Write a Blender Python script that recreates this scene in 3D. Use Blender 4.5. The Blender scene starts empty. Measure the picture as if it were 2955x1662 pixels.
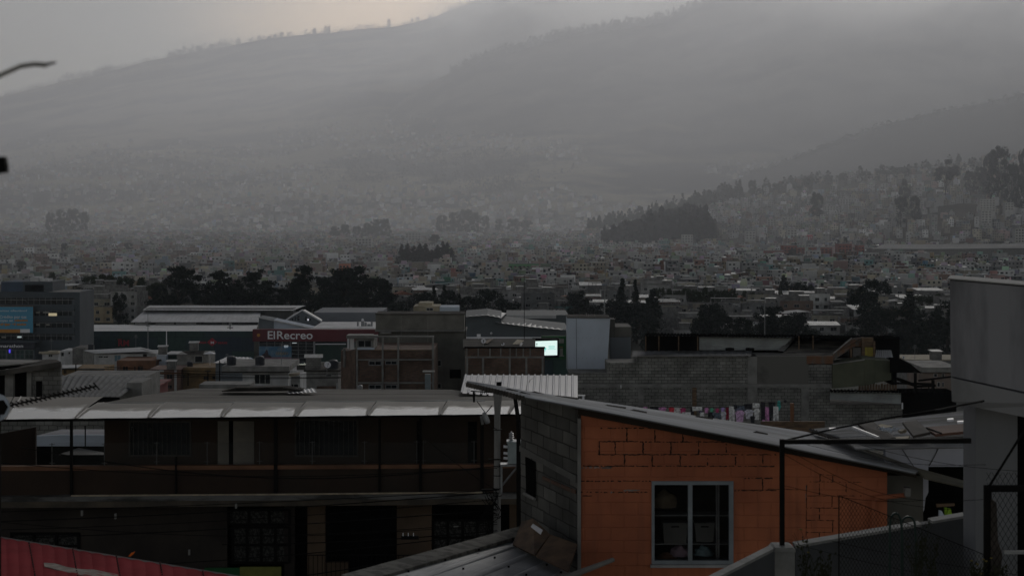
import bpy, bmesh, math, random
from mathutils import Vector, Matrix, noise
R = math.radians
C = bpy.context.scene.collection
SC = bpy.context.scene
rnd = random.Random(11)

# ------------------------------------------------------------------ camera
F, CX, HY, CZ = 5000.0, 1477.5, 600.0, 52.0
def P(px, py, d):
    """world point at depth d (metres in front of the lens)"""
    return Vector(((px-CX)/F*d, d, CZ+(HY-py)/F*d))
cam = bpy.data.cameras.new('camera'); cam_o = bpy.data.objects.new('camera', cam); C.objects.link(cam_o)
cam.sensor_width = 36; cam.lens = 36*F/2955.0
cam.shift_y = -(831-HY)/2955.0
cam.clip_start = 0.1; cam.clip_end = 60000
cam.dof.use_dof = True; cam.dof.focus_distance = 240; cam.dof.aperture_fstop = 6.3
cam_o.location = (0, 0, CZ); cam_o.rotation_euler = (R(90), 0, 0)
SC.camera = cam_o

# ------------------------------------------------------------------ world, sun, exposure
SUN_EL, SUN_ROT = R(19), R(10)
W = bpy.data.worlds.new('World'); SC.world = W; W.use_nodes = True
wt = W.node_tree; wn = wt.nodes; wl = wt.links
bg = wn['Background']; bg.inputs['Strength'].default_value = 0.082
sky = wn.new('ShaderNodeTexSky'); sky.sky_type = 'NISHITA'; sky.sun_disc = False
sky.sun_elevation = SUN_EL; sky.sun_rotation = SUN_ROT; sky.altitude = 2800; sky.air_density = 1.2; sky.dust_density = 4.0
hsv = wn.new('ShaderNodeHueSaturation'); hsv.inputs['Saturation'].default_value = 0.27
wl.new(sky.outputs[0], hsv.inputs['Color'])
tc = wn.new('ShaderNodeTexCoord')
mp = wn.new('ShaderNodeMapping'); mp.inputs['Scale'].default_value = (3.2, 3.2, 14)
wl.new(tc.outputs['Generated'], mp.inputs[0])
nz = wn.new('ShaderNodeTexNoise'); nz.inputs['Scale'].default_value = 1.6; nz.inputs['Detail'].default_value = 5; nz.inputs['Roughness'].default_value = .5
wl.new(mp.outputs[0], nz.inputs['Vector'])
rmp = wn.new('ShaderNodeValToRGB')
rmp.color_ramp.elements[0].position = .3; rmp.color_ramp.elements[0].color = (.86, .87, .87, 1)
rmp.color_ramp.elements[1].position = .7; rmp.color_ramp.elements[1].color = (1.1, 1.1, 1.08, 1)
wl.new(nz.outputs[0], rmp.inputs[0])
mx = wn.new('ShaderNodeMix'); mx.data_type = 'RGBA'; mx.blend_type = 'MULTIPLY'; mx.inputs[0].default_value = 1
wl.new(hsv.outputs[0], mx.inputs[6]); wl.new(rmp.outputs[0], mx.inputs[7])
# a warm break low in the cloud cover
dd = wn.new('ShaderNodeVectorMath'); dd.operation = 'SUBTRACT'
wd = Vector(((1130-CX)/F, 1, (600-55)/F)).normalized(); dd.inputs[1].default_value = wd
wl.new(tc.outputs['Generated'], dd.inputs[0])
ds = wn.new('ShaderNodeVectorMath'); ds.operation = 'MULTIPLY'; ds.inputs[1].default_value = (1, 1, 4.2)
wl.new(dd.outputs[0], ds.inputs[0])
dl = wn.new('ShaderNodeVectorMath'); dl.operation = 'LENGTH'; wl.new(ds.outputs[0], dl.inputs[0])
mr = wn.new('ShaderNodeMapRange'); mr.interpolation_type = 'SMOOTHERSTEP'
mr.inputs['From Min'].default_value = .17; mr.inputs['From Max'].default_value = .0; mr.inputs['To Max'].default_value = .9
wl.new(dl.outputs['Value'], mr.inputs['Value'])
mx2 = wn.new('ShaderNodeMix'); mx2.data_type = 'RGBA'; mx2.blend_type = 'MULTIPLY'
wl.new(mr.outputs[0], mx2.inputs[0]); wl.new(mx.outputs[2], mx2.inputs[6]); mx2.inputs[7].default_value = (3.0, 2.35, 1.8, 1)
# thick cover overhead and behind, thinner towards the bright side of the valley
sx = wn.new('ShaderNodeSeparateXYZ'); wl.new(tc.outputs['Generated'], sx.inputs[0])
zr = wn.new('ShaderNodeMapRange'); zr.interpolation_type = 'SMOOTHSTEP'
zr.inputs['From Min'].default_value = .1; zr.inputs['From Max'].default_value = .55; zr.inputs['To Min'].default_value = 1; zr.inputs['To Max'].default_value = .3
wl.new(sx.outputs[2], zr.inputs['Value'])
vs = wn.new('ShaderNodeVectorMath'); vs.operation = 'SCALE'; wl.new(mx2.outputs[2], vs.inputs[0]); wl.new(zr.outputs[0], vs.inputs['Scale'])
wr_ = wn.new('ShaderNodeMapRange'); wr_.inputs['From Min'].default_value = .25; wr_.inputs['From Max'].default_value = .05; wl.new(sx.outputs[2], wr_.inputs['Value'])
wm = wn.new('ShaderNodeMix'); wm.data_type = 'RGBA'; wm.blend_type = 'MULTIPLY'; wl.new(wr_.outputs[0], wm.inputs[0]); wl.new(vs.outputs[0], wm.inputs[6]); wm.inputs[7].default_value = (1.08, 1.0, .88, 1)
wl.new(wm.outputs[2], bg.inputs['Color'])
SKY_MIX = mx2

sun = bpy.data.lights.new('sun', 'SUN'); sun_o = bpy.data.objects.new('sun', sun); C.objects.link(sun_o)
sun.energy = 1.25; sun.angle = R(14); sun.color = (1, .96, .9)
sd = Vector((math.sin(SUN_ROT)*math.cos(SUN_EL), math.cos(SUN_ROT)*math.cos(SUN_EL), math.sin(SUN_EL)))
sun_o.rotation_euler = sd.to_track_quat('Z', 'Y').to_euler()

SC.view_settings.view_transform = 'Standard'; SC.view_settings.look = 'None'
SC.view_settings.exposure = 0; SC.view_settings.gamma = 1
SC.render.engine = 'CYCLES'
cy = SC.cycles
cy.max_bounces = 5; cy.diffuse_bounces = 3; cy.glossy_bounces = 2; cy.transmission_bounces = 3; cy.volume_bounces = 1; cy.transparent_max_bounces = 8
cy.caustics_reflective = False; cy.caustics_refractive = False
cy.use_denoising = True

# ------------------------------------------------------------------ mesh helpers
class MB:
    """collects faces in world coordinates; build() links them as one mesh object"""
    def __init__(s): s.v = []; s.f = []; s.m = []; s.c = []
    def face(s, pts, mi=0, col=None):
        n = len(s.v); s.v += [tuple(p) for p in pts]; s.f.append(tuple(range(n, n+len(pts)))); s.m.append(mi); s.c.append(col)
    def box(s, x0, y0, z0, x1, y1, z1, mi=0, col=None, top=None, tcol=None):
        a = [(x0,y0,z0),(x1,y0,z0),(x1,y1,z0),(x0,y1,z0),(x0,y0,z1),(x1,y0,z1),(x1,y1,z1),(x0,y1,z1)]
        n = len(s.v); s.v += a
        for k, q in enumerate(((0,3,2,1),(0,1,5,4),(1,2,6,5),(2,3,7,6),(3,0,4,7),(4,5,6,7))):
            s.f.append(tuple(n+i for i in q)); s.m.append(mi if k < 5 or top is None else top)
            s.c.append(col if k < 5 or tcol is None else tcol)
    def rbox(s, c, sx, sy, sz, rz=0, mi=0, col=None, tcol=None, tilt=0):
        """box centred on x,y of c with its bottom at c.z, turned about z"""
        ca, sa = math.cos(rz), math.sin(rz); n = len(s.v)
        for z in (0, sz):
            for dx, dy in ((-1,-1),(1,-1),(1,1),(-1,1)):
                x, y = dx*sx/2, dy*sy/2
                s.v.append((c[0]+x*ca-y*sa, c[1]+x*sa+y*ca, c[2]+z+(tilt*dy*.5 if z else 0)))
        for k, q in enumerate(((0,3,2,1),(0,1,5,4),(1,2,6,5),(2,3,7,6),(3,0,4,7),(4,5,6,7))):
            s.f.append(tuple(n+i for i in q)); s.m.append(mi); s.c.append(col if k < 5 or tcol is None else tcol)
    def pbox(s, px0, py0, px1, py1, d, depth, mi=0):
        """box whose front face stands at depth d and covers that rectangle of the view"""
        a, b = P(px0, py1, d), P(px1, py0, d)
        s.box(a.x, d, a.z, b.x, d+depth, b.z, mi)
    def plate(s, pts, t, mi=0, d=None):
        """polygon given a thickness t along its normal (or along d)"""
        pts = [Vector(p) for p in pts]
        nrm = Vector((0, 0, 0))
        for i in range(len(pts)):
            nrm += pts[i].cross(pts[(i+1) % len(pts)])
        nrm.normalize()
        off = (Vector(d) if d is not None else -nrm)*t
        n = len(pts); k = len(s.v)
        s.v += [tuple(p) for p in pts]+[tuple(p+off) for p in pts]
        s.f.append(tuple(range(k, k+n))); s.f.append(tuple(range(k+2*n-1, k+n-1, -1))); s.m += [mi, mi]; s.c += [None, None]
        for i in range(n):
            j = (i+1) % n
            s.f.append((k+i, k+n+i, k+n+j, k+j)); s.m.append(mi); s.c.append(None)
    def tube(s, pts, r, n=6, mi=0, r1=None, cap=True):
        pts = [Vector(p) for p in pts]; r1 = r if r1 is None else r1; rings = []
        for i, p in enumerate(pts):
            t = (pts[min(i+1, len(pts)-1)]-pts[max(i-1, 0)]).normalized()
            a = t.cross(Vector((0, 0, 1)) if abs(t.z) < .95 else Vector((1, 0, 0))).normalized(); b = t.cross(a)
            rr = r+(r1-r)*i/max(1, len(pts)-1); k = len(s.v); rings.append(k)
            for j in range(n):
                q = 2*math.pi*j/n; s.v.append(tuple(p+a*rr*math.cos(q)+b*rr*math.sin(q)))
        for i in range(len(rings)-1):
            for j in range(n):
                s.f.append((rings[i]+j, rings[i]+(j+1) % n, rings[i+1]+(j+1) % n, rings[i+1]+j)); s.m.append(mi); s.c.append(None)
        if cap:
            s.f.append(tuple(rings[0]+j for j in range(n))); s.m.append(mi); s.c.append(None)
            s.f.append(tuple(rings[-1]+j for j in reversed(range(n)))); s.m.append(mi); s.c.append(None)
    def lathe(s, base, prof, n=14, axis=Vector((0, 0, 1)), mi=0):
        """profile of (radius, height) turned about an axis"""
        axis = axis.normalized(); a = axis.cross(Vector((0, 1, 0)) if abs(axis.y) < .9 else Vector((1, 0, 0))).normalized(); b = axis.cross(a)
        base = Vector(base); rings = []
        for r, h in prof:
            k = len(s.v); rings.append(k)
            for j in range(n):
                q = 2*math.pi*j/n; s.v.append(tuple(base+axis*h+a*r*math.cos(q)+b*r*math.sin(q)))
        for i in range(len(rings)-1):
            for j in range(n):
                s.f.append((rings[i]+j, rings[i]+(j+1) % n, rings[i+1]+(j+1) % n, rings[i+1]+j)); s.m.append(mi); s.c.append(None)
    def corr(s, a, b, c, d, pitch, amp, t=.004, mi=0, along=True, sub=1, sag=0, trap=False):
        """corrugated sheet on the bilinear patch a-b (one edge) to d-c (other edge); ribs run from a to d; profile across a-b"""
        a, b, c, d = map(Vector, (a, b, c, d))
        L = ((b-a).length+(c-d).length)/2; per = max(1, round(L/pitch)); st = 6 if not trap else 8; N = per*st
        nrm = (b-a).cross(d-a).normalized()
        if nrm.z < 0: nrm = -nrm
        rows = []
        for j in range(sub+1):
            v = j/sub; k = len(s.v); rows.append(k)
            for i in range(N+1):
                u = i/N; p = (a*(1-u)+b*u)*(1-v)+(d*(1-u)+c*u)*v
                if trap: h = amp*(1 if i % st in (1, 2) else 0)
                else: h = amp*.5*math.sin(2*math.pi*i/st)
                s.v.append(tuple(p+nrm*(h-sag*math.sin(math.pi*v))))
        for j in range(sub):
            for i in range(N):
                s.f.append((rows[j]+i, rows[j]+i+1, rows[j+1]+i+1, rows[j+1]+i)); s.m.append(mi); s.c.append(None)
    def build(s, name, mats, parent=None, origin=None, smooth=False, local=False, **pr):
        me = bpy.data.meshes.new(name)
        if not isinstance(mats, (list, tuple)): mats = [mats]
        if parent is not None and not local:
            o0 = Vector(parent.get('_w', (0, 0, 0)))
        elif local: o0 = Vector((0, 0, 0))
        else:
            if origin is None:
                xs = [p[0] for p in s.v]; ys = [p[1] for p in s.v]; zs = [p[2] for p in s.v]
                origin = ((min(xs)+max(xs))/2, (min(ys)+max(ys))/2, min(zs))
            o0 = Vector(origin)
        me.from_pydata([(p[0]-o0.x, p[1]-o0.y, p[2]-o0.z) for p in s.v], [], s.f)
        for m in mats: me.materials.append(m)
        me.polygons.foreach_set('material_index', s.m)
        if smooth: me.polygons.foreach_set('use_smooth', [True]*len(s.f))
        if any(c is not None for c in s.c):
            at = me.color_attributes.new('tint', 'FLOAT_COLOR', 'CORNER')
            buf = []
            for f, c in zip(s.f, s.c):
                cc = (list(c)+[1])[:4] if c is not None else [.3, .3, .3, 1]
                buf += cc*len(f)
            at.data.foreach_set('color', buf)
        me.update()
        o = bpy.data.objects.new(name, me); C.objects.link(o)
        if parent is not None:
            o.parent = parent
            if not local: o['_w'] = tuple(o0)
        elif not local:
            o.location = o0
        for k, v in pr.items(): o[k] = v
        return o

def thing(name, label, cat, loc, group=None, rz=0):
    o = bpy.data.objects.new(name, None); C.objects.link(o); o.empty_display_size = .3
    o.location = loc; o.rotation_euler.z = rz; o['_w'] = tuple(loc); o['label'] = label; o['category'] = cat; o['kind'] = 'thing'
    if group: o['group'] = group
    return o
def one(mb, name, label, cat, mats, group=None, kind='thing', **k):
    pr = dict(label=label, category=cat, kind=kind)
    if group: pr['group'] = group
    return mb.build(name, mats, **k, **pr)
def text_part(s, name, size, loc, mat, parent, bold=0.0, depth=.02, sx=1, sy=1, rz=0, width=None):
    """lettering as its own thin mesh, standing on a vertical face that looks towards -y"""
    cu = bpy.data.curves.new('lettering', 'FONT'); cu.body = s; cu.size = size; cu.extrude = depth; cu.offset = bold
    cu.align_x = 'LEFT'; cu.align_y = 'BOTTOM_BASELINE'; cu.resolution_u = 3
    tmp = bpy.data.objects.new('lettering', cu); C.objects.link(tmp)
    dg = bpy.context.evaluated_depsgraph_get(); me = bpy.data.meshes.new_from_object(tmp.evaluated_get(dg))
    bpy.data.objects.remove(tmp)
    xs = [v.co.x for v in me.vertices]
    if width and xs: sx = width/(max(xs)-min(xs))
    me.transform(Matrix.Rotation(rz, 4, 'Z') @ Matrix.Rotation(R(90), 4, 'X') @ Matrix.Diagonal((sx, sy, 1, 1)))
    me.materials.clear(); me.materials.append(mat)
    o = bpy.data.objects.new(name, me); C.objects.link(o); o.parent = parent
    o.location = Vector(loc)-Vector(parent['_w'])
    return o

# ------------------------------------------------------------------ materials
MATS = {}
def mat(name, c1, c2=None, scale=3.0, rough=.85, bump=0, detail=5, metal=0, spec=.3, lo=.38, hi=.62, stretch=(1, 1, 1), obj_color=False, tint=False, grime=0, emit=None):
    if name in MATS: return MATS[name]
    m = bpy.data.materials.new(name); m.use_nodes = True; t = m.node_tree; N = t.nodes; L = t.links
    b = N['Principled BSDF']; b.inputs['Roughness'].default_value = rough; b.inputs['Metallic'].default_value = metal
    b.inputs['Specular IOR Level'].default_value = spec
    co = N.new('ShaderNodeTexCoord'); mpn = N.new('ShaderNodeMapping'); mpn.inputs['Scale'].default_value = stretch
    L.new(co.outputs['Object'], mpn.inputs[0])
    n = N.new('ShaderNodeTexNoise'); n.inputs['Scale'].default_value = scale; n.inputs['Detail'].default_value = detail; n.inputs['Roughness'].default_value = .6
    L.new(mpn.outputs[0], n.inputs['Vector'])
    r = N.new('ShaderNodeMapRange'); r.inputs['From Min'].default_value = lo; r.inputs['From Max'].default_value = hi
    L.new(n.outputs[0], r.inputs[0])
    mxn = N.new('ShaderNodeMix'); mxn.data_type = 'RGBA'; L.new(r.outputs[0], mxn.inputs[0])
    c2 = c2 or tuple(x*.72 for x in c1)
    mxn.inputs[6].default_value = (*c1, 1); mxn.inputs[7].default_value = (*c2, 1)
    out = mxn.outputs[2]
    if obj_color or tint:
        if obj_color: oi = N.new('ShaderNodeObjectInfo'); src = oi.outputs['Color']
        else: oi = N.new('ShaderNodeAttribute'); oi.attribute_name = 'tint'; src = oi.outputs['Color']
        mm = N.new('ShaderNodeMix'); mm.data_type = 'RGBA'; mm.blend_type = 'MULTIPLY'; mm.inputs[0].default_value = 1
        L.new(out, mm.inputs[6]); L.new(src, mm.inputs[7]); out = mm.outputs[2]
    if grime:
        n2 = N.new('ShaderNodeTexNoise'); n2.inputs['Scale'].default_value = scale*.35; n2.inputs['Detail'].default_value = 6
        mp2 = N.new('ShaderNodeMapping'); mp2.inputs['Scale'].default_value = (1, 1, .3); L.new(co.outputs['Object'], mp2.inputs[0]); L.new(mp2.outputs[0], n2.inputs['Vector'])
        r2 = N.new('ShaderNodeMapRange'); r2.inputs['From Min'].default_value = .5; r2.inputs['From Max'].default_value = .72; r2.inputs['To Max'].default_value = grime
        L.new(n2.outputs[0], r2.inputs[0])
        m3 = N.new('ShaderNodeMix'); m3.data_type = 'RGBA'; L.new(r2.outputs[0], m3.inputs[0]); L.new(out, m3.inputs[6]); m3.inputs[7].default_value = (.03, .027, .022, 1); out = m3.outputs[2]
    L.new(out, b.inputs['Base Color'])
    if bump:
        bn = N.new('ShaderNodeBump'); bn.inputs['Strength'].default_value = bump; bn.inputs['Distance'].default_value = .02
        L.new(n.outputs[0], bn.inputs['Height']); L.new(bn.outputs[0], b.inputs['Normal'])
    if emit:
        b.inputs['Emission Color'].default_value = (*emit[0], 1); b.inputs['Emission Strength'].default_value = emit[1]
    MATS[name] = m; return m
def brick(name, c1, c2, mortar, w=.4, h=.2, ms=.012, rough=.9, offset=.5, axis='x', irregular=.0, noise_c=.5):
    """masonry: courses w by h metres, colours vary from block to block, with stains of its own"""
    if name in MATS: return MATS[name]
    m = bpy.data.materials.new(name); m.use_nodes = True; t = m.node_tree; N = t.nodes; L = t.links
    b = N['Principled BSDF']; b.inputs['Roughness'].default_value = rough; b.inputs['Specular IOR Level'].default_value = .2
    co = N.new('ShaderNodeTexCoord'); sp = N.new('ShaderNodeSeparateXYZ'); L.new(co.outputs['Object'], sp.inputs[0])
    ad = N.new('ShaderNodeMath'); ad.operation = 'ADD'; L.new(sp.outputs[0], ad.inputs[0]); L.new(sp.outputs[1], ad.inputs[1])
    cb = N.new('ShaderNodeCombineXYZ'); L.new(ad.outputs[0], cb.inputs[0]); L.new(sp.outputs[2], cb.inputs[1])
    vec = cb.outputs[0]
    if irregular:
        nn = N.new('ShaderNodeTexNoise'); nn.inputs['Scale'].default_value = 2.5; nn.inputs['Detail'].default_value = 3; L.new(co.outputs['Object'], nn.inputs['Vector'])
        vm = N.new('ShaderNodeVectorMath'); vm.operation = 'MULTIPLY_ADD'; L.new(nn.outputs['Color'], vm.inputs[0]); vm.inputs[1].default_value = (irregular,)*3; L.new(vec, vm.inputs[2]); vec = vm.outputs[0]
    br = N.new('ShaderNodeTexBrick'); L.new(vec, br.inputs['Vector']); br.offset = offset
    br.inputs['Scale'].default_value = 1; br.inputs['Brick Width'].default_value = w; br.inputs['Row Height'].default_value = h; br.inputs['Mortar Size'].default_value = ms
    br.inputs['Mortar Smooth'].default_value = .3; br.inputs['Bias'].default_value = 0
    br.inputs['Color1'].default_value = (*c1, 1); br.inputs['Color2'].default_value = (*c2, 1); br.inputs['Mortar'].default_value = (*mortar, 1)
    n = N.new('ShaderNodeTexNoise'); n.inputs['Scale'].default_value = .8; n.inputs['Detail'].default_value = 7; L.new(co.outputs['Object'], n.inputs['Vector'])
    r = N.new('ShaderNodeMapRange'); r.inputs['From Min'].default_value = .35; r.inputs['From Max'].default_value = .7; r.inputs['To Min'].default_value = 1.12; r.inputs['To Max'].default_value = 1-noise_c
    L.new(n.outputs[0], r.inputs[0])
    mm = N.new('ShaderNodeVectorMath'); mm.operation = 'SCALE'; L.new(br.outputs['Color'], mm.inputs[0]); L.new(r.outputs[0], mm.inputs['Scale'])
    L.new(mm.outputs[0], b.inputs['Base Color'])
    bn = N.new('ShaderNodeBump'); bn.inputs['Strength'].default_value = .6; bn.inputs['Distance'].default_value = .02; bn.invert = True
    L.new(br.outputs['Fac'], bn.inputs['Height']); L.new(bn.outputs[0], b.inputs['Normal'])
    MATS[name] = m; return m
def lerp(pts, x):
    """piecewise linear through (x, y) pairs"""
    if x <= pts[0][0]: return pts[0][1]
    for (a, b), (c, d) in zip(pts, pts[1:]):
        if x <= c: return b+(d-b)*(x-a)/(c-a)
    return pts[-1][1]
def smooth_lerp(pts, x, w=40):
    return (lerp(pts, x-w)+lerp(pts, x+w)+2*lerp(pts, x))/4
# ------------------------------------------------------------------ terrain
GPROF = [(-50, 44), (0, 44), (30, 41), (70, 34), (150, 26), (300, 15), (400, 9), (520, 3), (600, 2), (1e6, 2)]
def ground_z(x, y):
    return lerp(GPROF, y)+noise.noise(Vector((x*.01, y*.01, 0)))*1.2
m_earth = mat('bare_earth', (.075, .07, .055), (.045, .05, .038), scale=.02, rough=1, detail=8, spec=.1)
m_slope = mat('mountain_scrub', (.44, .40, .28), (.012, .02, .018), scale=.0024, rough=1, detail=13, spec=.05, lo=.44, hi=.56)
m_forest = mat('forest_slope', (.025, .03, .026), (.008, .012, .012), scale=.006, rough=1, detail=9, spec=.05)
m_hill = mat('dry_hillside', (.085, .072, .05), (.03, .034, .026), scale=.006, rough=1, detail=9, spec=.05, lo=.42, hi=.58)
ys = [-60, -20, 0, 15, 30, 50, 70, 100, 150, 200, 250, 300, 350, 400, 460, 520, 600, 800, 1100, 1500, 2100, 3000, 4500, 7000, 12000, 22000]
mb = MB(); us = [i/22.0*2-1 for i in range(23)]
def gx(u, y): return u*(max(y, 60)*.5+120)
for j, y in enumerate(ys):
    for u in us: mb.v.append((gx(u, y), y, ground_z(gx(u, y), y)))
for j in range(len(ys)-1):
    for i in range(22):
        k = j*23+i; mb.f.append((k, k+1, k+24, k+23)); mb.m.append(0); mb.c.append(None)
mb.build('ground', m_earth, smooth=True, kind='structure')

def ridge_sheet(name, material, rows, d0, d1, x0, x1, power=1.4, rough=1.0, seed=0, n=160, m=54, back=1.35, dcurve=None):
    """hill whose skyline passes through the given heights; rises from the plain at d0 to its crest at d1"""
    mb = MB(); zf = lambda px: CZ+(HY-smooth_lerp(rows, px, 25))/F*(dcurve(px) if dcurve else d1)
    def zat(px, d):
        dr = dcurve(px) if dcurve else d1
        t = (d-d0)/(dr-d0)
        zr = zf(px)
        x = (px-CX)/F*d
        nz = (noise.fractal(Vector((x*.0011+seed, d*.0006, seed)), .9, 2.1, 6))*rough
        if t <= 1: return -6+(zr+6)*max(t, 0)**power+nz*95*min(1, max(t, 0)*2)*(1-.75*max(0, t))
        return zr-(t-1)*.35*(zr+100)+nz*15
    for j in range(m+1):
        q = j/m*back
        for i in range(n+1):
            px = x0+(x1-x0)*i/n
            dr = dcurve(px) if dcurve else d1
            d = d0+(dr-d0)*q
            mb.v.append(((px-CX)/F*d, d, zat(px, d)))
    for j in range(m):
        for i in range(n):
            k = j*(n+1)+i; mb.f.append((k, k+1, k+n+2, k+n+1)); mb.m.append(0); mb.c.append(None)
    mb.build(name, material, smooth=True, kind='structure')
    return zat
ROW_A = [(-800, 400), (0, 277), (172, 237), (298, 208), (493, 160), (620, 138), (734, 120), (872, 101), (1010, 84), (1147, 69), (1250, 46), (1377, 2), (1500, -50), (1800, -110), (3800, -130)]
ROW_B = [(700, 900), (950, 520), (1150, 300), (1250, 232), (1330, 194), (1388, 165), (1446, 148), (1497, 142), (1563, 116), (1660, 93), (1718, 91), (1776, 78), (1873, 66), (1951, 50), (1978, 33), (2060, 0), (2300, -90), (3800, -110)]
ROW_C = [(1700, 720), (1950, 600), (2120, 520), (2180, 500), (2330, 440), (2480, 380), (2580, 345), (2700, 318), (2850, 290), (2955, 265), (3800, 60)]
ROW_D = [(1300, 800), (1500, 720), (1700, 672), (1900, 622), (2100, 566), (2300, 535), (2500, 510), (2700, 492), (2850, 470), (2955, 452), (3800, 330)]
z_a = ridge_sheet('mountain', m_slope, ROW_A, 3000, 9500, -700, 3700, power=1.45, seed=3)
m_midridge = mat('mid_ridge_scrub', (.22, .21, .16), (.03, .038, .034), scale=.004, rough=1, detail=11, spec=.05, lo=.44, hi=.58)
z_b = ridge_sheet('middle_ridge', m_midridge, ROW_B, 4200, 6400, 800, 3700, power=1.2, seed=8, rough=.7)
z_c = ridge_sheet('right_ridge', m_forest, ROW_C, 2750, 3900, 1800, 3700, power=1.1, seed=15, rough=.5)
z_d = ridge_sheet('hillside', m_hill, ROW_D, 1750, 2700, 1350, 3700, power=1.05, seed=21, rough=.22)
def hill_z(px, d):
    z = 2.0
    z = max(z, z_a(px, d) if d < 9500 else -1e3)
    if px > 820 and 4200 < d < 6400: z = max(z, z_b(px, d))
    if px > 1800 and 2750 < d < 3900: z = max(z, z_c(px, d))
    if px > 1350 and 1750 < d < 2700: z = max(z, z_d(px, d))
    return z
# the dusty air over the valley
def haze_box(name, x0, y0, z0, x1, y1, z1, density, color, aniso, plan=None):
    mb = MB()
    if plan: mb.plate([(x, y, z0) for x, y in reversed(plan)], z1-z0, d=(0, 0, 1))
    else: mb.box(x0, y0, z0, x1, y1, z1)
    m = bpy.data.materials.new(name); m.use_nodes = True; t = m.node_tree; t.nodes.clear()
    o = t.nodes.new('ShaderNodeOutputMaterial'); v = t.nodes.new('ShaderNodeVolumePrincipled')
    v.inputs['Density'].default_value = density; v.inputs['Color'].default_value = (*color, 1); v.inputs['Anisotropy'].default_value = aniso
    t.links.new(v.outputs[0], o.inputs['Volume'])
    return mb.build(name, m, kind='stuff')
haze_box('haze', -9000, -80, -260, 9000, 22500, 1500, 4.4e-5, (.82, .89, 1.0), .5)
# rain hanging over the far side of the valley
haze_box('rain_veil', -8900, 950, -250, 8900, 7300, 1490, 2.85e-4, (.95, .955, 1.0), .62, [(-8900, 700), (-400, 700), (2300, 3600), (8900, 3600), (8900, 7300), (-8900, 7300)])
# cloud clinging to the upper slopes
def cloud(name, px, py, d, rx, ry, rz, density, rot=0):
    mb = MB(); c = P(px, py, d); nu, nv = 44, 22
    for j in range(nv+1):
        for i in range(nu):
            a, b = 2*math.pi*i/nu, math.pi*j/nv
            v = Vector((math.cos(a)*math.sin(b), math.sin(a)*math.sin(b), math.cos(b)))
            k = 1+.34*noise.noise(v*1.6+Vector((px*.01, rx*.01, 0)))+.26*noise.noise(v*3.9+Vector((px*.01, rx*.013, 0)))+.12*noise.noise(v*8.3)
            q = Vector((v.x*rx*k, v.y*ry*k, v.z*rz*k)); q.rotate(Matrix.Rotation(rot, 3, 'Y')); mb.v.append(tuple(c+q))
    for j in range(nv):
        for i in range(nu):
            mb.f.append((j*nu+i, (j+1)*nu+i, (j+1)*nu+(i+1) % nu, j*nu+(i+1) % nu)); mb.m.append(0); mb.c.append(None)
    m = bpy.data.materials.new(name); m.use_nodes = True; t = m.node_tree; t.nodes.clear()
    o = t.nodes.new('ShaderNodeOutputMaterial'); v = t.nodes.new('ShaderNodeVolumePrincipled')
    v.inputs['Density'].default_value = density; v.inputs['Color'].default_value = (1, 1, .985, 1); v.inputs['Anisotropy'].default_value = .8
    t.links.new(v.outputs[0], o.inputs['Volume'])
    mb.build('low_cloud', m, kind='stuff', smooth=True)
def soft_cloud(name, px, py, d, rx, ry, rz, density, rot=0):
    for k, f in enumerate((1.0, .82, .64, .46)): cloud(name, px, py, d+k*3, rx*f, ry*f, rz*f, density/4, rot)
soft_cloud('mist_between', 1700, 10, 7050, 1000, 330, 330, 2.4e-3, R(-18))
soft_cloud('mist_between_low', 1360, 150, 7100, 480, 300, 150, 1.7e-3, R(-30))
soft_cloud('mist_valley', 2330, 440, 4650, 950, 420, 210, 1.5e-3, R(-12))
soft_cloud('mist_right', 2540, 20, 5350, 560, 330, 150, 1.1e-3, R(-12))
soft_cloud('mist_edge', 3010, 60, 5300, 350, 300, 220, 1.3e-3, R(-5))
# ------------------------------------------------------------------ trees
m_leafA = mat('dark_foliage', (.020, .030, .022), (.008, .013, .012), scale=.35, rough=.8, detail=3, spec=.15)
m_leafB = mat('olive_foliage', (.045, .058, .028), (.016, .025, .014), scale=.3, rough=.8, detail=3, spec=.15)
m_bark = mat('bark', (.07, .06, .05), (.03, .026, .022), scale=3, rough=.95)
def leafclump(mb, c, r, n, size, rr, flat=.8):
    for _ in range(n):
        u = Vector((rr.gauss(0, 1), rr.gauss(0, 1), rr.gauss(0, 1))).normalized()*r*(rr.random()**.38)
        u.z *= flat; p = c+u
        a = Vector((rr.gauss(0, 1), rr.gauss(0, 1), rr.gauss(0, .6))).normalized(); b = a.cross(Vector((rr.gauss(0, 1), rr.gauss(0, 1), rr.gauss(0, 1)))).normalized()
        s = size*rr.uniform(.6, 1.4)
        mb.face([p-a*s*.5, p+b*s*.32, p+a*s*.6, p-b*s*.3])
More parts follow.
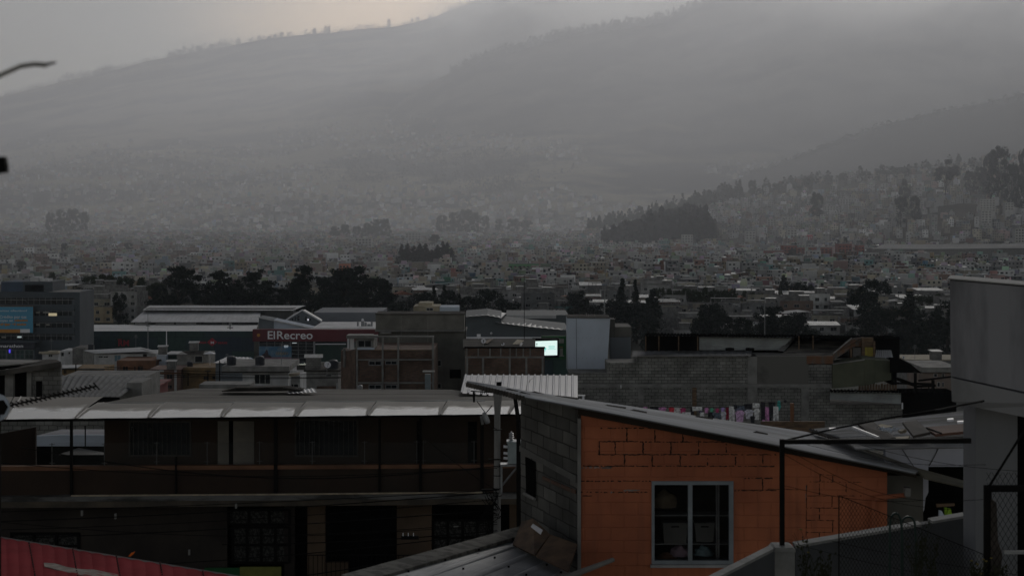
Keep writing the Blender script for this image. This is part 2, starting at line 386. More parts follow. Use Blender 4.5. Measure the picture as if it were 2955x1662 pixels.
def tree_meshes(kind, seed, dense=1.0):
    """unit-height trunk and crown in local coordinates (height 1, about 0.5 to 0.9 wide)"""
    rr = random.Random(seed); tr, cr = MB(), MB(); V = Vector
    if kind == 'conifer':
        tr.tube([V((0, 0, 0)), V((.01, 0, .5)), V((0, 0, .97))], .02, 6, r1=.003)
        k = 26
        for i in range(k):
            t = i/k; z = .1+.88*t; r = (.23*(1-t)**.85+.012)*rr.uniform(.75, 1.15)
            for q in range(int(7-3*t)):
                a = rr.uniform(0, 6.28); c = V((math.cos(a)*r*.6, math.sin(a)*r*.6, z-r*.12))
                leafclump(cr, c, max(.02, r*.55), int((34-14*t)*dense), .035, rr, .4)
                if rr.random() < .35: tr.tube([V((0, 0, z)), V((math.cos(a)*r*.9, math.sin(a)*r*.9, z-r*.1))], .004, 3, r1=.001)
    elif kind == 'cypress':
        tr.tube([V((0, 0, 0)), V((0, 0, .9))], .02, 6, r1=.003)
        for i in range(46):
            t = i/46; z = .05+.93*t; r = .13*math.sin(math.pi*min(1, (t*.9+.12)))**.6*(1.05-t*.75)
            a = rr.uniform(0, 6.28); leafclump(cr, V((math.cos(a)*r*.55, math.sin(a)*r*.55, z)), max(.02, r*.8), int(60*dense), .028, rr, 1.2)
    elif kind == 'eucalyptus':
        ends = []
        lean = V((rr.uniform(-.06, .06), rr.uniform(-.06, .06), 0))
        tr.tube([V((0, 0, 0)), lean+V((0, 0, .38)), lean*1.6+V((0, 0, .6))], .022, 6, r1=.012)
        for i in range(9):
            a = rr.uniform(0, 6.28); z0 = rr.uniform(.3, .62); L = rr.uniform(.12, .3); zz = min(.93, z0+rr.uniform(.08, .36))
            e = lean+V((math.cos(a)*L, math.sin(a)*L, zz)); tr.tube([lean+V((0, 0, z0)), (lean+V((0, 0, z0))+e)/2+V((0, 0, -.02)), e], .009, 4, r1=.003); ends.append(e)
        ends.append(lean*2+V((0, 0, .93)))
        for e in ends:
            for _ in range(8):
                c = e+V((rr.gauss(0, .06), rr.gauss(0, .06), rr.gauss(0, .035)))
                leafclump(cr, c, rr.uniform(.04, .095), int(70*dense), .034, rr, .62)
    else:   # broadleaf: wide crown of many uneven clumps, low skirt
        tr.tube([V((0, 0, 0)), V((.02, 0, .3)), V((0, .01, .55))], .03, 6, r1=.012)
        for i in range(6):
            a = rr.uniform(0, 6.28); tr.tube([V((0, 0, .28)), V((math.cos(a)*.2, math.sin(a)*.2, rr.uniform(.5, .8)))], .012, 4, r1=.004)
        for i in range(56):
            a = rr.uniform(0, 6.28); t = rr.random()**.75; z = .08+.83*t
            r = .37*math.sqrt(max(0, 1-((z-.46)/.5)**2))*rr.uniform(.35, 1.06)
            leafclump(cr, V((math.cos(a)*r, math.sin(a)*r, z)), rr.uniform(.07, .125), int(80*dense), .04, rr, .75)
    me = []
    for b, nm, m in ((tr, 'trunk', m_bark), (cr, 'crown', m_leafA)):
        q = bpy.data.meshes.new(nm); q.from_pydata(b.v, [], b.f); q.materials.append(m); q.update(); me.append(q)
    return me
TREE = {}
for kd, n in (('conifer', 3), ('cypress', 2), ('eucalyptus', 4), ('broadleaf', 4)):
    TREE[kd] = [tree_meshes(kd, 40+i*7+len(kd)) for i in range(n)]
OLIVE = {}
def olive(me):
    if me.name not in OLIVE:
        c = me.copy(); c.materials.clear(); c.materials.append(m_leafB); OLIVE[me.name] = c
    return OLIVE[me.name]
tree_i = [0]
def tree(kind, px, top, d, width, label, group, zb=2.0, ol=False):
    if px < 1100 and 500 < d < 665: d = 665+(px*7) % 30
    if d < 760 and kind != 'cypress': width *= 1.22
    """tree standing at depth d whose tip reaches picture height top"""
    tree_i[0] += 1; i = tree_i[0]
    h = (CZ+(HY-top)/F*d-zb)/.97
    x = (px-CX)/F*d; wm = width/F*d
    base = {'conifer': .46, 'cypress': .26, 'eucalyptus': .66, 'broadleaf': .86}[kind]
    o = thing(kind+'_tree', label, 'tree', (x, d, zb), group, rz=(i*2.399) % 6.28)
    tm, cm = TREE[kind][i % len(TREE[kind])]
    if 2000 < d < 3000: o.scale = (wm/base, wm/base, h)
    else: o.scale = (wm/base, wm/base, h)
    for nm, me in (('trunk', tm), ('crown', olive(cm) if ol else cm)):
        c = bpy.data.objects.new(nm, me); C.objects.link(c); c.parent = o
    return o
ORD = ['first', 'second', 'third', 'fourth', 'fifth', 'sixth', 'seventh', 'eighth', 'ninth', 'tenth', 'eleventh', 'twelfth', 'thirteenth', 'fourteenth', 'fifteenth', 'sixteenth', 'seventeenth', 'eighteenth', 'nineteenth', 'twentieth'] + ['twenty-'+w for w in ('first', 'second', 'third', 'fourth', 'fifth', 'sixth', 'seventh', 'eighth', 'ninth')] + ['thirtieth'] + ['thirty-'+w for w in ('first', 'second', 'third', 'fourth', 'fifth', 'sixth', 'seventh', 'eighth', 'ninth')] + ['fortieth'] + ['forty-'+w for w in ('first', 'second', 'third', 'fourth', 'fifth', 'sixth', 'seventh', 'eighth', 'ninth')]
def row(kind, spots, phrase, where, group, ol=False):
    spots = sorted(spots)
    for i, (px, top, d, w) in enumerate(spots):
        zb = 2.0 if d < 1750 else hill_z(px, d)-1
        tree(kind, px, top, d, w, '%s %s, %s from the left there' % (phrase, where, ORD[i]), group, zb, ol)
G1 = 'dark trees between the mall and the city'
row('broadleaf', [(232, 826, 640, 70), (345, 842, 640, 46), (462, 822, 720, 70), (500, 852, 640, 120), (668, 822, 650, 110), (610, 846, 620, 110), (835, 850, 640, 110), (905, 836, 650, 100), (985, 834, 660, 130), (1060, 842, 640, 110), (1150, 868, 620, 110)],
    'bushy dark tree', 'behind the pale mall roofs', G1)
row('eucalyptus', [(515, 772, 680, 92), (636, 786, 690, 86), (728, 786, 690, 84), (880, 772, 690, 80), (838, 810, 660, 70), (1000, 778, 680, 125), (1062, 776, 690, 110), (940, 806, 660, 80), (1105, 815, 680, 70), (585, 800, 700, 70), (770, 812, 690, 80)],
    'tall dark eucalyptus with open crown', 'behind the mall', G1)
row('broadleaf', [(260, 792, 860, 70), (310, 790, 880, 80), (362, 796, 860, 76), (408, 800, 850, 60), (150, 786, 980, 46), (455, 812, 860, 70)],
    'hazy green tree', 'above the dark office block', 'green trees on the left of the city', True)
row('broadleaf', [(1216, 842, 700, 76), (1262, 858, 660, 90), (1300, 836, 690, 90), (1352, 852, 660, 110), (1411, 832, 680, 80), (1455, 862, 650, 100), (1520, 896, 600, 110), (1590, 890, 600, 90), (1640, 894, 600, 90), (1670, 838, 700, 86), (1720, 880, 640, 110), (1775, 862, 660, 110), (1838, 870, 640, 110)],
    'bushy dark tree', 'behind the grey hall and white wall', G1)
row('cypress', [(1252, 826, 720, 46), (1282, 824, 720, 44), (1796, 806, 660, 66), (1833, 808, 655, 46), (1884, 836, 610, 90), (1868, 862, 600, 60)],
    'narrow dark cypress', 'behind the grey hall and white wall', 'dark cypress trees')
row('broadleaf', [(2053, 872, 540, 100), (2022, 915, 520, 90), (2213, 884, 540, 88), (2145, 912, 520, 90), (2300, 898, 540, 84), (2560, 880, 560, 120), (2500, 872, 600, 90), (2680, 892, 540, 110), (2735, 866, 560, 100), (2640, 930, 520, 110), (2470, 945, 500, 90), (2345, 945, 500, 60)],
    'big dark leafy tree', 'beyond the rusty rooftops', 'dark trees beyond the block walls')
row('eucalyptus', [(2506, 812, 640, 90), (2236, 890, 540, 80), (2085, 905, 520, 80)], 'ragged dark eucalyptus', 'beyond the rusty rooftops', 'dark trees beyond the block walls')
row('conifer', [(2262, 792, 850, 62), (2624, 838, 560, 110)], 'dark conifer with layered branches', 'on the right of the city', 'dark conifers on the right')
row('broadleaf', [(2300, 812, 860, 60), (2330, 818, 850, 56), (2540, 808, 800, 74), (2454, 832, 760, 40)], 'round dark tree', 'among the houses on the right', 'round trees among the houses')
row('broadleaf', [(1378, 764, 1250, 46), (1400, 772, 1240, 44), (1212, 778, 1150, 50), (1050, 800, 1000, 40), (2700, 776, 1250, 44), (2610, 700, 1900, 30), (2420, 690, 1900, 30), (1930, 712, 1800, 28), (185, 700, 1700, 26), (370, 700, 1750, 46), (62, 752, 1250, 34), (878, 726, 1600, 22), (1805, 702, 1850, 30), (2290, 700, 1720, 30), (550, 754, 1300, 40), (2440, 684, 1850, 26), (2480, 692, 1850, 26), (2510, 690, 1850, 20), (2288, 716, 1640, 26)],
    'small round tree', 'standing among the distant houses', 'small trees among the distant houses')
row('broadleaf', [(1500, 872, 760, 40), (1540, 870, 770, 40)], 'low bush-like tree', 'left of the tall mast', 'low trees left of the mast')
row('broadleaf', [(1905+i*26, 828+((i*7) % 5)*2, 790, 44) for i in range(9)]+[(2150+i*25, 838+((i*5) % 4)*3, 780, 42) for i in range(5)]+[(2600, 858, 740, 50), (2650, 850, 750, 60), (2700, 846, 750, 70)],
    'low olive green tree', 'in the hedge-like band across the houses', 'olive trees in a band', True)
row('conifer', [(1160, 704, 1430, 50), (1176, 701, 1440, 52), (1194, 708, 1420, 50), (1211, 700, 1430, 50), (1228, 702, 1440, 52), (1246, 720, 1420, 44), (1262, 706, 1430, 54), (1278, 696, 1440, 54), (1291, 700, 1430, 52), (1303, 714, 1430, 44), (1168, 720, 1405, 56), (1200, 722, 1400, 58), (1232, 728, 1400, 50), (1262, 722, 1400, 58), (1292, 724, 1405, 52), (1215, 714, 1410, 50)],
    'dark conifer', 'in the dense clump above the maroon sign', 'clump of dark conifers')
row('broadleaf', [(965, 652, 2470, 40), (995, 646, 2500, 42), (1030, 652, 2480, 40), (1060, 642, 2500, 40), (1085, 632, 2520, 46), (1110, 630, 2520, 46)],
    'pale hazy tree', 'in the faint clump above the dark conifers', 'faint clump of trees in the haze')
row('broadleaf', [(1275, 620, 2880, 50), (1310, 612, 2880, 56), (1345, 602, 2880, 56), (1370, 612, 2880, 40), (1400, 622, 2900, 36), (1440, 632, 2900, 36), (1480, 630, 2900, 50), (1520, 634, 2900, 44), (1255, 676, 2000, 40)],
    'faint hazy tree', 'on the rise in mid valley', 'faint trees on the rise in mid valley')
row('broadleaf', [(145, 612, 2880, 40), (175, 604, 2880, 46), (210, 600, 2880, 50), (240, 610, 2880, 40)], 'faint hazy tree', 'in the clump far left', 'faint clump of trees far left')
row('eucalyptus', [(2725, 466, 2250, 62), (2632, 480, 2650, 44), (2680, 474, 2650, 36), (2600, 484, 2600, 40), (2765, 452, 2700, 30)], 'hazy eucalyptus', 'along the right hillside crest', 'trees along the hillside crest')
row('broadleaf', [(2882, 418, 2200, 84), (2955, 426, 2150, 44), (2845, 450, 2250, 36), (2610, 516, 2250, 40), (2358, 554, 2200, 46), (2332, 506, 2600, 44), (2392, 506, 2650, 40), (2430, 500, 2650, 40), (2545, 490, 2600, 44), (2500, 494, 2600, 40), (2172, 518, 2600, 30), (2280, 514, 2600, 36), (2240, 528, 2600, 36), (2800, 492, 2300, 40), (2830, 478, 2300, 50), (2920, 470, 2150, 50), (2210, 530, 2600, 30), (2130, 548, 2600, 30), (2600, 565, 2080, 56), (2640, 562, 2080, 40)],
    'dark hazy bushy tree', 'along the right hillside crest', 'trees along the hillside crest')
row('broadleaf', [(573, 132, 9450, 22), (612, 127, 9450, 22), (793, 100, 9450, 14), (812, 92, 9450, 13), (908, 80, 9450, 15), (940, 76, 9450, 15), (950, 74, 9450, 12), (1123, 56, 9450, 14), (1190, 52, 9450, 8), (1296, 31, 9450, 12), (518, 143, 9450, 16), (494, 152, 9450, 16), (306, 200, 9450, 18), (18, 268, 9450, 12), (775, 104, 9450, 12), (553, 140, 9450, 14), (597, 142, 9450, 12), (1405, -6, 9450, 16)],
    'tiny tree silhouetted', 'on the mountain skyline', 'tiny trees on the mountain skyline')
# woods seen as masses
def forest(name, spots, m):
    mb = MB(); rr = random.Random(9)
    for px, d, h, w in spots:
        zb = hill_z(px, d); c = Vector(((px-CX)/F*d, d, zb))
        n = 46 if d < 4000 else 22
        for _ in range(n):
            t = rr.random(); r = w*.5*(1-t)**.7*rr.random()**.5; a = rr.uniform(0, 6.28)
            p = c+Vector((math.cos(a)*r, math.sin(a)*r, h*(.08+.92*t))); s = h*.13*rr.uniform(.7, 1.5)
            u = Vector((rr.gauss(0, 1), rr.gauss(0, .5), rr.gauss(0, .6))).normalized()*s; v = Vector((rr.gauss(0, .5), rr.gauss(0, .5), rr.gauss(0, 1))).normalized()*s
            mb.face([p-u*.6, p-v*.5, p+u*.6, p+v*.8])
    return mb.build(name, m, kind='stuff')
sp = []; rr = random.Random(4)
for _ in range(900):
    px = rr.uniform(1705, 2075); t = (px-1705)/370
    top = lerp([(0, 692), (.1, 676), (.3, 650), (.5, 622), (.68, 594), (.76, 583), (.86, 600), (.94, 632), (1, 662)], t); bot = lerp([(0, 694), (.2, 700), (.5, 700), (.8, 682), (1, 672)], t)
    d = rr.uniform(2020, 2240); zb = hill_z(px, d)
    ztop = CZ+(HY-rr.uniform(top, (top+bot)/2))/F*d; zb2 = CZ+(HY-bot)/F*d
    if ztop-max(zb, zb2) > 8: sp.append((px, d, min(34, ztop-zb)+rr.choice([-3, 0, 0, 3, 7, 11])*rr.random(), rr.uniform(7, 12)))
forest('conifer_wood', sp, m_leafA)
sp = []
for _ in range(520):
    px = rr.uniform(1690, 2140); d = rr.uniform(2540, 2700); sp.append((px, d, rr.uniform(6, 24)*(1 if rr.random() < .4 else .6), rr.uniform(9, 17)))
for _ in range(150):
    px = rr.uniform(2160, 3100); d = rr.uniform(2560, 2720); sp.append((px, d, rr.uniform(6, 20), 18))
forest('hillcrest_wood', sp, m_leafA)
sp = []
for _ in range(800):
    px = rr.uniform(-60, 1420); d = 9500-rr.uniform(0, 40); h = 16*rr.random()**2+4
    if 180 < px < 330 or 480 < px < 700: h *= 1.5
    sp.append((px, d, h*1.6, 34))
for _ in range(700):
    px = rr.uniform(1300, 2100); sp.append((px, 6390-rr.uniform(0, 50), rr.uniform(10, 38), 34))
for _ in range(400):
    px = rr.uniform(2150, 3050); sp.append((px, 3890-rr.uniform(0, 60), rr.uniform(5, 13), 20))
forest('ridge_wood', sp, m_leafA)
# dark woods lying on the mountain slopes
sp = []
def patch(cx, cy, rx, ry, d0, d1, n, zf):
    k = 0
    while k < n:
        px = rr.gauss(cx, rx*.5); d = rr.uniform(d0, d1); z = zf(px, d); y = HY-(z-CZ)*F/d
        if abs(y-cy) < ry*(1-.5*abs(px-cx)/rx): sp.append((px, d, rr.uniform(12, 26), 40))
        k += 1
patch(1420, 500, 190, 62, 3500, 7000, 1500, hill_z); patch(1060, 500, 150, 38, 3500, 8000, 800, hill_z); patch(330, 470, 300, 16, 3500, 8000, 300, hill_z); patch(560, 330, 400, 14, 5000, 9000, 300, hill_z)
forest('slope_wood', sp, m_leafA)
# ------------------------------------------------------------------ the city
m_paint = mat('painted_plaster', (1, 1, 1), (.74, .73, .71), scale=.5, rough=.9, obj_color=True, grime=.45, spec=.15)
m_block = brick('city_block', (.25, .245, .235), (.19, .185, .18), (.13, .125, .12), ms=.02, noise_c=.45)
m_flat = mat('roof_slab', (.24, .235, .225), (.12, .12, .115), scale=.35, rough=.95, detail=7)
m_zinc = mat('zinc_roof', (.46, .47, .48), (.24, .24, .235), scale=.6, rough=.6, metal=0, detail=6, stretch=(1, .25, 1))
m_fibro = mat('fibre_cement_roof', (.30, .29, .27), (.17, .165, .16), scale=.6, rough=.9)
m_terra = mat('terracotta_roof', (.34, .15, .10), (.2, .09, .065), scale=.8, rough=.9)
m_glass = mat('dark_window_glass', (.022, .026, .03), (.012, .014, .017), scale=.6, rough=.12, spec=.6)
m_frame = mat('pale_window_frame', (.5, .5, .48), rough=.6)
m_tank = mat('plastic_water_tank', (.03, .035, .045), (.02, .022, .03), rough=.5)
m_conc = mat('grey_concrete', (.27, .265, .255), (.17, .165, .16), scale=1.1, rough=.93, detail=8, bump=.15)
def local_obj(mb, name, mats, parent):
    o = mb.build(name, mats, parent=parent, local=True); return o
def house_proto(i):
    rr = random.Random(100+i)
    w, l = rr.uniform(8, 14), rr.uniform(9, 14); st = [2, 3, 2, 3, 2, 4, 3, 2, 1, 3, 2, 3][i % 12]; H = 2.75*st
    kind = ['flat', 'zinc', 'hut', 'frame', 'fibro', 'hut', 'zinc', 'terra', 'zinc', 'flat', 'hut', 'frame'][i % 12]
    root = bpy.data.objects.new('house', None); parts = []
    def add(mb, name, mats, parent=root, **k):
        o = mb.build(name, mats, parent=parent, local=True, **k); return o
    mb = MB(); x0, x1, y0, y1 = -w/2, w/2, -l/2, l/2; z0 = -1.5
    par = .9 if kind in ('flat', 'hut', 'frame') else 0
    # walls: painted front, bare block sides; parapet built as a real rim
    n = len(mb.f); mb.box(x0, y0, z0, x1, y1, H)
    for k in range(n, n+6): mb.m[k] = 1
    mb.m[n+1] = 0
    if par:
        t = .18
        for (a, b, c, d, mi) in ((x0, y0, x1, y0+t, 0), (x0, y1-t, x1, y1, 1), (x0, y0+t, x0+t, y1-t, 1), (x1-t, y0+t, x1, y1-t, 1)): mb.box(a, b, H+.002, c, d, H+par, mi)
    # slab edges between storeys
    for s_ in range(1, st+1 if not par else st): mb.box(x0-.04, y0-.5 if s_ % 2 else y0-.06, 2.75*s_-.22, x1+.04, y0-.01, 2.75*s_, 0)
    add(mb, 'wall', [m_paint, m_block])
    mb = MB()
    if kind in ('flat', 'hut', 'frame'):
        mb.box(x0+.2, y0+.2, H+.004, x1-.2, y1-.2, H+.12); rm = m_flat
    elif kind == 'zinc' or kind == 'fibro':
        t = .55 if i % 2 else 1.1
        a, b, c, d = Vector((x0-.4, y0-.5, H+.15)), Vector((x1+.4, y0-.5, H+.15)), Vector((x1+.4, y1+.4, H+.15+t)), Vector((x0-.4, y1+.4, H+.15+t))
        mb.corr(a, b, c, d, .8, .09); rm = m_zinc if kind == 'zinc' else m_fibro
        mb.box(x0, y0+.02, H+.002, x1, y0+.2, H+.12); mb.box(x0, y1-.2, H+.002, x1, y1-.02, H+t)
    else:
        r = 1.6
        for s in (-1, 1):
            mb.plate([(x0-.4, s*(l/2+.4), H-.1), (x1+.4, s*(l/2+.4), H-.1), (x1+.4, 0, H+r), (x0-.4, 0, H+r)], .12, d=(0, 0, -1))
        mb.plate([(x0+.01, y0, H), (x0+.01, y1, H), (x0+.01, 0, H+r-.15)], .1, d=(1, 0, 0)); mb.plate([(x1-.01, y0, H), (x1-.01, y1, H), (x1-.01, 0, H+r-.15)], .1, d=(-1, 0, 0)); rm = m_terra
    ro = add(mb, 'roof', [rm])
    if kind == 'hut':
        mb = MB(); a = rr.uniform(2.6, 4); hx = rr.uniform(x0+.4, x1-a-.4); mb.box(hx, 0, H+.12, hx+a, y1-.4, H+2.7); mb.box(hx-.3, -.3, H+2.702, hx+a+.3, y1-.2, H+2.86, 1)
        add(mb, 'rooftop_room', [m_block, m_zinc if i % 2 else m_flat])
    if kind == 'frame':
        mb = MB()
        for cx in (x0+.3, 0, x1-.3):
            for cy_ in (y0+.3, y1-.3): mb.box(cx-.13, cy_-.13, H+.12, cx+.13, cy_+.13, H+2.6)
        mb.box(x0+.2, 0, H+2.602, x1-.2, y1-.1, H+2.75)
        add(mb, 'rooftop_frame', [m_conc])
    if kind in ('hut', 'flat'):
        mb = MB(); mb.lathe((x1-1.4, y0+1.6, H+.12), [(0, 0), (.5, 0), (.52, .8), (.45, 1.1), (.15, 1.2), (0, 1.2)], 10); add(mb, 'water_tank', [m_tank])
    nw = max(2, int(w/3.4))
    for s_ in range(st):
        for k in range(nw):
            if rr.random() < .12: continue
            ww = rr.choice([1.2, 1.5, 2.0]); cx = x0+(k+.5)*w/nw; zb = 2.75*s_+.95
            mb = MB(); mb.box(cx-ww/2-.07, y0-.05, zb-.07, cx+ww/2+.07, y0-.004, zb+1.27, 1)
            mb.box(cx-ww/2, y0-.075, zb, cx-.03, y0-.052, zb+1.2, 0); mb.box(cx+.03, y0-.075, zb, cx+ww/2, y0-.052, zb+1.2, 0)
            add(mb, 'window', [m_glass, m_frame])
    for s_ in range(1, st):
        for sx, X in ((-1, x0), (1, x1)):
            if rr.random() < .45:
                mb = MB(); yy = rr.uniform(y0+1.5, y1-2.5); zb = 2.75*s_+1.1
                mb.box(min(X, X+sx*.05)+sx*.003, yy, zb, max(X, X+sx*.05)+sx*.003, yy+1.1, zb+1, 0); add(mb, 'window', [m_glass, m_frame])
    rw = {'flat': 'flat parapet roof', 'zinc': 'pale metal roof', 'hut': 'room on its roof', 'frame': 'open frame on top', 'fibro': 'grey sheet roof', 'terra': 'gable roof'}[kind]
    return root, list(root.children), st, rw, w, H
PROTO = [house_proto(i) for i in range(12)]
COLS = [('grey', (.38, .375, .37), 9), ('cream', (.42, .38, .29), 3), ('white', (.62, .62, .62), 3), ('beige', (.36, .31, .24), 3), ('brown', (.2, .13, .1), 1.6), ('terracotta', (.30, .16, .12), .8), ('pink', (.42, .27, .25), .7), ('ochre', (.34, .26, .15), .6), ('teal', (.1, .26, .26), .5), ('pale blue', (.25, .32, .4), .5), ('pale green', (.24, .32, .24), .4), ('dark grey', (.17, .175, .18), 2)]
COLS = [(n, tuple(.72*v+.28*sum(c)/3 for v in c), w) for n, c, w in COLS]
def pick(rr):
    t = rr.uniform(0, sum(c[2] for c in COLS))
    for c in COLS:
        t -= c[2]
        if t <= 0: return c
    return COLS[0]
def occl(px):
    """picture height below which nearer things hide the plain"""
    return lerp([(0, 805), (230, 835), (270, 880), (420, 860), (480, 820), (1100, 830), (1200, 850), (1340, 900), (1460, 865), (1640, 885), (1700, 890), (1900, 880), (2000, 940), (2500, 950), (2760, 960), (2955, 796)], px)
SPECIAL = [(2190, 2500, 1600, 1790), (2480, 2960, 1560, 1740), (1440, 1580, 1250, 1330), (1130, 1330, 1370, 1470), (970, 1020, 1180, 1260)]
cand = []; rr = random.Random(5); d = 560.0
while d < 1780:
    x = -(CX+160)/F*d+rr.uniform(0, 8)
    xe = (2955-CX+160)/F*d
    while x < xe:
        px = CX+x/d*F
        if d < 700 and px < 1880: x += 12; continue
        cand.append((px, d+rr.uniform(-5, 5), x)); x += rr.uniform(10.5, 16) if d < 1000 else rr.uniform(8, 13)
        if rr.random() < .06: x += rr.uniform(8, 20)
    d += 17+d*.004
near, far_h = [], []
for px, d, x in cand:
    if any(a < px < b and e < d < f for a, b, e, f in SPECIAL): continue
    top = HY+(CZ-11)*F/d
    if top > occl(px)+4: continue
    if 0 <= px <= 2955 and len(near) < 286: near.append((px, d, x))
    else: far_h.append((px, d, x))
ZONES = [(250, 'above the dark office'), (560, 'behind the long mall roof'), (1100, 'beyond the maroon sign'), (1640, 'beyond the grey hall'), (2000, 'right of the tall mast'), (2440, 'above the rusty roofs'), (4000, 'near the concrete tank')]
rec = {}
for k, (px, d, x) in enumerate(near):
    i = rr.randrange(12) if d > 820 else rr.choice([0, 1, 2, 3, 5, 6, 9, 10, 11])
    root, kids, st, rw, w, H = PROTO[i]
    cn, cc, _ = pick(rr); f = rr.uniform(.8, 1.15)
    o = root.copy(); C.objects.link(o); o.location = (x, d, 2.0); o.rotation_euler.z = rr.choice([0, 0, 0, R(90), R(-90), 0])+R(rr.uniform(-16, 16))
    s = rr.uniform(.85, 1.12); o.scale = (s, s, rr.uniform(.9, 1.15))
    for ch in kids:
        c = ch.copy(); C.objects.link(c); c.parent = o
        if c.name.startswith('wall'): c.color = (*[q*f for q in cc], 1)
    z = next(zz for lim, zz in ZONES if px < lim)
    desc = '%s %s-storey house, %s, %s' % (cn, {1: 'one', 2: 'two', 3: 'three', 4: 'four'}[st], rw, z)
    rec.setdefault(desc, []).append((px, d, o)); o['category'] = 'house'; o['kind'] = 'thing'; o['group'] = 'city houses on the valley floor'
for desc, L in rec.items():
    L.sort(key=lambda q: q[0])
    for i, (px, d, o) in enumerate(L):
        o['label'] = desc if len(L) == 1 else desc+', '+ORD[i]+' from left'
for root, kids, *_ in PROTO:
    for ch in kids: bpy.data.objects.remove(ch)
    bpy.data.objects.remove(root)
# the rest of the city and the settlements on the slopes: beyond counting
m_far = mat('distant_houses', (1, 1, 1), (.8, .8, .8), scale=.05, rough=.9, tint=True, spec=.2)
m_farroof = mat('distant_metal_roofs', (.55, .56, .57), (.3, .3, .3), scale=.05, rough=.55, spec=.3)
mb = MB()
def far_house(px, d, x, zb, wmax=14, win=True):
    cn, cc, _ = pick(rr)
    while zb > 6 and cn in ('teal', 'terracotta', 'ochre', 'brown', 'pale green') and rr.random() < .75: cn, cc, _ = pick(rr)
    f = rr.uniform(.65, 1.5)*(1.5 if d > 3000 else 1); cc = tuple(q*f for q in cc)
    w, l = rr.uniform(5.5, wmax*.8), rr.uniform(6, 10); st = rr.choice([1, 2, 2, 3, 3, 4]) if d > 1200 else rr.choice([2, 2, 3]); H = st*2.7+rr.uniform(-.4, .9)
    rz = rr.choice([0, 0, R(90)])+R(rr.uniform(-22, 22)); rt = rr.random()
    tc_ = (.26, .255, .25) if rt < .6 else (.3, .15, .11) if rt < .65 else (.5, .5, .5)
    mb.rbox((x, d, zb-6), w, l, H+6, rz, 0, cc, tc_)
    q = rr.random()
    if q < .42: mb.rbox((x+rr.uniform(-2, 2), d+1, zb+H), w*.4, l*.4, 2.5, rz, 0, tuple(v*rr.uniform(.7, 1.1) for v in cc), tc_)
    if .3 < q < (.42 if d < 3000 else .5):
        mb.rbox((x, d, zb+H+.35), w*rr.uniform(.5, 1.05), l*rr.uniform(.3, 1), .15, rz, 1, tilt=rr.uniform(0, 1.2))
    if win:
        # the two walls that look most towards the open side of the valley
        for q4 in range(4):
            a = rz+q4*math.pi/2; nx, ny = math.sin(a), -math.cos(a)
            if ny > -.25: continue
            W_, L2 = (w, l) if q4 % 2 == 0 else (l, w); ca, sa = math.cos(a), math.sin(a); n = max(1, int(W_/2.6)); yy = -L2/2-.06
            if rr.random() < .25: continue
            for s_ in range(st):
                for k in range(n):
                    if rr.random() < .25: continue
                    u0 = -W_/2+(k+.26)*W_/n; u1 = u0+W_/n*rr.uniform(.35, .6); z0 = zb+s_*2.7+1
                    mb.face([(x+u0*ca-yy*sa, d+u0*sa+yy*ca, z0), (x+u1*ca-yy*sa, d+u1*sa+yy*ca, z0), (x+u1*ca-yy*sa, d+u1*sa+yy*ca, z0+1.2), (x+u0*ca-yy*sa, d+u0*sa+yy*ca, z0+1.2)], 0, (.03, .032, .036))
    for _ in range(rr.choice([0, 1, 1, 2])): mb.rbox((x+rr.uniform(-w, w)*.3, d+rr.uniform(-l, l)*.3, zb+H), rr.uniform(.8, 1.6), rr.uniform(.8, 1.6), rr.uniform(.8, 1.8), rz, 0, rr.choice([(.04, .045, .05), (.5, .5, .5), (.25, .24, .23)]))
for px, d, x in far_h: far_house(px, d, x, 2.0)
d = 1790.0
while d < 3300:
    x = -(CX+160)/F*d; xe = (2955-CX+160)/F*d
    while x < xe:
        px = CX+x/d*F; dd_ = d+rr.uniform(-8, 8); zb = hill_z(px, dd_)
        dense = .93
        if zb > 6 and px > 1500:   # houses thin out on the right hillside
            v = noise.noise(Vector((x*.006, dd_*.006, 3.3))); dense = .85 if v > -.12 else .1
            if 1700 < px < 2080 and dd_ < 2300: dense = 0
            if 2560 < px < 2830 and 1820 < dd_ < 2150: dense = .3
            if dd_ > 2560: dense *= .5
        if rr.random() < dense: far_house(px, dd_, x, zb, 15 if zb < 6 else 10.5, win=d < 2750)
        x += rr.uniform(7.5, 13) if zb < 6 or px < 1500 else rr.uniform(7, 11)
    d += 17+(d-1790)*.006
n = 0
while n < 9500:
    px = rr.uniform(-100, 3050); d = 3200+rr.random()**1.3*4200; zb = hill_z(px, d); y = HY-(zb-CZ)*F/d; x = (px-CX)/F*d
    lim = lerp([(0, 395), (500, 420), (900, 330), (1300, 330), (1700, 370), (2100, 430), (2300, 480), (3000, 600)], px)
    n += 1
    if y < lim+rr.uniform(-10, 60): continue
    v = noise.noise(Vector((x*.0016, d*.0013, 7.7)))
    if v < -.18 or (((px-1420)/210)**2+((y-500)/66)**2) < 1 or (((px-1060)/160)**2+((y-500)/40)**2) < 1: continue
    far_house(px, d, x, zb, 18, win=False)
mb.build('distant_houses', [m_far, m_farroof], kind='stuff')
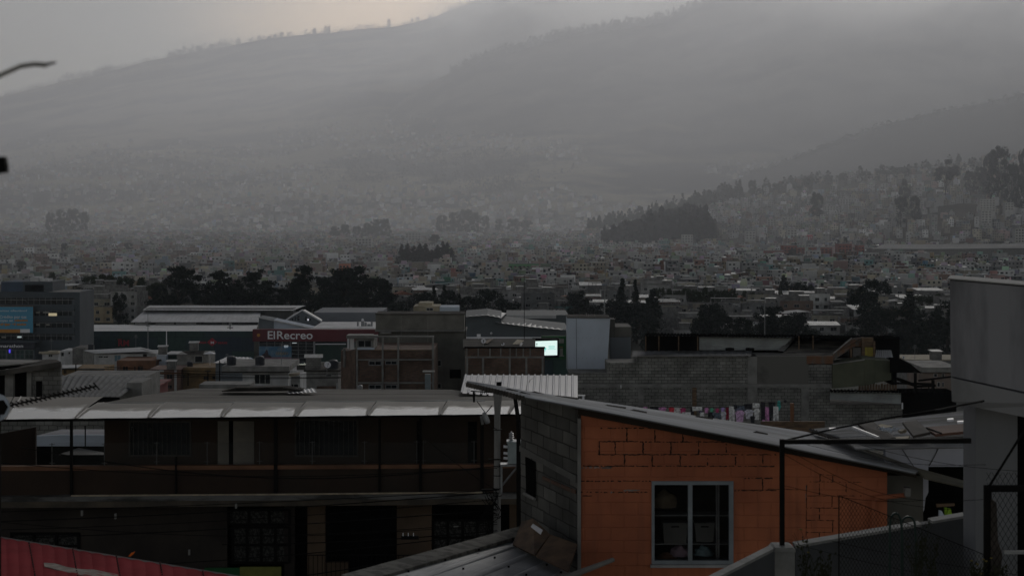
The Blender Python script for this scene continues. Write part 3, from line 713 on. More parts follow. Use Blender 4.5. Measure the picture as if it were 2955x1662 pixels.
# ------------------------------------------------------------------ shopping centre and the blocks this side of it
m_office = mat('dark_blue_cladding', (.075, .09, .105), (.06, .07, .082), scale=.15, rough=.7)
m_office2 = mat('blue_plant_room', (.07, .10, .15), (.055, .075, .11), scale=.3, rough=.7)
m_white = mat('white_paint', (.62, .62, .63), (.46, .46, .47), scale=.8, rough=.85, grime=.4)
m_cream = mat('cream_paint', (.48, .42, .31), (.36, .31, .23), scale=.8, rough=.9, grime=.5)
m_ochre = mat('ochre_paint', (.27, .17, .075), (.19, .125, .06), scale=.9, rough=.9, grime=.6)
m_salmon = mat('salmon_paint', (.24, .145, .115), (.18, .11, .09), scale=.9, rough=.9, grime=.6)
m_orangewall = mat('orange_brown_paint', (.24, .115, .065), (.17, .085, .05), scale=.7, rough=.9, grime=.6)
m_redroof = mat('red_roof_paint', (.22, .05, .05), (.15, .04, .04), scale=.7, rough=.8)
m_palemetal = mat('pale_metal_sheet', (.5, .5, .52), (.36, .36, .37), scale=.25, rough=.5, spec=.4, detail=8, stretch=(1, .4, 1))
m_skylight = mat('dark_roof_light', (.14, .14, .14), (.09, .09, .09), scale=.5, rough=.5)
m_maroon = mat('maroon_fascia', (.13, .012, .022), (.1, .01, .017), scale=.08, rough=.45)
m_letter = mat('pale_lettering', (.85, .84, .88), (.8, .79, .83), rough=.5)
m_redletter = mat('red_lettering', (.42, .03, .05), (.36, .025, .045), rough=.5)
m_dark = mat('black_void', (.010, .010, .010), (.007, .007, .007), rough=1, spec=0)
m_dgreen = mat('dark_green_cladding', (.02, .05, .04), (.014, .034, .028), scale=.2, rough=.7)
m_bgrey = mat('blue_grey_wall', (.16, .18, .2), (.12, .135, .15), scale=.2, rough=.8)
m_white2 = mat('bluish_white_paint', (.54, .60, .70), (.47, .52, .60), scale=.35, rough=.85, grime=.3)
m_redbrick = brick('red_brick', (.19, .115, .085), (.125, .078, .06), (.11, .1, .09), w=.3, h=.12, ms=.018, noise_c=.5)
m_blockwall = brick('grey_block_wall', (.29, .285, .27), (.20, .198, .187), (.06, .058, .054), w=.46, h=.22, ms=.016, noise_c=.5, irregular=.07)
m_roofdark = mat('weathered_dark_roof', (.11, .10, .092), (.045, .043, .04), scale=.8, rough=1, detail=8, spec=.05)
m_wood = mat('weathered_wood', (.2, .13, .08), (.1, .07, .05), scale=1.5, rough=.9, stretch=(1, 1, 6))
m_steel = mat('galvanised_steel', (.3, .31, .32), (.2, .2, .21), rough=.5, metal=.5)
m_black = mat('black_painted_steel', (.009, .009, .010), (.013, .012, .011), rough=.8, spec=.04)
# curtain wall of the mall: big teal and blue panels
def panel_mat():
    m = brick('teal_and_blue_panels', (.045, .082, .072), (.04, .055, .08), (.03, .045, .045), w=9, h=4.5, ms=.05, noise_c=.15, offset=.37); return m
m_teal = panel_mat()

def win(root, px0, y0, px1, y1, d, fr=m_frame, gl=m_glass, t=.07, name='window', nm=1, hb=0):
    """window set 6 cm proud of a wall at depth d: frame, panes and mullions in one part"""
    a, b = P(px0, y1, d), P(px1, y0, d); mb = MB(); w = b.x-a.x; h = b.z-a.z
    f = min(t, w*.14, h*.14)
    mb.box(a.x, d-.06, a.z, b.x, d-.004, a.z+f, 1); mb.box(a.x, d-.06, b.z-f, b.x, d-.004, b.z, 1)
    mb.box(a.x, d-.06, a.z+f, a.x+f, d-.004, b.z-f, 1); mb.box(b.x-f, d-.06, a.z+f, b.x, d-.004, b.z-f, 1)
    mb.box(a.x+f, d-.03, a.z+f, b.x-f, d-.006, b.z-f, 0)
    for i in range(1, nm+1): q = a.x+w*i/(nm+1); mb.box(q-f*.4, d-.055, a.z+f, q+f*.4, d-.031, b.z-f, 1)
    for i in range(1, hb+1): q = a.z+h*i/(hb+1); mb.box(a.x+f, d-.052, q-f*.35, b.x-f, d-.0315, q+f*.35, 1)
    return mb.build(name, [gl, fr], parent=root)
def bld(name, label, cat, px0, px1, y0, d, depth, wm, wins=(), group=None, zb=None, fr=m_frame, roof=None, parapet=0, ybot=None):
    """building with its front at depth d; top edge at picture height y0; stands on the ground"""
    a, b = P(px0, y0, d), P(px1, y0, d)
    zb = (ground_z(a.x, d)-2 if zb is None else zb) if ybot is None else P(0, ybot, d).z
    root = thing(name, label, cat, ((a.x+b.x)/2, d+depth/2, zb), group)
    mb = MB(); mb.box(a.x, d, zb, b.x, d+depth, a.z); 
    if parapet:
        for q in ((a.x, d, b.x, d+.15), (a.x, d+depth-.15, b.x, d+depth), (a.x, d+.15, a.x+.15, d+depth-.15), (b.x-.15, d+.15, b.x, d+depth-.15)): mb.box(q[0], q[1], a.z+.002, q[2], q[3], a.z+parapet)
    mb.build('wall', wm, parent=root)
    if roof is not None:
        mb = MB(); o = .25; mb.box(a.x-o, d-o, a.z+.003, b.x+o, d+depth+o, a.z+.16); mb.build('roof', roof, parent=root)
    for w_ in wins: win(root, *w_[:4], d, fr=fr, nm=w_[4] if len(w_) > 4 else 1)
    return root
def sub(root, name, m, f):
    mb = MB(); f(mb); return mb.build(name, m, parent=root)
def plates(root, name, m, lst, t=.1):
    mb = MB()
    for q in lst: mb.plate([P(*p) for p in q], t, d=(0, 0, -1))
    return mb.build(name, m, parent=root)
def pole(name, label, cat, px, y0, y1, d, r, m=m_steel, arms=(), group=None):
    mb = MB(); mb.tube([P(px, y1, d), P(px, y0, d)], r, 6, r1=r*.6)
    for (ya, half) in arms: mb.tube([P(px-half, ya, d), P(px+half, ya, d)], r*.7, 5)
    return one(mb, name, label, cat, m, group)

# office block on the left
D = 500
off = thing('office_building', 'dark blue grey office block with long window strips behind the blue billboard', 'building', (P(80, 900, D).x, D, 2))
def f(mb):
    a, b = P(-160, 843, D), P(230, 843, D); mb.box(a.x, D, 1, b.x, D+17, a.z)
    for yy in (880, 914, 948): mb.pbox(-160, yy, 214, yy+16, D-.35, .34)
sub(off, 'wall', m_office, f)
for yy in (866, 899, 933, 969):
    def f(mb, yy=yy):
        mb.pbox(-160, yy-6, 216, yy-1.5, D-.02, .015, 0); mb.pbox(-160, yy+.5, 207, yy+12, D-.02, .015, 0)
        for i in range(23): mb.pbox(-150+i*16.5, yy-7, -149.4+i*16.5, yy+12, D-.10, .075, 1)
        mb.pbox(-160, yy-1.2, 214, yy-.4, D-.12, .08, 1)
    sub(off, 'window_band', [m_glass, m_steel], f)
m_lit = mat('lit_office_window', (.5, .45, .3), emit=((.9, .76, .48), .33)); m_lit2 = mat('lit_cool_window', (.5, .5, .5), emit=((.7, .85, .85), .34)); m_lit3 = mat('faint_blind', (.35, .33, .3), (.3, .3, .28))
for q, m in (((140, 903.5, 164, 911.5), m_lit), ((50, 970, 62, 974.6), m_lit2), ((104, 935, 115, 939), m_lit3), ((133, 935, 143, 939), m_lit3), ((124, 900, 143, 903.3), m_lit3), ((103, 900, 115, 903.5), m_lit3), ((4, 971, 17, 975), m_lit3)):
    mb = MB(); mb.pbox(*q, D-.16, .1); mb.build('lit_window', m, parent=off)
sub(off, 'rooftop_room', m_office2, lambda mb: mb.pbox(3, 813, 66, 842.9, D+4, 14))
def f(mb):
    mb.pbox(66.2, 813, 152, 822, D+4, 14); mb.pbox(66.2, 822, 72, 842.9, D+4, 14); mb.pbox(126, 822, 152, 842.9, D+4, 14); mb.pbox(72, 822, 126, 842.9, D+14, 3)
sub(off, 'rooftop_loggia', m_office, f)
sub(off, 'rooftop_hut', m_white, lambda mb: (mb.pbox(88, 800, 110, 812.9, D+6, 6), mb.pbox(116, 805, 139, 812.9, D+6, 5)))
plates(off, 'roof_sheet', m_fibro, [[(142, 842.5, D+1), (228, 842.5, D+1), (240, 836, D+12), (142, 837, D+12)]], .2)
# billboard
bb = thing('billboard', 'sky blue billboard with white and orange lettering on the dark office block', 'billboard', P(40, 961, D-2))
sub(bb, 'board', mat('sky_blue_vinyl', (.10, .33, .50), (.085, .29, .45), scale=.1, rough=.6), lambda mb: mb.pbox(-60, 885.5, 95, 960, D-2, .25))
sub(bb, 'frame', m_wood, lambda mb: (mb.pbox(-60, 882.5, 95, 885.3, D-2.05, .3), mb.pbox(-60, 883, 95, 959, D-1.7, 1.3)))
m_or = mat('orange_lettering', (.55, .25, .05), (.5, .22, .05), rough=.5); m_wl = mat('white_vinyl_lettering', (.55, .62, .68), (.5, .57, .63), rough=.5)
sz = 1/F*D
def tx(s, px, y, capx, wpx, m, parent, d, nm='lettering', bold=.02):
    return text_part(s, nm, capx/.70*d/F, P(px, y, d-.03), m, parent, bold=bold, depth=.015, width=wpx*d/F)
tx('¿Necesitas efectivo?', -32, 899, 5, 110, m_wl, bb, D-2); tx('Crédito por tus', -2, 918, 8, 78, m_wl, bb, D-2, bold=.03); tx('joyas en', -2, 928, 7, 40, m_wl, bb, D-2, bold=.03)
tx('minutos', 42, 927, 6.5, 38, m_or, bb, D-2, bold=.05); tx('sin dejar el auto', -20, 938.5, 6.5, 96, m_or, bb, D-2, bold=.05)
sub(bb, 'orange_strip', m_or, lambda mb: mb.pbox(-60, 950, 58, 960, D-2.04, .03)); sub(bb, 'white_badge', m_letter, lambda mb: mb.pbox(58.4, 949.5, 86, 960, D-2.06, .05))
sg = thing('shop_sign', 'dark navy shop sign with pale letters under the office block', 'sign', P(40, 1006, D-6))
sub(sg, 'panel', mat('navy_panel', (.02, .022, .04), (.016, .018, .03), rough=.5), lambda mb: mb.pbox(-60, 989, 100, 1006, D-6, .4)); tx('marathon', -2, 1002.5, 9, 68, m_letter, sg, D-6, bold=.02)
sh = thing('shopfront', 'glass shopfront below the navy shop sign on the far left', 'shopfront', P(40, 1040, D-5.6))
sub(sh, 'wall', m_office, lambda mb: (mb.pbox(-60, 1006.5, 100, 1062, D-5, 5), mb.pbox(-60, 984, 103, 988.6, D-6, 6)))
for k in range(6): win(sh, -58+k*26, 1009, -34+k*26, 1036, D-5, fr=m_steel, gl=mat('teal_shop_glass', (.05, .085, .085), (.02, .03, .03), scale=.3, rough=.15, spec=.6), nm=1, hb=1)
mb = MB(); mb.pbox(25.5, 1008, 29.5, 1018, D-5.5, .2); one(mb, 'neon_light', 'small vivid blue light glowing in the shopfront', 'light', mat('blue_neon', (.1, .1, .8), emit=((.12, .09, 1), .7)))

# the mall
D = 550
mall = thing('shopping_mall', 'long teal and blue mall hall with tiers of pale metal roofs', 'building', (P(500, 1000, D).x, D+40, 2))
def f(mb):
    a, b = P(215, 955.5, D), P(732, 955.5, D); mb.box(a.x, D, 1, b.x, D+1, a.z)
sub(mall, 'wall', m_teal, f)
sub(mall, 'annex', m_bgrey, lambda mb: mb.pbox(100, 985, 212, 1060, D-18, 22))
mb = MB(); mb.corr(P(228, 955.5, D-.5), P(738, 955.5, D-.5), P(745, 937, D+42), P(262, 937, D+42), 1.6, .03); mb.build('lower_roof', mat('bright_metal_sheet', (.52, .52, .53), (.38, .38, .39), scale=.12, rough=.45, spec=.5, detail=8), parent=mall)
plates(mall, 'roof_light', m_skylight, [[(272, 949, D+15), (292, 949, D+15), (325, 939, D+38), (305, 939, D+38)], [(352, 948.5, D+16), (365, 948.5, D+16), (372, 945.5, D+23), (358, 945.5, D+23)], [(378, 952, D+8), (402, 952, D+8), (418, 945, D+24), (384, 946, D+22)], [(424, 953, D+5), (468, 953, D+5), (480, 948, D+17), (430, 948, D+17)]], .05)
sub(mall, 'clerestory', m_skylight, lambda mb: mb.pbox(386, 929, 745, 938, D+43, 10))
for q in ((390, 426), (449, 502), (508, 566), (580, 640), (655, 742)):
    sub(mall, 'clerestory_window', m_white if q[0] < 570 else m_glass, lambda mb, q=q: mb.pbox(q[0], 931.5, q[1], 936, D+42.9, .08))
mb = MB(); mb.corr(P(377, 929.5, D+40), P(750, 929.5, D+40), P(752, 899, D+66), P(414, 899, D+66), 1.6, .035); mb.build('middle_roof', m_palemetal, parent=mall)
sub(mall, 'upper_wall', m_skylight, lambda mb: mb.pbox(420, 890, 846, 925, D+67, 8))
mb = MB(); mb.corr(P(411, 894.5, D+62), P(845, 896, D+62), P(883, 881.5, D+88), P(432, 881.5, D+88), 1.6, .035); mb.build('top_roof', m_palemetal, parent=mall)
# gable front at the right end
ga = [(822, 927, D+30), (872, 896, D+30), (926, 929, D+30), (926, 950, D+30), (822, 950, D+30)]
mb = MB(); mb.plate([P(*p) for p in ga], .5, d=(0, 1, 0)); mb.build('gable_wall', m_bgrey, parent=mall)
mb = MB(); mb.tube([P(820, 927, D+29.6), P(872, 895, D+29.6), P(928, 928, D+29.6)], .28, 4); mb.build('gable_trim', m_letter, parent=mall)
plates(mall, 'gable_roof', m_skylight, [[(820, 926, D+29.5), (872, 894, D+29.5), (880, 893, D+56), (850, 903, D+56)], [(872, 894, D+29.5), (929, 927, D+29.5), (930, 922, D+56), (880, 893, D+56)]], .2)
for q in ((842, 918, 846, 925), (850, 914, 854, 925), (858, 910, 864, 925), (880, 912, 886, 925), (892, 918, 898, 926)): sub(mall, 'gable_window', m_glass, lambda mb, q=q: mb.pbox(*q, D+29.9, .08))
mb = MB(); mb.pbox(887, 920, 891, 925, D+29.7, .1); mb.build('lamp', mat('small_lit_lamp', (.6, .6, .6), emit=((.9, .9, 1), .5)), parent=mall)
sub(mall, 'rear_wall', mat('pale_blue_grey_cladding', (.24, .25, .28), (.2, .21, .235), scale=.1, rough=.8), lambda mb: mb.pbox(905, 901.5, 1100, 955, D+60, 30))
# shed in front of the gable
mb = MB(); mb.plate([P(747, 915, D+4), P(790, 922, D+4), P(790, 951, D+4), P(747, 951, D+4)], 9, d=(0, 1, 0)); mb.build('shed_wall', m_bgrey, parent=mall)
mb = MB(); mb.plate([P(790.2, 922.5, D+4.2), P(904, 947, D+4.2), P(904, 951, D+4.2), P(790.2, 951, D+4.2)], 8.6, d=(0, 1, 0)); mb.build('shed_gable', m_white2, parent=mall)
plates(mall, 'shed_roof', m_white, [[(744, 914, D+3), (908, 948, D+3), (908, 945, D+14), (744, 911, D+14)]], .35)
sub(mall, 'forecourt_roof', m_palemetal, lambda mb: mb.pbox(900, 946.5, 1085, 950.5, D-1, 30))
def f(mb):
    for x, h, w in ((1030, 929, 5), (1042, 925, 9), (1052, 931, 6), (1060, 935, 9), (1070, 928, 5)): mb.pbox(x, h, x+w, 946.4, D+8, 1)
sub(mall, 'roof_machinery', m_steel, f)
sub(mall, 'roof_tank', m_letter, lambda mb: mb.lathe(P(1046, 926, D+7), [(0, 0), (.35, 0), (.35, .6), (0, .8)], 8))
# maroon fascia with the name
fa = thing('mall_sign', 'long maroon fascia with big pale name letters above the glass entrance', 'sign', P(900, 985, D-5))
sub(fa, 'fascia', m_maroon, lambda mb: mb.pbox(729, 950.5, 1100, 985, D-5, 4))
tx('El', 770.5, 978, 23, 21, m_letter, fa, D-5, bold=.05); tx('Recreo', 797, 978, 23, 103, m_letter, fa, D-5, bold=.05)
mb = MB(); c = P(746, 967, D-5.1); mb.lathe(c, [(0, 0), (.55, 0), (.55, .08), (.28, .12), (0, .1)], 10, axis=Vector((0, -1, 0))); mb.build('emblem', m_or, parent=fa)
en = thing('mall_entrance', 'gridded glass entrance block below the maroon mall sign', 'building', P(830, 1060, D-4))
sub(en, 'wall', m_dark, lambda mb: mb.pbox(747, 985.3, 908, 1075, D-3.4, 3))
mb = MB()
for i in range(8): mb.pbox(747+i*22.6, 985.5, 748+i*22.6, 1044, D-3.95, .12)
for y in (991, 999, 1010, 1021, 1032, 1043): mb.pbox(747, y, 905, y+.8, D-3.9, .1)
mb.pbox(904, 985.4, 909, 1056, D-4, .5); mb.build('mullions', m_steel, parent=en)
sub(en, 'glass', m_glass, lambda mb: mb.pbox(748, 985.6, 904, 1044, D-3.6, .05))
sub(en, 'red_counter', m_redletter, lambda mb: (mb.pbox(846, 1035, 863, 1041, D-3.97, .06)))
sub(en, 'ceiling_light', mat('entrance_strip_light', (.8, .8, .8), emit=((.85, .95, 1), .35)), lambda mb: (mb.pbox(843, 988.6, 856, 990.2, D-4.1, .1), mb.pbox(819, 996.8, 832, 998.4, D-4.1, .1), mb.pbox(820, 1001, 831, 1002.6, D-4.3, .1)))
sub(en, 'navy_band', mat('navy_band', (.015, .03, .04), (.012, .025, .035), rough=.6), lambda mb: mb.pbox(795, 1043.5, 912, 1056, D-4.6, .5)); tx("McDonald's", 840, 1054, 6.6, 52, mat('backlit_letters', (.8, .8, .7), emit=((.85, .88, .75), .18)), en, D-4.62, bold=.06)
ad = thing('advert_panel', 'blue and pink printed advert on the left of the glass entrance', 'advert', P(794, 1042, D-4.3))
sub(ad, 'blue_print', mat('blue_print', (.06, .16, .27), (.16, .26, .35), scale=.35, rough=.6, lo=.45, hi=.6), lambda mb: mb.pbox(747.5, 999.5, 841, 1030, D-4.3, .2))
sub(ad, 'pink_print', mat('pink_print', (.3, .17, .22), (.22, .16, .2), scale=.4, rough=.6), lambda mb: mb.pbox(747.5, 1030.2, 841, 1041.5, D-4.3, .2))
sub(ad, 'dark_shape', mat('dark_print', (.04, .025, .035), (.06, .04, .05), rough=.6), lambda mb: mb.plate([P(754, 1031, D-4.36), P(784, 1032, D-4.36), P(780, 1025, D-4.36), P(775, 1024, D-4.36), P(772, 1010, D-4.36), P(768, 1009, D-4.36), P(764, 1018, D-4.36), P(757, 1023, D-4.36)], .03, d=(0, -1, 0)))
sub(ad, 'cream_mark', m_cream, lambda mb: [mb.tube([P(796+i*7, 1024, D-4.4), P(798+i*7, 1014, D-4.4), P(801+i*7, 1024, D-4.4), P(803+i*7, 1016, D-4.4)], .12, 4) for i in range(5)])
gs = thing('dark_green_hall', 'blank dark green wall with a pale beam along its top, right of the glass entrance', 'building', P(950, 1060, D-3))
sub(gs, 'wall', m_dgreen, lambda mb: mb.pbox(909.5, 985.3, 1040, 1075, D-3, 3)); sub(gs, 'beam', m_letter, lambda mb: mb.pbox(910, 991.5, 998, 994, D-3.8, .5)); sub(gs, 'transom', m_glass, lambda mb: mb.pbox(910, 986, 1040, 991, D-3.1, .08))
rm = thing('red_letter_sign', 'red two-letter shop sign on the teal mall wall', 'sign', P(355, 998, D-.4))
sub(rm, 'backing', m_dgreen, lambda mb: mb.pbox(334, 976, 375, 1001, D-.2, .15)); tx('RM', 340, 998, 17, 31, m_redletter, rm, D-.25, bold=.06); sub(rm, 'bar', m_redletter, lambda mb: mb.pbox(339, 978.5, 352, 980.3, D-.32, .08))
mg = thing('supermarket_sign', 'thin red word sign crossed by a red diamond on the teal mall wall', 'sign', P(608, 998, D-.4))
mb = MB(); mb.plate([P(597, 987.5, D-.3), P(612, 974.5, D-.3), P(627, 987.5, D-.3), P(612, 999, D-.3)], .25, d=(0, 1, 0)); mb.build('diamond', m_redletter, parent=mg)
tx('M', 607.5, 991.5, 6.5, 9.5, m_letter, mg, D-.34, bold=.04); tx('MEGA', 566, 991, 5.5, 30, m_redletter, mg, D-.25, bold=.04); tx('MAXI', 629, 992, 5.5, 26, m_redletter, mg, D-.25, bold=.04)
# larger buildings standing out of the city carpet
m_rb = mat('far_red_brick', (.30, .09, .07), (.2, .065, .05), scale=.12, rough=.9); m_gr = mat('leaf_green_paint', (.10, .30, .12), (.08, .25, .1), scale=.2); m_cor = mat('coral_paint', (.5, .18, .1), (.42, .15, .09), scale=.2); m_wh = mat('far_white_render', (.46, .46, .45), (.36, .36, .355), scale=.2)
def far_block(name, label, px0, px1, y0, d, depth, m, bands=(), cols=0, roofm=None, zb=None, group=None):
    a, b = P(px0, y0, d), P(px1, y0, d); zb = (2.0 if d < 1750 else hill_z((px0+px1)/2, d)-4) if zb is None else zb
    o = thing(name, label, 'building', ((a.x+b.x)/2, d, zb), group); mb = MB(); mb.box(a.x, d, zb-4, b.x, d+depth, a.z); mb.build('wall', m, parent=o)
    mb = MB(); mb.box(a.x-.4, d-.4, a.z+.01, b.x+.4, d+depth+.4, a.z+.35); mb.build('roof', roofm or m_flat, parent=o)
    for y in bands:
        for k in range(cols):
            w = (px1-px0)/cols; mb = MB(); mb.pbox(px0+(k+.22)*w, y, px0+(k+.78)*w, y+6600/d, d-.2, .19); mb.build('window', m_glass, parent=o)
    return o
far_block('school_building', 'long dark red brick building low on the right of the city', 2196, 2262, 724, 1650, 18, m_rb, (729, 736), 6); far_block('school_building', 'tall dark red brick block left of the long red row', 2262, 2300, 709, 1655, 18, m_rb, (714, 722, 730), 4); far_block('school_building', 'middle red brick row with stripe-like storeys', 2300, 2402, 715, 1660, 18, m_rb, (719, 726, 733), 9); far_block('school_building', 'square red brick block at the right end of the red row', 2420, 2458, 704, 1655, 18, m_rb, (710, 719, 728), 4); far_block('school_building', 'narrow red brick block nearest the long pale warehouse', 2476, 2494, 708, 1650, 16, m_rb, (714, 723), 2)
o = far_block('striped_tower', 'small red and white striped tower above the red brick row', 2333, 2343, 690, 1900, 6, m_wh); sub(o, 'red_stripe', m_redletter, lambda mb: [mb.pbox(x, 681, x+2.4, 700, 1899.6, .3) for x in (2332, 2337, 2342)]); sub(o, 'cap', m_redletter, lambda mb: mb.pbox(2331, 678, 2345, 683, 1899.5, 7))
w_ = thing('long_warehouse', 'very long pale grey warehouse under the right hillside', 'warehouse', (P(2700, 720, 1640).x, 1640, 2)); sub(w_, 'wall', m_conc, lambda mb: mb.pbox(2525, 718, 3000, 770, 1640, 40)); plates(w_, 'roof', mat('far_pale_roof', (.2, .2, .2), (.15, .15, .15), scale=.02), [[(2518, 720, 1638), (3000, 716, 1638), (3000, 703, 1700), (2545, 706, 1700)]], .5)
far_block('green_building', 'leaf green building with a dark window band mid city', 1468, 1555, 762, 1290, 14, m_gr, (768, 777), 7); far_block('coral_building', 'coral red house standing out left of the conifer clump', 978, 1008, 761, 1200, 12, m_cor, (767, 775), 3)
far_block('blue_shed', 'long blue grey shed roof behind the trees in mid city', 1350, 1600, 838, 900, 30, m_bgrey, (), 0, m_bgrey)
for i, (x0, x1, y, d) in enumerate(((2583, 2613, 592, 2080), (2424, 2480, 574, 2300), (2378, 2420, 594, 2260), (2402, 2424, 615, 2180), (2828, 2872, 575, 2050), (2832, 2862, 608, 2000), (2272, 2300, 662, 1960), (2256, 2300, 626, 2150), (2215, 2240, 632, 2150), (1968, 2000, 678, 1960), (2482, 2520, 508, 2600), (2152, 2180, 668, 1960), (2930, 2990, 660, 1800), (2900, 2925, 585, 2040), (1170, 1215, 672, 2100), (1025, 1072, 688, 1900))):
    h_ = 3 if i not in (0, 4, 5, 12) else 5
    far_block('apartment_block', 'pale many-windowed block on the far slopes and plain, %s from left' % ORD[sorted(range(16), key=lambda q: [2583, 2424, 2378, 2402, 2828, 2832, 2272, 2256, 2215, 1968, 2482, 2152, 2930, 2900, 1170, 1025][q]).index(i)], x0, x1, y, d, 10, m_wh, [y+3+k*7.5*2000/d*.95 for k in range(h_)], max(3, int((x1-x0)/8)), None, None, 'pale blocks among the far houses')
pole('flagpole', 'thin white flagpole in front of the teal mall wall', 'pole', 480.5, 955, 1022, 420, .16, m_letter)
pole('antenna_mast', 'thin grey antenna mast left of the white flagpole', 'mast', 427, 905, 1010, 440, .12, m_steel, ((928, 8), (940, 6)))
mb = MB(); mb.tube([P(664, 950, 500), P(664, 932, 500)], .2, 6); mb.pbox(656, 944, 672, 947, 500, .8); mb.pbox(660, 933, 668, 937, 500, .8); one(mb, 'roof_vent', 'small dark vent stack on the lower pale mall roof', 'vent', m_steel)

# ---- houses between the mall and the balcony building
G2 = 'low houses in front of the mall'
h = bld('house', 'little pale house with cream roof edge right of the shopfront', 'house', 122, 168, 1021, 385, 7, m_white, [(140, 1022, 152, 1030)], G2, roof=m_cream)
sub(h, 'awning', m_cream, lambda mb: mb.plate([P(112, 1015, 383), P(168, 1012, 383), P(168, 1019, 382), P(112, 1020, 382)], .2, d=(0, 1, 0)))
bld('house', 'small white house with two square dark windows', 'house', 174, 209, 1012, 370, 7, m_white, [(176, 1016, 185, 1028, 0), (197, 1015, 203, 1022, 0)], G2)
bld('house', 'plain grey block house between two white houses', 'house', 209, 246, 1004, 365, 8, m_block, [], G2)
h = bld('house', 'long white house under a pale sloping metal roof with dark strips', 'house', 272, 449, 1021, 345, 10, m_white, [(284, 1027, 297, 1032), (299, 1027, 312, 1032), (412, 1021, 425, 1037, 0)], G2)
sub(h, 'side_wall', m_conc, lambda mb: mb.plate([P(240, 1013, 358), P(272, 1021, 345.2), P(272, 1080, 345.2), P(240, 1080, 358)], .2, d=(0, 1, 0)))
win(h, 330, 1024, 349, 1043, 345, gl=mat('blue_curtain', (.16, .26, .32), (.12, .2, .26), rough=.6))
mb = MB(); mb.corr(P(240, 1011, 356), P(276, 1020, 343), P(455, 1013, 343), P(406, 1002, 362), .7, .06, sub=1); mb.build('roof', m_palemetal, parent=h)
plates(h, 'roof_strip', m_skylight, [[(a, y+6, 346), (a+8, y+5.6, 346), (a-14, y, 355), (a-22, y+.4, 355)] for a, y in ((298, 1011.5), (340, 1009.5), (372, 1008), (425, 1004.8))], .04)
h = bld('house', 'orange house with a broad blank terrace wall over dark windows', 'house', 337, 450, 1040, 335, 9, m_orangewall, [(354, 1056, 370, 1071), (387, 1056, 392, 1070, 0), (397, 1056, 413, 1070)], G2, fr=m_orangewall)
sub(h, 'pillar', m_salmon, lambda mb: mb.pbox(337, 1056, 345, 1090, 334.9, .09))
h = bld('house', 'salmon house striped with two whitish vertical bands', 'house', 428, 522, 1066, 322, 9, m_salmon, [(438, 1082, 455, 1096), (481, 1080, 498, 1094), (482, 1110, 497, 1122)], G2, fr=m_salmon)
for q in ((459, 473), (503, 510)): sub(h, 'pale_band', m_white, lambda mb, q=q: mb.pbox(q[0], 1067, q[1], 1135, 321.92, .07))
sub(h, 'cornice', m_orangewall, lambda mb: mb.pbox(428, 1074, 522, 1079, 321.7, .28))
h = bld('house', 'ochre house with a wide overhanging upper band', 'house', 523, 665, 1078, 324, 9, m_ochre, [(587, 1085, 602, 1096), (612, 1085, 622, 1095, 0), (640, 1084, 655, 1097), (528, 1082, 533, 1091, 0)], G2, fr=m_ochre)
sub(h, 'upper_band', m_ochre, lambda mb: mb.pbox(528, 1061, 664, 1077.8, 323, 10))
h = bld('house', 'ragged grey rooftop structure with a dark open bay', 'house', 510, 600, 1022, 334, 8, m_conc, [(562, 1027, 585, 1046, 0)], G2)
sub(h, 'lean_to_roof', m_roofdark, lambda mb: mb.plate([P(524, 1013, 332), P(592, 1012, 332), P(585, 1022, 331), P(545, 1024, 331)], .15, d=(0, 1, 0)))
mb = MB(); c = P(606, 1020, 326); mb.lathe(c, [(1.15, 0), (.06, .42), (0, .44)], 8); mb.tube([c+Vector((0, 0, .4)), c-Vector((0, 0, 2.2))], .03, 5); one(mb, 'sun_umbrella', 'pale square parasol on a rooftop terrace in front of the mall', 'umbrella', m_letter)
h = bld('house', 'pale blue grey rooftop hut beside a dark green wall', 'house', 452, 479, 1024, 338, 6, m_white2, [(457, 1036, 467, 1043, 0)], G2)
bld('house', 'dark green walled rooftop room behind the pale blue hut', 'house', 479, 510, 1023, 340, 6, m_dgreen, [], G2, roof=m_white)
h = bld('house', 'low shed with bright striped metal roof beside the ochre house', 'house', 622, 738, 1048, 312, 7, m_bgrey, [(700, 1052, 712, 1058)], G2)
mb = MB(); mb.corr(P(615, 1047, 311), P(712, 1047.5, 311), P(722, 1031, 326), P(656, 1029, 326), .8, .07); mb.build('roof', m_palemetal, parent=h)
plates(h, 'roof_strip', m_skylight, [[(a, 1045, 312.5), (a+7, 1045, 312.5), (a+24, 1032, 325), (a+18, 1032, 325)] for a in (645, 672)], .04)
mb = MB(); mb.plate([P(712, 1048, 311.5), P(722, 1031, 318), P(752, 1047, 311.5), P(752, 1056, 311.5), P(712, 1056, 311.5)], .2, d=(0, 1, 0)); mb.build('gable', m_white2, parent=h)
cv = thing('taxi_sign', 'narrow white sign with black lettering on a roof left of the entrance block', 'sign', P(765, 1056, 300))
sub(cv, 'panel', m_letter, lambda mb: mb.plate([P(728, 1046, 300), P(752, 1045.5, 300), P(752, 1054, 300), P(728, 1055, 300)], .12, d=(0, 1, 0))); sub(cv, 'text_panel', m_letter, lambda mb: mb.plate([P(752.5, 1044.5, 300), P(800, 1041.5, 300), P(800, 1050.5, 300), P(752.5, 1053.5, 300)], .12, d=(0, 1, 0)))
sub(cv, 'bow_tie_mark', m_dark, lambda mb: (mb.pbox(731, 1049, 743, 1051.6, 299.9, .05), mb.pbox(734.5, 1047.6, 739.5, 1053, 299.88, .05))); tx('CHEVY CAR', 754, 1051.5, 5.5, 44, m_dark, cv, 299.95, bold=.02)
h = bld('house', 'low ochre house with small dark windows left of the salmon houses', 'house', 176, 300, 1063, 300, 8, m_ochre, [(183, 1066, 193, 1079), (232, 1068, 244, 1079), (258, 1067, 268, 1079)], G2, fr=m_ochre)
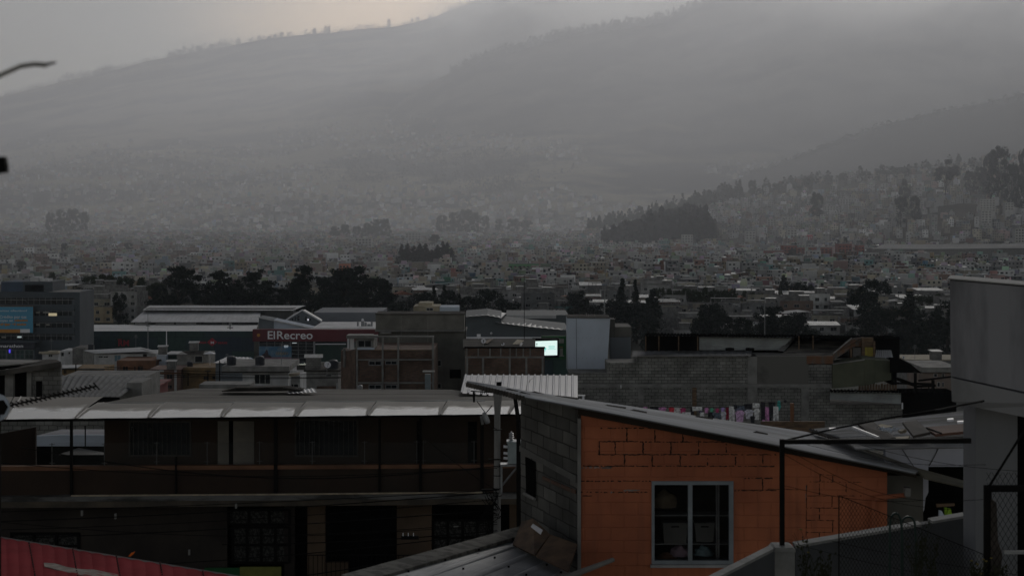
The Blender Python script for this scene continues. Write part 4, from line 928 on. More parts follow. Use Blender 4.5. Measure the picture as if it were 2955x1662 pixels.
plates(h, 'roof', m_roofdark, [[(172, 1064, 299), (302, 1064, 299), (300, 1056, 309), (176, 1056, 309)]], .15); plates(h, 'pale_sheet', m_white, [[(172, 1062, 298.5), (224, 1060, 298.5), (236, 1052, 304), (178, 1053, 304)]], .08)
h = bld('house', 'white house with one broad dark window and a heavy grey roof slab', 'house', 700, 832, 1072, 205, 8, m_white, [(734, 1079, 781, 1108, 2)], G2)
sub(h, 'roof', m_conc, lambda mb: mb.pbox(640, 1057, 834, 1071.8, 204, 10)); sub(h, 'roof_edge', m_roofdark, lambda mb: mb.pbox(640, 1071.9, 834, 1076, 204.2, 1))
h = bld('house', 'white louvred house front under a pale bent sheet', 'house', 832, 866, 1084, 208, 7, m_white, [(833, 1107, 862, 1118)], G2)
sub(h, 'louvres', m_fibro, lambda mb: [mb.pbox(833, 1087+i*4, 865, 1088.2+i*4, 207.9, .08) for i in range(5)]); plates(h, 'roof', m_cream, [[(826, 1078, 206), (866, 1074, 206), (864, 1081, 205), (838, 1086, 205)]], .05)
h = bld('house', 'grey house with red brick foot below the tilted satellite dish', 'house', 884, 976, 1072, 185, 9, m_conc, [(940, 1080, 958, 1086, 0)], G2, roof=m_roofdark)
sub(h, 'brick_foot', m_redbrick, lambda mb: mb.pbox(914, 1114, 976, 1150, 184.9, .09)); sub(h, 'rear_wall', m_conc, lambda mb: mb.pbox(880, 1058, 990, 1072, 192, 6)); sub(h, 'door_post', m_white, lambda mb: mb.pbox(970, 1105, 975, 1135, 184.8, .1))
def dish(label, px, py, d, r, face, post=1.0, m=m_letter, group='satellite dishes'):
    o = thing('satellite_dish', label, 'satellite dish', P(px, py, d)-Vector((0, 0, post)), group)
    ax = Vector(face).normalized(); mb = MB(); c = P(px, py, d); mb.lathe(c, [(0, 0), (r*.5, r*.05), (r*.85, r*.17), (r, r*.25), (r*.97, r*.22)], 16, axis=ax); mb.build('reflector', m, parent=o, smooth=True)
    mb = MB(); mb.tube([c-ax*.05, c-ax*.15-Vector((0, 0, post*.3)), c-ax*.15-Vector((0, 0, post))], .03, 6); mb.build('bracket', m_steel, parent=o)
    mb = MB(); mb.tube([c+ax*r*.22-Vector((0, 0, r*.95)), c+ax*r*.9], .018, 5); mb.tube([c+ax*r*.85, c+ax*r*1.05], .05, 6); mb.build('receiver_arm', m_black, parent=o); return o
dish('round white satellite dish tilted up beside the grey house', 944.5, 1053, 178, .36, (.35, -.8, .45), 1.0)
bld('wall_block', 'long weathered grey parapet with pale streaks behind the balcony roof', 'parapet', 575, 722, 1109, 104, 2, m_conc, [], ybot=1165)
h = bld('house', 'pale house corner and dark gap at the left edge under a sloping slab', 'house', -60, 91, 1062, 76.3, .8, m_dark, [], ybot=1200)
for q in ((14, 38), (77, 90)): sub(h, 'pillar', m_conc, lambda mb, q=q: mb.pbox(q[0], 1066, q[1], 1160, 75.7, .28))
sub(h, 'roof', m_roofdark, lambda mb: mb.plate([P(-60, 1078, 75), P(176, 1044, 75), P(160, 1036, 84), P(-60, 1040, 84)], .22, d=(0, 0, -1))); sub(h, 'block_wall', m_block, lambda mb: mb.plate([P(90.2, 1062, 75.9), P(175, 1050, 75.9), P(175, 1160, 75.9), P(90.2, 1160, 75.9)], .25, d=(0, 1, 0)))
sub(h, 'door', m_dark, lambda mb: mb.pbox(104, 1100, 120, 1160, 75.82, .07))
sub(h, 'patched_roof', m_fibro, lambda mb: mb.plate([P(-60, 1062, 78.5), P(60, 1052, 78.5), P(130, 1042, 84), P(-60, 1040, 84)], .06, d=(0, 0, 1)))
h = thing('corrugated_roof_house', 'large grey corrugated roof sloping down behind the balcony building', 'house', P(290, 1160, 100))
mb = MB(); mb.corr(P(150, 1146, 92), P(344, 1146, 92), P(428, 1084, 108), P(176, 1084, 108), .34, .13, sub=1); mb.build('roof', mat('old_fibre_cement', (.17, .175, .18), (.11, .113, .12), scale=.7, rough=.9), parent=h)
sub(h, 'wall', m_conc, lambda mb: mb.pbox(180, 1086, 424, 1200, 108.3, 4)); sub(h, 'yard_wall', m_conc, lambda mb: mb.pbox(366, 1104, 409, 1160, 98, 3))
mb = MB(); mb.plate([P(152, 1146.5, 91.8), P(344, 1146.5, 91.8), P(344, 1180, 91.8), P(152, 1180, 91.8)], .2, d=(0, 1, 0)); mb.build('front_wall', m_dark, parent=h)
bld('house', 'small red roofed hut at the foot of the salmon house', 'house', 408, 452, 1116, 150, 5, m_redroof, [], G2, roof=m_redroof)
# wires and street lamps crossing the low houses
for i, (y0, y1, s_) in enumerate(((1058, 1068, 10), (1064, 1078, 9), (1070, 1088, 8), (1078, 1090, 7))):
    mb = MB(); mb.tube([P(300+700*t/16, y0+(y1-y0)*t/16+s_*math.sin(math.pi*t/16), 180) for t in range(17)], .03, 4)
    one(mb, 'power_line', 'thin dark sagging wire across the low houses, %s from top' % ORD[i], 'wire', m_black, 'wires across the low houses')
for i, (px, y0, y1) in enumerate(((543, 1077, 1112), (600, 1068, 1110), (634, 1040, 1112), (219, 1050, 1085))):
    pole('street_pole', 'thin dark street pole among the low houses, %s from left' % ORD[(1, 2, 3, 0)[i]], 'pole', px, y0, y1, 190, .09, m_black, ((y0+3, 8),) if i == 1 else (), 'poles among the low houses')

# ---- concrete building
cb_ = thing('concrete_building', 'tall bare grey concrete building with stained parapet behind the brick frames', 'building', P(1212, 1160, 150))
m_stain = mat('stained_concrete', (.165, .16, .145), (.095, .093, .084), scale=.5, rough=.93, detail=9, grime=.6)
sub(cb_, 'wall', m_stain, lambda mb: mb.pbox(1092, 957.3, 1342, 1215, 150, 4)); sub(cb_, 'parapet', mat('brown_grey_plaster', (.215, .205, .185), (.13, .125, .113), scale=.6, rough=.93, detail=9, grime=.7), lambda mb: mb.pbox(1084, 908, 1340, 953, 149.7, 3.8))
sub(cb_, 'ledge', m_conc, lambda mb: mb.pbox(1082, 953.3, 1345, 957, 149.3, 4.6)); sub(cb_, 'coping', m_roofdark, lambda mb: mb.pbox(1082, 905.5, 1342, 907.8, 149.5, 3.9))
sub(cb_, 'canopy', m_conc, lambda mb: mb.pbox(1097, 959, 1128, 963, 148.6, 1.3))
for x in (1157, 1234): sub(cb_, 'downpipe', m_fibro, lambda mb, x=x: mb.pbox(x, 912, x+1.2, 1010, 149.1, .08))
for q in ((1252, 1038, 1274, 1057), (1252, 1105, 1274, 1122)): win(cb_, *q, 150, fr=m_conc)
sub(cb_, 'opening', m_dark, lambda mb: mb.pbox(1298, 1066, 1330, 1091, 149.94, .05))
pole('lightning_rod', 'very thin dark rod rising from the bare concrete building', 'mast', 1327, 802, 904, 152, .035, m_black)
pole('pipe_mast', 'thin dark pipe at the right corner of the concrete building', 'mast', 1343, 896, 1010, 148, .05, m_black)
h = bld('house', 'cream house with stepped roof seen over the concrete building', 'house', 1193, 1268, 884, 330, 8, m_cream, [(1230, 888, 1250, 897, 1)], zb=10); sub(h, 'upper_storey', m_cream, lambda mb: mb.pbox(1208, 874, 1247, 883.9, 332, 6))
bld('house', 'plain white block seen over the concrete building', 'house', 1269, 1325, 886, 330, 7, m_white2, [], zb=10)

# ---- brick building with concrete frame
D = 138
bk = thing('brick_building', 'red brick building in a grey concrete frame with an open top storey', 'building', P(1130, 1160, D))
mb = MB()
for x in (1030, 1104, 1149, 1249): mb.pbox(x-2.6, 974, x+2.6, 1200, D-.12, .3)
for y0, y1, x0 in ((969.5, 973.9, 1078), (1036, 1040, 1027), (1102.5, 1107, 1027)): mb.pbox(x0, y0, 1252, y1, D-.16, .3)
mb.build('concrete_frame', m_conc, parent=bk); mb = MB()
for x in (1104, 1249): mb.pbox(x-2.6, 974, x+2.6, 1009, D+7, .3)
mb.pbox(1078, 969.6, 1252, 973.8, D+7, .3); mb.build('rear_frame', m_conc, parent=bk)
sub(bk, 'brick_wall', m_redbrick, lambda mb: mb.pbox(1028, 1011, 1251, 1200, D+.02, 8)); sub(bk, 'coping', m_wood, lambda mb: mb.pbox(1032, 1009, 1248, 1010.8, D-.05, .4))
sub(bk, 'side_wing', m_redbrick, lambda mb: mb.plate([P(984, 1012, D+5), P(1026, 1012, D+.3), P(1026, 1200, D+.3), P(984, 1200, D+5)], 3, d=(0, 1, 0)))
sub(bk, 'side_pillar', m_conc, lambda mb: mb.pbox(990, 1005, 997, 1060, D+3.4, .3))
for q in ((1064, 1041, 1101, 1054), (1112, 1041, 1146, 1052), (1064, 1109, 1101, 1123), (1112, 1109, 1146, 1122)): win(bk, *q, D, fr=m_steel)
sub(bk, 'top_room', m_conc, lambda mb: (mb.pbox(1026, 976, 1080, 980, D-.3, 4), mb.pbox(1026, 980, 1031, 1008.8, D-.3, 4), mb.pbox(1073, 980, 1078, 1008.8, D-.3, 4), mb.pbox(1031, 980, 1073, 1003, D+2.6, .2)))
sub(bk, 'top_room_roof', m_fibro, lambda mb: mb.plate([P(999, 968, D-1), P(1081, 968, D-1), P(1078, 963, D+5), P(1006, 963, D+5)], .25, d=(0, 0, -1))); win(bk, 1032, 980.5, 1073, 1002.5, D-.1, fr=m_steel)
sub(bk, 'pale_panel', m_white2, lambda mb: mb.pbox(1031, 1003.2, 1080, 1008.8, D-.35, .1)); sub(bk, 'curtain', m_letter, lambda mb: (mb.pbox(1002, 974, 1008, 1006, D+3, .1), mb.pbox(1010, 976, 1022, 1008, D+1.5, .1)))
mb = MB(); a = P(1233.5, 1130, 88); mb.pbox(1226, 1084, 1242, 1140, 88, .3); mb.build('x', m_bgrey) if 0 else None
ch = thing('chimney_stack', 'slim blue grey duct with flat cap in front of the brick building', 'chimney', P(1234, 1140, 88)); sub(ch, 'duct', mat('blue_grey_metal', (.2, .24, .26), (.15, .18, .2), rough=.6), lambda mb: mb.pbox(1226, 1080, 1242, 1145, 88, .3)); sub(ch, 'cap', m_conc, lambda mb: mb.pbox(1219, 1071.5, 1253, 1075, 87.8, .6))
mb = MB(); mb.lathe(P(1039, 1131, 82), [(0, 0), (.13, 0), (.13, .12), (.11, .14), (.13, .16), (.13, .3), (.05, .34), (0, .34)], 10); one(mb, 'metal_drum', 'small shiny ribbed drum on the balcony building roof', 'drum', m_steel)

# ---- second brick wall
D = 125
b2 = thing('brick_wall_building', 'long low brick wall with grey concrete studs below the satellite dishes', 'building', P(1455, 1110, D))
sub(b2, 'brick_wall', mat_ if 0 else m_redbrick, lambda mb: mb.pbox(1343, 1005.2, 1571, 1130, D, .5)); sub(b2, 'coping', m_dark, lambda mb: mb.pbox(1340, 1001.5, 1573, 1005, D-.1, .4))
mb = MB()
for x in (1347, 1380, 1414, 1445, 1472, 1490, 1510, 1530): mb.pbox(x-1.8, 1005.3, x+1.8, 1028, D-.1, .09)
for x in (1348, 1394, 1471, 1519, 1566): mb.pbox(x-2.8, 1033.2, x+2.8, 1130, D-.1, .09)
mb.pbox(1343, 1028.2, 1571, 1033, D-.12, .11); mb.build('concrete_frame', m_conc, parent=b2)
sub(b2, 'tiled_roof', m_roofdark, lambda mb: mb.plate([P(1336, 1002, D+.5), P(1545, 1002, D+.5), P(1545, 978, D+22), P(1336, 978, D+22)], .2, d=(0, 0, -1)))
dish('round white satellite dish with black centre on the brick wall roof', 1395, 984, 128, .18, (.1, -1, .3), .5)
dish('smaller white dish lying low on the brick wall roof', 1452, 994, 128, .13, (-.4, -.7, .6), .3); dish('tiny pale dish on a thin post before the grey hall', 1417.5, 961.5, 200, .12, (.1, -1, .1), 1.2)
mb = MB(); mb.pbox(1376, 964.5, 1387, 974, 200, .2); mb.tube([P(1381, 984, 200), P(1381, 974, 200)], .03, 5); one(mb, 'panel_antenna', 'small square white box on a post before the grey hall', 'antenna', m_letter)
for i, (q, m, lb) in enumerate((([(1478, 993, 131), (1500, 993, 131), (1513, 982, 139), (1493, 979, 139)], m_cream, 'ribbed cream sheet lying on the brick wall roof'), ([(1392, 991, 131), (1408, 990, 131), (1424, 977, 141), (1410, 979, 141)], m_wood, 'brown sheet lying beside the round satellite dish'), ([(1498, 998, 127), (1505, 998, 127), (1510, 989, 129), (1503, 989, 129)], m_white, 'crumpled white sack on the brick wall roof'), ([(1360, 1001, 127), (1402, 1001, 127), (1396, 996, 131), (1366, 997, 131)], m_bgrey, 'bluish tarp heaped on the brick wall roof'))):
    mb = MB(); mb.corr(P(*q[0]), P(*q[1]), P(*q[2]), P(*q[3]), .12, .04); one(mb, ('roof_sheet', 'roof_sheet', 'sack', 'tarp')[i], lb, ('roof sheet', 'roof sheet', 'sack', 'tarp')[i], m)

# ---- grey hall
D = 250
gh = thing('grey_hall', 'dark grey hall with two pale overlapping roofs behind the bright screen', 'building', P(1480, 1060, D))
m_hall = mat('dark_grey_cladding', (.10, .115, .125), (.082, .094, .102), scale=.15, rough=.8)
mb = MB(); mb.plate([P(1338, 914, D), P(1404, 909, D), P(1446, 916, D), P(1446, 930, D), P(1532, 942, D), P(1622, 951, D), P(1640, 953, D), P(1640, 1130, D), P(1338, 1130, D)], 16, d=(0, 1, 0)); mb.build('wall', m_hall, parent=gh)
m_hr = mat('curved_pale_roof', (.5, .5, .51), (.38, .38, .39), scale=.3, rough=.6)
mb = MB(); mb.corr(P(1336, 914.5, D-1), P(1405, 909.5, D-1), P(1403, 896, D+17), P(1336, 905.5, D+17), .8, .06); mb.corr(P(1405, 909.5, D-1), P(1448, 917, D-1), P(1462, 903, D+17), P(1403, 896, D+17), .8, .06); mb.build('left_roof', m_hr, parent=gh)
mb = MB(); mb.corr(P(1429, 930, D-1.4), P(1532, 943, D-1.4), P(1560, 926, D+17), P(1455, 914, D+17), .8, .06); mb.corr(P(1532, 943, D-1.4), P(1623, 951.5, D-1.4), P(1627, 938, D+17), P(1560, 926, D+17), .8, .06); mb.build('right_roof', m_hr, parent=gh)
sub(gh, 'white_ledge', m_letter, lambda mb: mb.pbox(1338, 973, 1562, 977, D-1, .9))
bld('warehouse', 'low grey warehouse with a pale roof edge behind the grey hall', 'warehouse', 1461, 1640, 909, 290, 14, m_hall, [], zb=8)
sub(gh, 'rear_pale_band', m_palemetal, lambda mb: mb.pbox(1462, 909.5, 1605, 919, 289.7, .2))
gb = thing('green_board', 'green printed board around and beside the bright screen', 'sign', P(1600, 1038, 243))
m_grb = mat('green_board', (.012, .10, .03), (.01, .07, .022), scale=.5, rough=.6)
sub(gb, 'board', m_grb, lambda mb: mb.pbox(1562, 969, 1639, 1037, 243, .3)); sub(gb, 'lower_glass', m_teal, lambda mb: mb.pbox(1572, 1037.3, 1639, 1100, 243.2, .3))
sub(gb, 'grey_figure', m_fibro, lambda mb: (mb.pbox(1613, 978, 1627, 990, 242.9, .08), mb.pbox(1616, 1005, 1624, 1025, 242.9, .08), mb.pbox(1611, 1025.3, 1628, 1028, 242.88, .1))); sub(gb, 'yellow_stripe', m_ochre, lambda mb: mb.pbox(1611, 1000, 1624, 1002.5, 242.9, .08))
ls = thing('led_screen', 'glowing pale mint advertising screen in a black frame', 'screen', P(1575, 1032, 238))
sub(ls, 'frame', m_black, lambda mb: (mb.pbox(1536, 976, 1613, 1032, 238, .8),)); m_scr = mat('screen_glow', (.1, .1, .1), emit=((.72, .90, .85), 1.0)); m_sct = mat('screen_teal', (.05, .1, .1), emit=((.15, .62, .55), .9)); m_scd = mat('screen_dark_mark', (.03, .04, .04), emit=((.05, .1, .1), .5))
mb = MB(); mb.plate([P(1545, 984.5, 237.9), P(1608, 982.5, 237.9), P(1608, 1024.5, 237.9), P(1545, 1026, 237.9)], .05, d=(0, 1, 0)); mb.build('display', m_scr, parent=ls)
sub(ls, 'display_mark', m_sct, lambda mb: (mb.lathe(P(1573.5, 1006, 237.85), [(0, 0), (.13, .01), (.14, .02), (0, .03)], 10, axis=Vector((0, -1, 0))), mb.pbox(1572, 1008, 1574, 1014, 237.8, .05)))
sub(ls, 'display_text', m_sct, lambda mb: [mb.pbox(x0, y, x1, y+1, 237.82, .04) for x0, x1, y in ((1583, 1601, 997.5), (1582, 1602, 1000.5), (1584, 1600, 1003.5), (1580, 1604, 1007))]); sub(ls, 'lamp_icon', m_scd, lambda mb: (mb.pbox(1548.7, 993, 1549.7, 1000, 237.8, .05), mb.pbox(1547.7, 990.5, 1550.7, 993, 237.8, .05)))

# ---- white wall block and masts
D = 128
ww = thing('white_walled_building', 'tall blank bluish white wall streaked at the top with a thin black pipe', 'building', P(1700, 1075, D))
sub(ww, 'wall', m_white2, lambda mb: mb.plate([P(1638, 918, D), P(1761, 918, D+.3), P(1751, 1073.5, D+.3), P(1638.5, 1073.5, D)], 3.5, d=(0, 1, 0)))
sub(ww, 'pipe', m_black, lambda mb: mb.tube([P(1663, 919, D-.04), P(1664, 1064, D-.04)], .012, 5)); sub(ww, 'fixings', m_black, lambda mb: [mb.pbox(x, y, x+1, y+1, D-.02, .015) for y in (974.5, 1032.5) for x in range(1644, 1750, 12)])
sub(ww, 'coping_grime', m_roofdark, lambda mb: mb.pbox(1637, 915.8, 1761, 917.8, D-.05, 3.6)); sub(ww, 'side_wall', m_stain, lambda mb: (mb.pbox(1761.5, 921, 1775, 980, D+2.5, 1.5), mb.pbox(1775.3, 943, 1822, 975, D+3, 4)))
sub(ww, 'metal_cladding', m_bgrey, lambda mb: (mb.pbox(1762, 975.3, 1820, 1050, D+2, 1.5), [mb.pbox(1764+i*6, 975.5, 1765+i*6, 1048, D+1.95, .04) for i in range(9)])); sub(ww, 'vent_pipes', m_fibro, lambda mb: [mb.tube([P(x, 918, D+1), P(x, y, D+1)], .035, 5) for x, y in ((1692, 903), (1698, 906), (1716, 909), (1756, 909))])
mb = MB(); mb.tube([P(1744, 918, 131), P(1746, 820, 131)], .05, 6, r1=.04); mb.tube([P(1746, 820, 131), P(1749, 710, 131)], .035, 5, r1=.015); mb.tube([P(1739, 729.5, 131), P(1757, 730.5, 131)], .05, 5); mb.tube([P(1746, 820, 131), P(1744.5, 915, 131)], .02, 4); one(mb, 'radio_mast', 'tall thin mast with short crossbar on top above the white wall', 'mast', m_steel)
pole('radio_mast', 'thin dark mast with small crosspiece rising before the grey hall', 'mast', 1513, 795, 980, 150, .035, m_black, ((800, 4),)); pole('radio_mast', 'thin pale mast among the trees right of the white wall', 'mast', 2207, 822, 975, 150, .04, m_steel, ((842, 7),))

# ---- grey block building with rusty rooftops
D = 123
bb2 = thing('block_building', 'long grey concrete block building with sheet metal rooftops', 'building', P(2050, 1265, D))
mb = MB()
for q in ((1642, 1076, 1752, 1108), (1752.2, 1046, 1838, 1108), (1838.2, 1029, 2157, 1108), (2333, 1052, 2403, 1108), (1667, 1118.2, 2395, 1300), (2395.2, 1168, 2604, 1300)): mb.pbox(*q, D, 3)
mb.build('block_wall', m_blockwall, parent=bb2)
mb = MB(); mb.pbox(1642, 1108.2, 2403, 1118, D-.08, 3.1)
for q in ((1842, 1118.4, 1857, 1300), (2157.2, 1029, 2185, 1107.9), (2157.2, 1118.4, 2185, 1300), (2312, 1118.4, 2334, 1300)): mb.pbox(*q, D-.06, .055)
mb.build('concrete_frame', m_conc, parent=bb2); sub(bb2, 'dark_post', m_wood, lambda mb: mb.pbox(1998, 1118.4, 2010, 1300, D-.05, .045))
m_soot = mat('sooty_plaster', (.15, .145, .135), (.02, .019, .018), scale=.28, rough=.95, detail=8, lo=.5, hi=.66)
sub(bb2, 'plastered_wall', m_soot, lambda mb: mb.pbox(2185.2, 1027, 2332.8, 1108, D-.02, 3))
sub(bb2, 'low_metal_roof', mat('dull_flashing', (.13, .135, .145), (.05, .05, .05), scale=.7, rough=.8, spec=.1, stretch=(.5, 1, 1)), lambda mb: mb.corr(P(1822, 1029, D-.4), P(2168, 1027, D-.4), P(2170, 1012, D+2.2), P(1826, 1012, D+2.2), .5, .03))
sub(bb2, 'white_stub', m_letter, lambda mb: (mb.pbox(1680, 1142, 1685, 1170, D-.4, .1), mb.pbox(1791, 1111, 1793, 1120, D-.2, .1)))
rt = thing('rooftop_shelter', 'black edged rooftop shelter with horizontal ribbed sheets', 'shelter', P(2100, 1010, D+3))
sub(rt, 'roof', m_dark, lambda mb: mb.corr(P(1858, 968, D+3), P(2606, 979, D+3), P(2576, 969, D+9), P(1870, 961, D+9), .25, .08)); sub(rt, 'back_wall', m_dark, lambda mb: (mb.pbox(1862, 970, 2030, 1014, D+8, .3), mb.pbox(2030, 972, 2596, 1034, D+8.6, .3)))
mb = MB(); mb.corr(P(2018, 1010, D+3.4), P(2018, 972, D+3.8), P(2290, 972, D+3.8), P(2250, 1010, D+3.4), .17, .06); mb.build('ribbed_sheet', mat('ribbed_dull_sheet', (.38, .40, .40), (.26, .27, .27), scale=.6, rough=.7), parent=rt)
sub(rt, 'post', m_wood, lambda mb: [mb.pbox(x, 970, x+3, 1022, D+3.2, .08) for x in (1862, 1900, 1957, 2012, 2304, 2345)])
for i, x in enumerate((2092, 2150)):
    mb = MB(); mb.lathe(P(x+14, 1011, D+3), [(.14, 0), (.3, .02), (.34, .1), (.3, .18), (.14, .2), (.1, .1), (.14, 0)], 14); one(mb, 'old_tyre', 'black tyre lying on the metal roof, %s of two' % ('left', 'right')[i], 'tyre', m_black, 'tyres on the metal roof')
tr = thing('ruined_terrace', 'weathered rooftop terrace with peeling orange parapets', 'terrace', P(2400, 1052, D+1))
sub(tr, 'floor_slab', mat('lichen_slab', (.24, .22, .19), (.07, .065, .06), scale=1.4, rough=.95, detail=8, stretch=(.4, 1, 1), lo=.42, hi=.58), lambda mb: mb.plate([P(2250, 1026, D+.5), P(2410, 1027, D+.5), P(2480, 985, D+7), P(2300, 983, D+7)], .2, d=(0, 0, -1)))
m_peel = mat('peeling_orange', (.17, .09, .055), (.13, .12, .11), scale=1.6, rough=.95, detail=9, stretch=(1, 1, .3), lo=.45, hi=.58)
sub(tr, 'front_parapet', m_peel, lambda mb: mb.pbox(2328, 1027, 2405, 1050, D-.05, .2)); sub(tr, 'stair_parapet', m_peel, lambda mb: mb.plate([P(2405, 1022, D+.2), P(2458, 977, D+3), P(2488, 974, D+3), P(2488, 1000, D+3), P(2460, 1000, D+2.6), P(2405, 1040, D+.2)], .2, d=(0, 1, 0)))
sub(tr, 'coping', m_fibro, lambda mb: mb.tube([P(2403, 1021, D+.1), P(2457, 976, D+2.9)], .07, 4)); sub(tr, 'side_wall', m_conc, lambda mb: mb.plate([P(2246, 1012, D+2), P(2262, 1014, D+2), P(2297, 974, D+6), P(2284, 972, D+6)], .2, d=(0, 1, 0)))
sub(tr, 'room_wall', m_wood, lambda mb: (mb.pbox(2488, 974, 2495, 1050, D+2.6, .4), mb.pbox(2454, 1000.5, 2459, 1050, D+2.6, .4), mb.pbox(2412, 1042, 2454, 1052, D+2.5, .2), mb.pbox(2520.5, 985, 2526, 1040, D+2.6, .3), mb.pbox(2495.2, 974, 2520, 1001, D+2.9, .2))); sub(tr, 'yellow_door', mat('yellow_door', (.36, .3, .05), (.24, .19, .04), scale=2, rough=.7, stretch=(3, 1, .4)), lambda mb: mb.pbox(2496, 1002, 2519.5, 1037, D+2.7, .08)); sub(tr, 'grey_door', m_conc, lambda mb: mb.pbox(2461, 1003, 2484, 1038, D+3.2, .08))
mb = MB(); mb.corr(P(2524, 1034, D+1.8), P(2578, 1034, D+1.8), P(2572, 1010, D+3.5), P(2528, 1010, D+3.5), .16, .05); mb.build('leaning_sheets', m_palemetal, parent=tr)
m_sage = mat('sage_green_render', (.125, .13, .09), (.085, .092, .066), scale=.6, rough=.9, grime=.5)
gv = thing('green_annex', 'sage green rendered annex jutting out beneath the yellow door', 'building', P(2490, 1120, D))
mb = MB()
for q in (((2403, 1053), (2495, 1040), (2495, 1112), (2403, 1121)), ((2495.6, 1036), (2525, 1036), (2525, 1107), (2495.6, 1111)), ((2525.4, 1038), (2572, 1040), (2572, 1096), (2525.4, 1105))): mb.plate([P(a, b, D-.3) for a, b in q], 3, d=(0, 1, 0))
mb.build('wall', m_sage, parent=gv); sub(gv, 'side_wall', m_dark, lambda mb: mb.pbox(2572.4, 1038, 2588, 1110, D+.2, 3)); sub(gv, 'top_rail', m_fibro, lambda mb: mb.tube([P(2403, 1051, D-.4), P(2495, 1037.5, D-.4)], .05, 5))
aw = MB(); cl = [(2568, 1032), (2600, 1036), (2628, 1050), (2658, 1075)]
for (a, b), (c, e) in zip(cl, cl[1:]): aw.plate([P(a, b, D-1), P(c, e, D-1), P(c-6, e-3, D+2), P(a-3, b-2, D+2)], .06, d=(0, 0, -1))
for (a, b), (c, e) in zip(cl, cl[1:]): aw.plate([P(a, b, D-1), P(c, e, D-1), P(c, 1075.5, D-1), P(a, 1075.5, D-1)], .05, d=(0, 1, 0))
one(aw, 'curved_awning', 'black curved awning beside the sage green annex', 'awning', m_dark)
lr = thing('lower_lean_to', 'low lean-to with ribbed sheet front under the sage green annex', 'shed', P(2500, 1235, D-2))
mb = MB(); mb.corr(P(2395, 1152, D-2), P(2395, 1131, D-1.7), P(2600, 1133, D-1.7), P(2600, 1166, D-2), .15, .055); mb.build('ribbed_sheet', MATS['ribbed_dull_sheet'], parent=lr)
mb = MB(); mb.corr(P(2392, 1131, D-2.3), P(2640, 1133, D-2.3), P(2640, 1124, D+2), P(2395, 1124, D+2), .25, .1); mb.build('roof', m_dark, parent=lr); sub(lr, 'plank_wall', m_wood, lambda mb: [mb.pbox(2478+i*8, 1106+(i*7) % 5, 2484+i*8, 1126, D+.5, .05) for i in range(14)])
sub(lr, 'dark_side', m_dark, lambda mb: mb.pbox(2600.4, 1133, 2760, 1205, D+1, 3)); sub(lr, 'pale_post', m_letter, lambda mb: mb.pbox(2602.5, 1162, 2606, 1180, D-2.2, .1))
bld('house', 'pinkish house with small paired windows left of the concrete tank', 'house', 2662, 2760, 1076, 205, 8, mat('pinkish_plaster', (.27, .21, .18), (.2, .16, .14), scale=.6, rough=.9), [(2694, 1077, 2705, 1088, 0), (2718, 1077, 2725, 1088, 0), (2704, 1102, 2713, 1116, 0), (2718, 1102, 2724, 1116, 0)])
sub(bpy.data.objects['house'] if 0 else bb2, 'far_slab', m_fibro, lambda mb: mb.pbox(2662, 1061, 2760, 1073, 203.5, 9)) if 0 else None
bld('house', 'flat grey roofed house with clutter on top left of the tank', 'house', 2616, 2800, 1040, 300, 10, m_conc, [], roof=m_cream)
mb = MB(); mb.pbox(2662, 1060, 2770, 1074, 203.8, 9.5); one(mb, 'roof_slab', 'pale grey overhanging slab on the pinkish house', 'roof slab', m_fibro)
dish('small round white dish above the pale roof line', 2607, 1031, 180, .14, (0, -1, .2), .4)
fr_ = thing('timber_gantry', 'dark skeletal timber and pipe structure left of the concrete tank', 'structure', P(2680, 1180, D-3))
sub(fr_, 'beam', m_black, lambda mb: [mb.tube([P(*a), P(*b)], r, 5) for a, b, r in (((2650, 1098, 119), (2750, 1086, 119), .07), ((2588, 1092, 119), (2642, 1112, 119), .12), ((2588, 1105, 119), (2692, 1108, 119), .08), ((2640, 1115, 119), (2700, 1112, 119), .09), ((2640, 1130, 119), (2660, 1120, 119), .05), ((2688, 1135, 119), (2728, 1124, 119), .06))]); sub(fr_, 'post', m_black, lambda mb: [mb.tube([P(x, y0, 119), P(x, y1, 119)], r, 5) for x, y0, y1, r in ((2641, 1075, 1135, .11), (2692, 1096, 1138, .12), (2680, 1112, 1133, .05), (2720, 1124, 1140, .05))])
rr = random.Random(31)
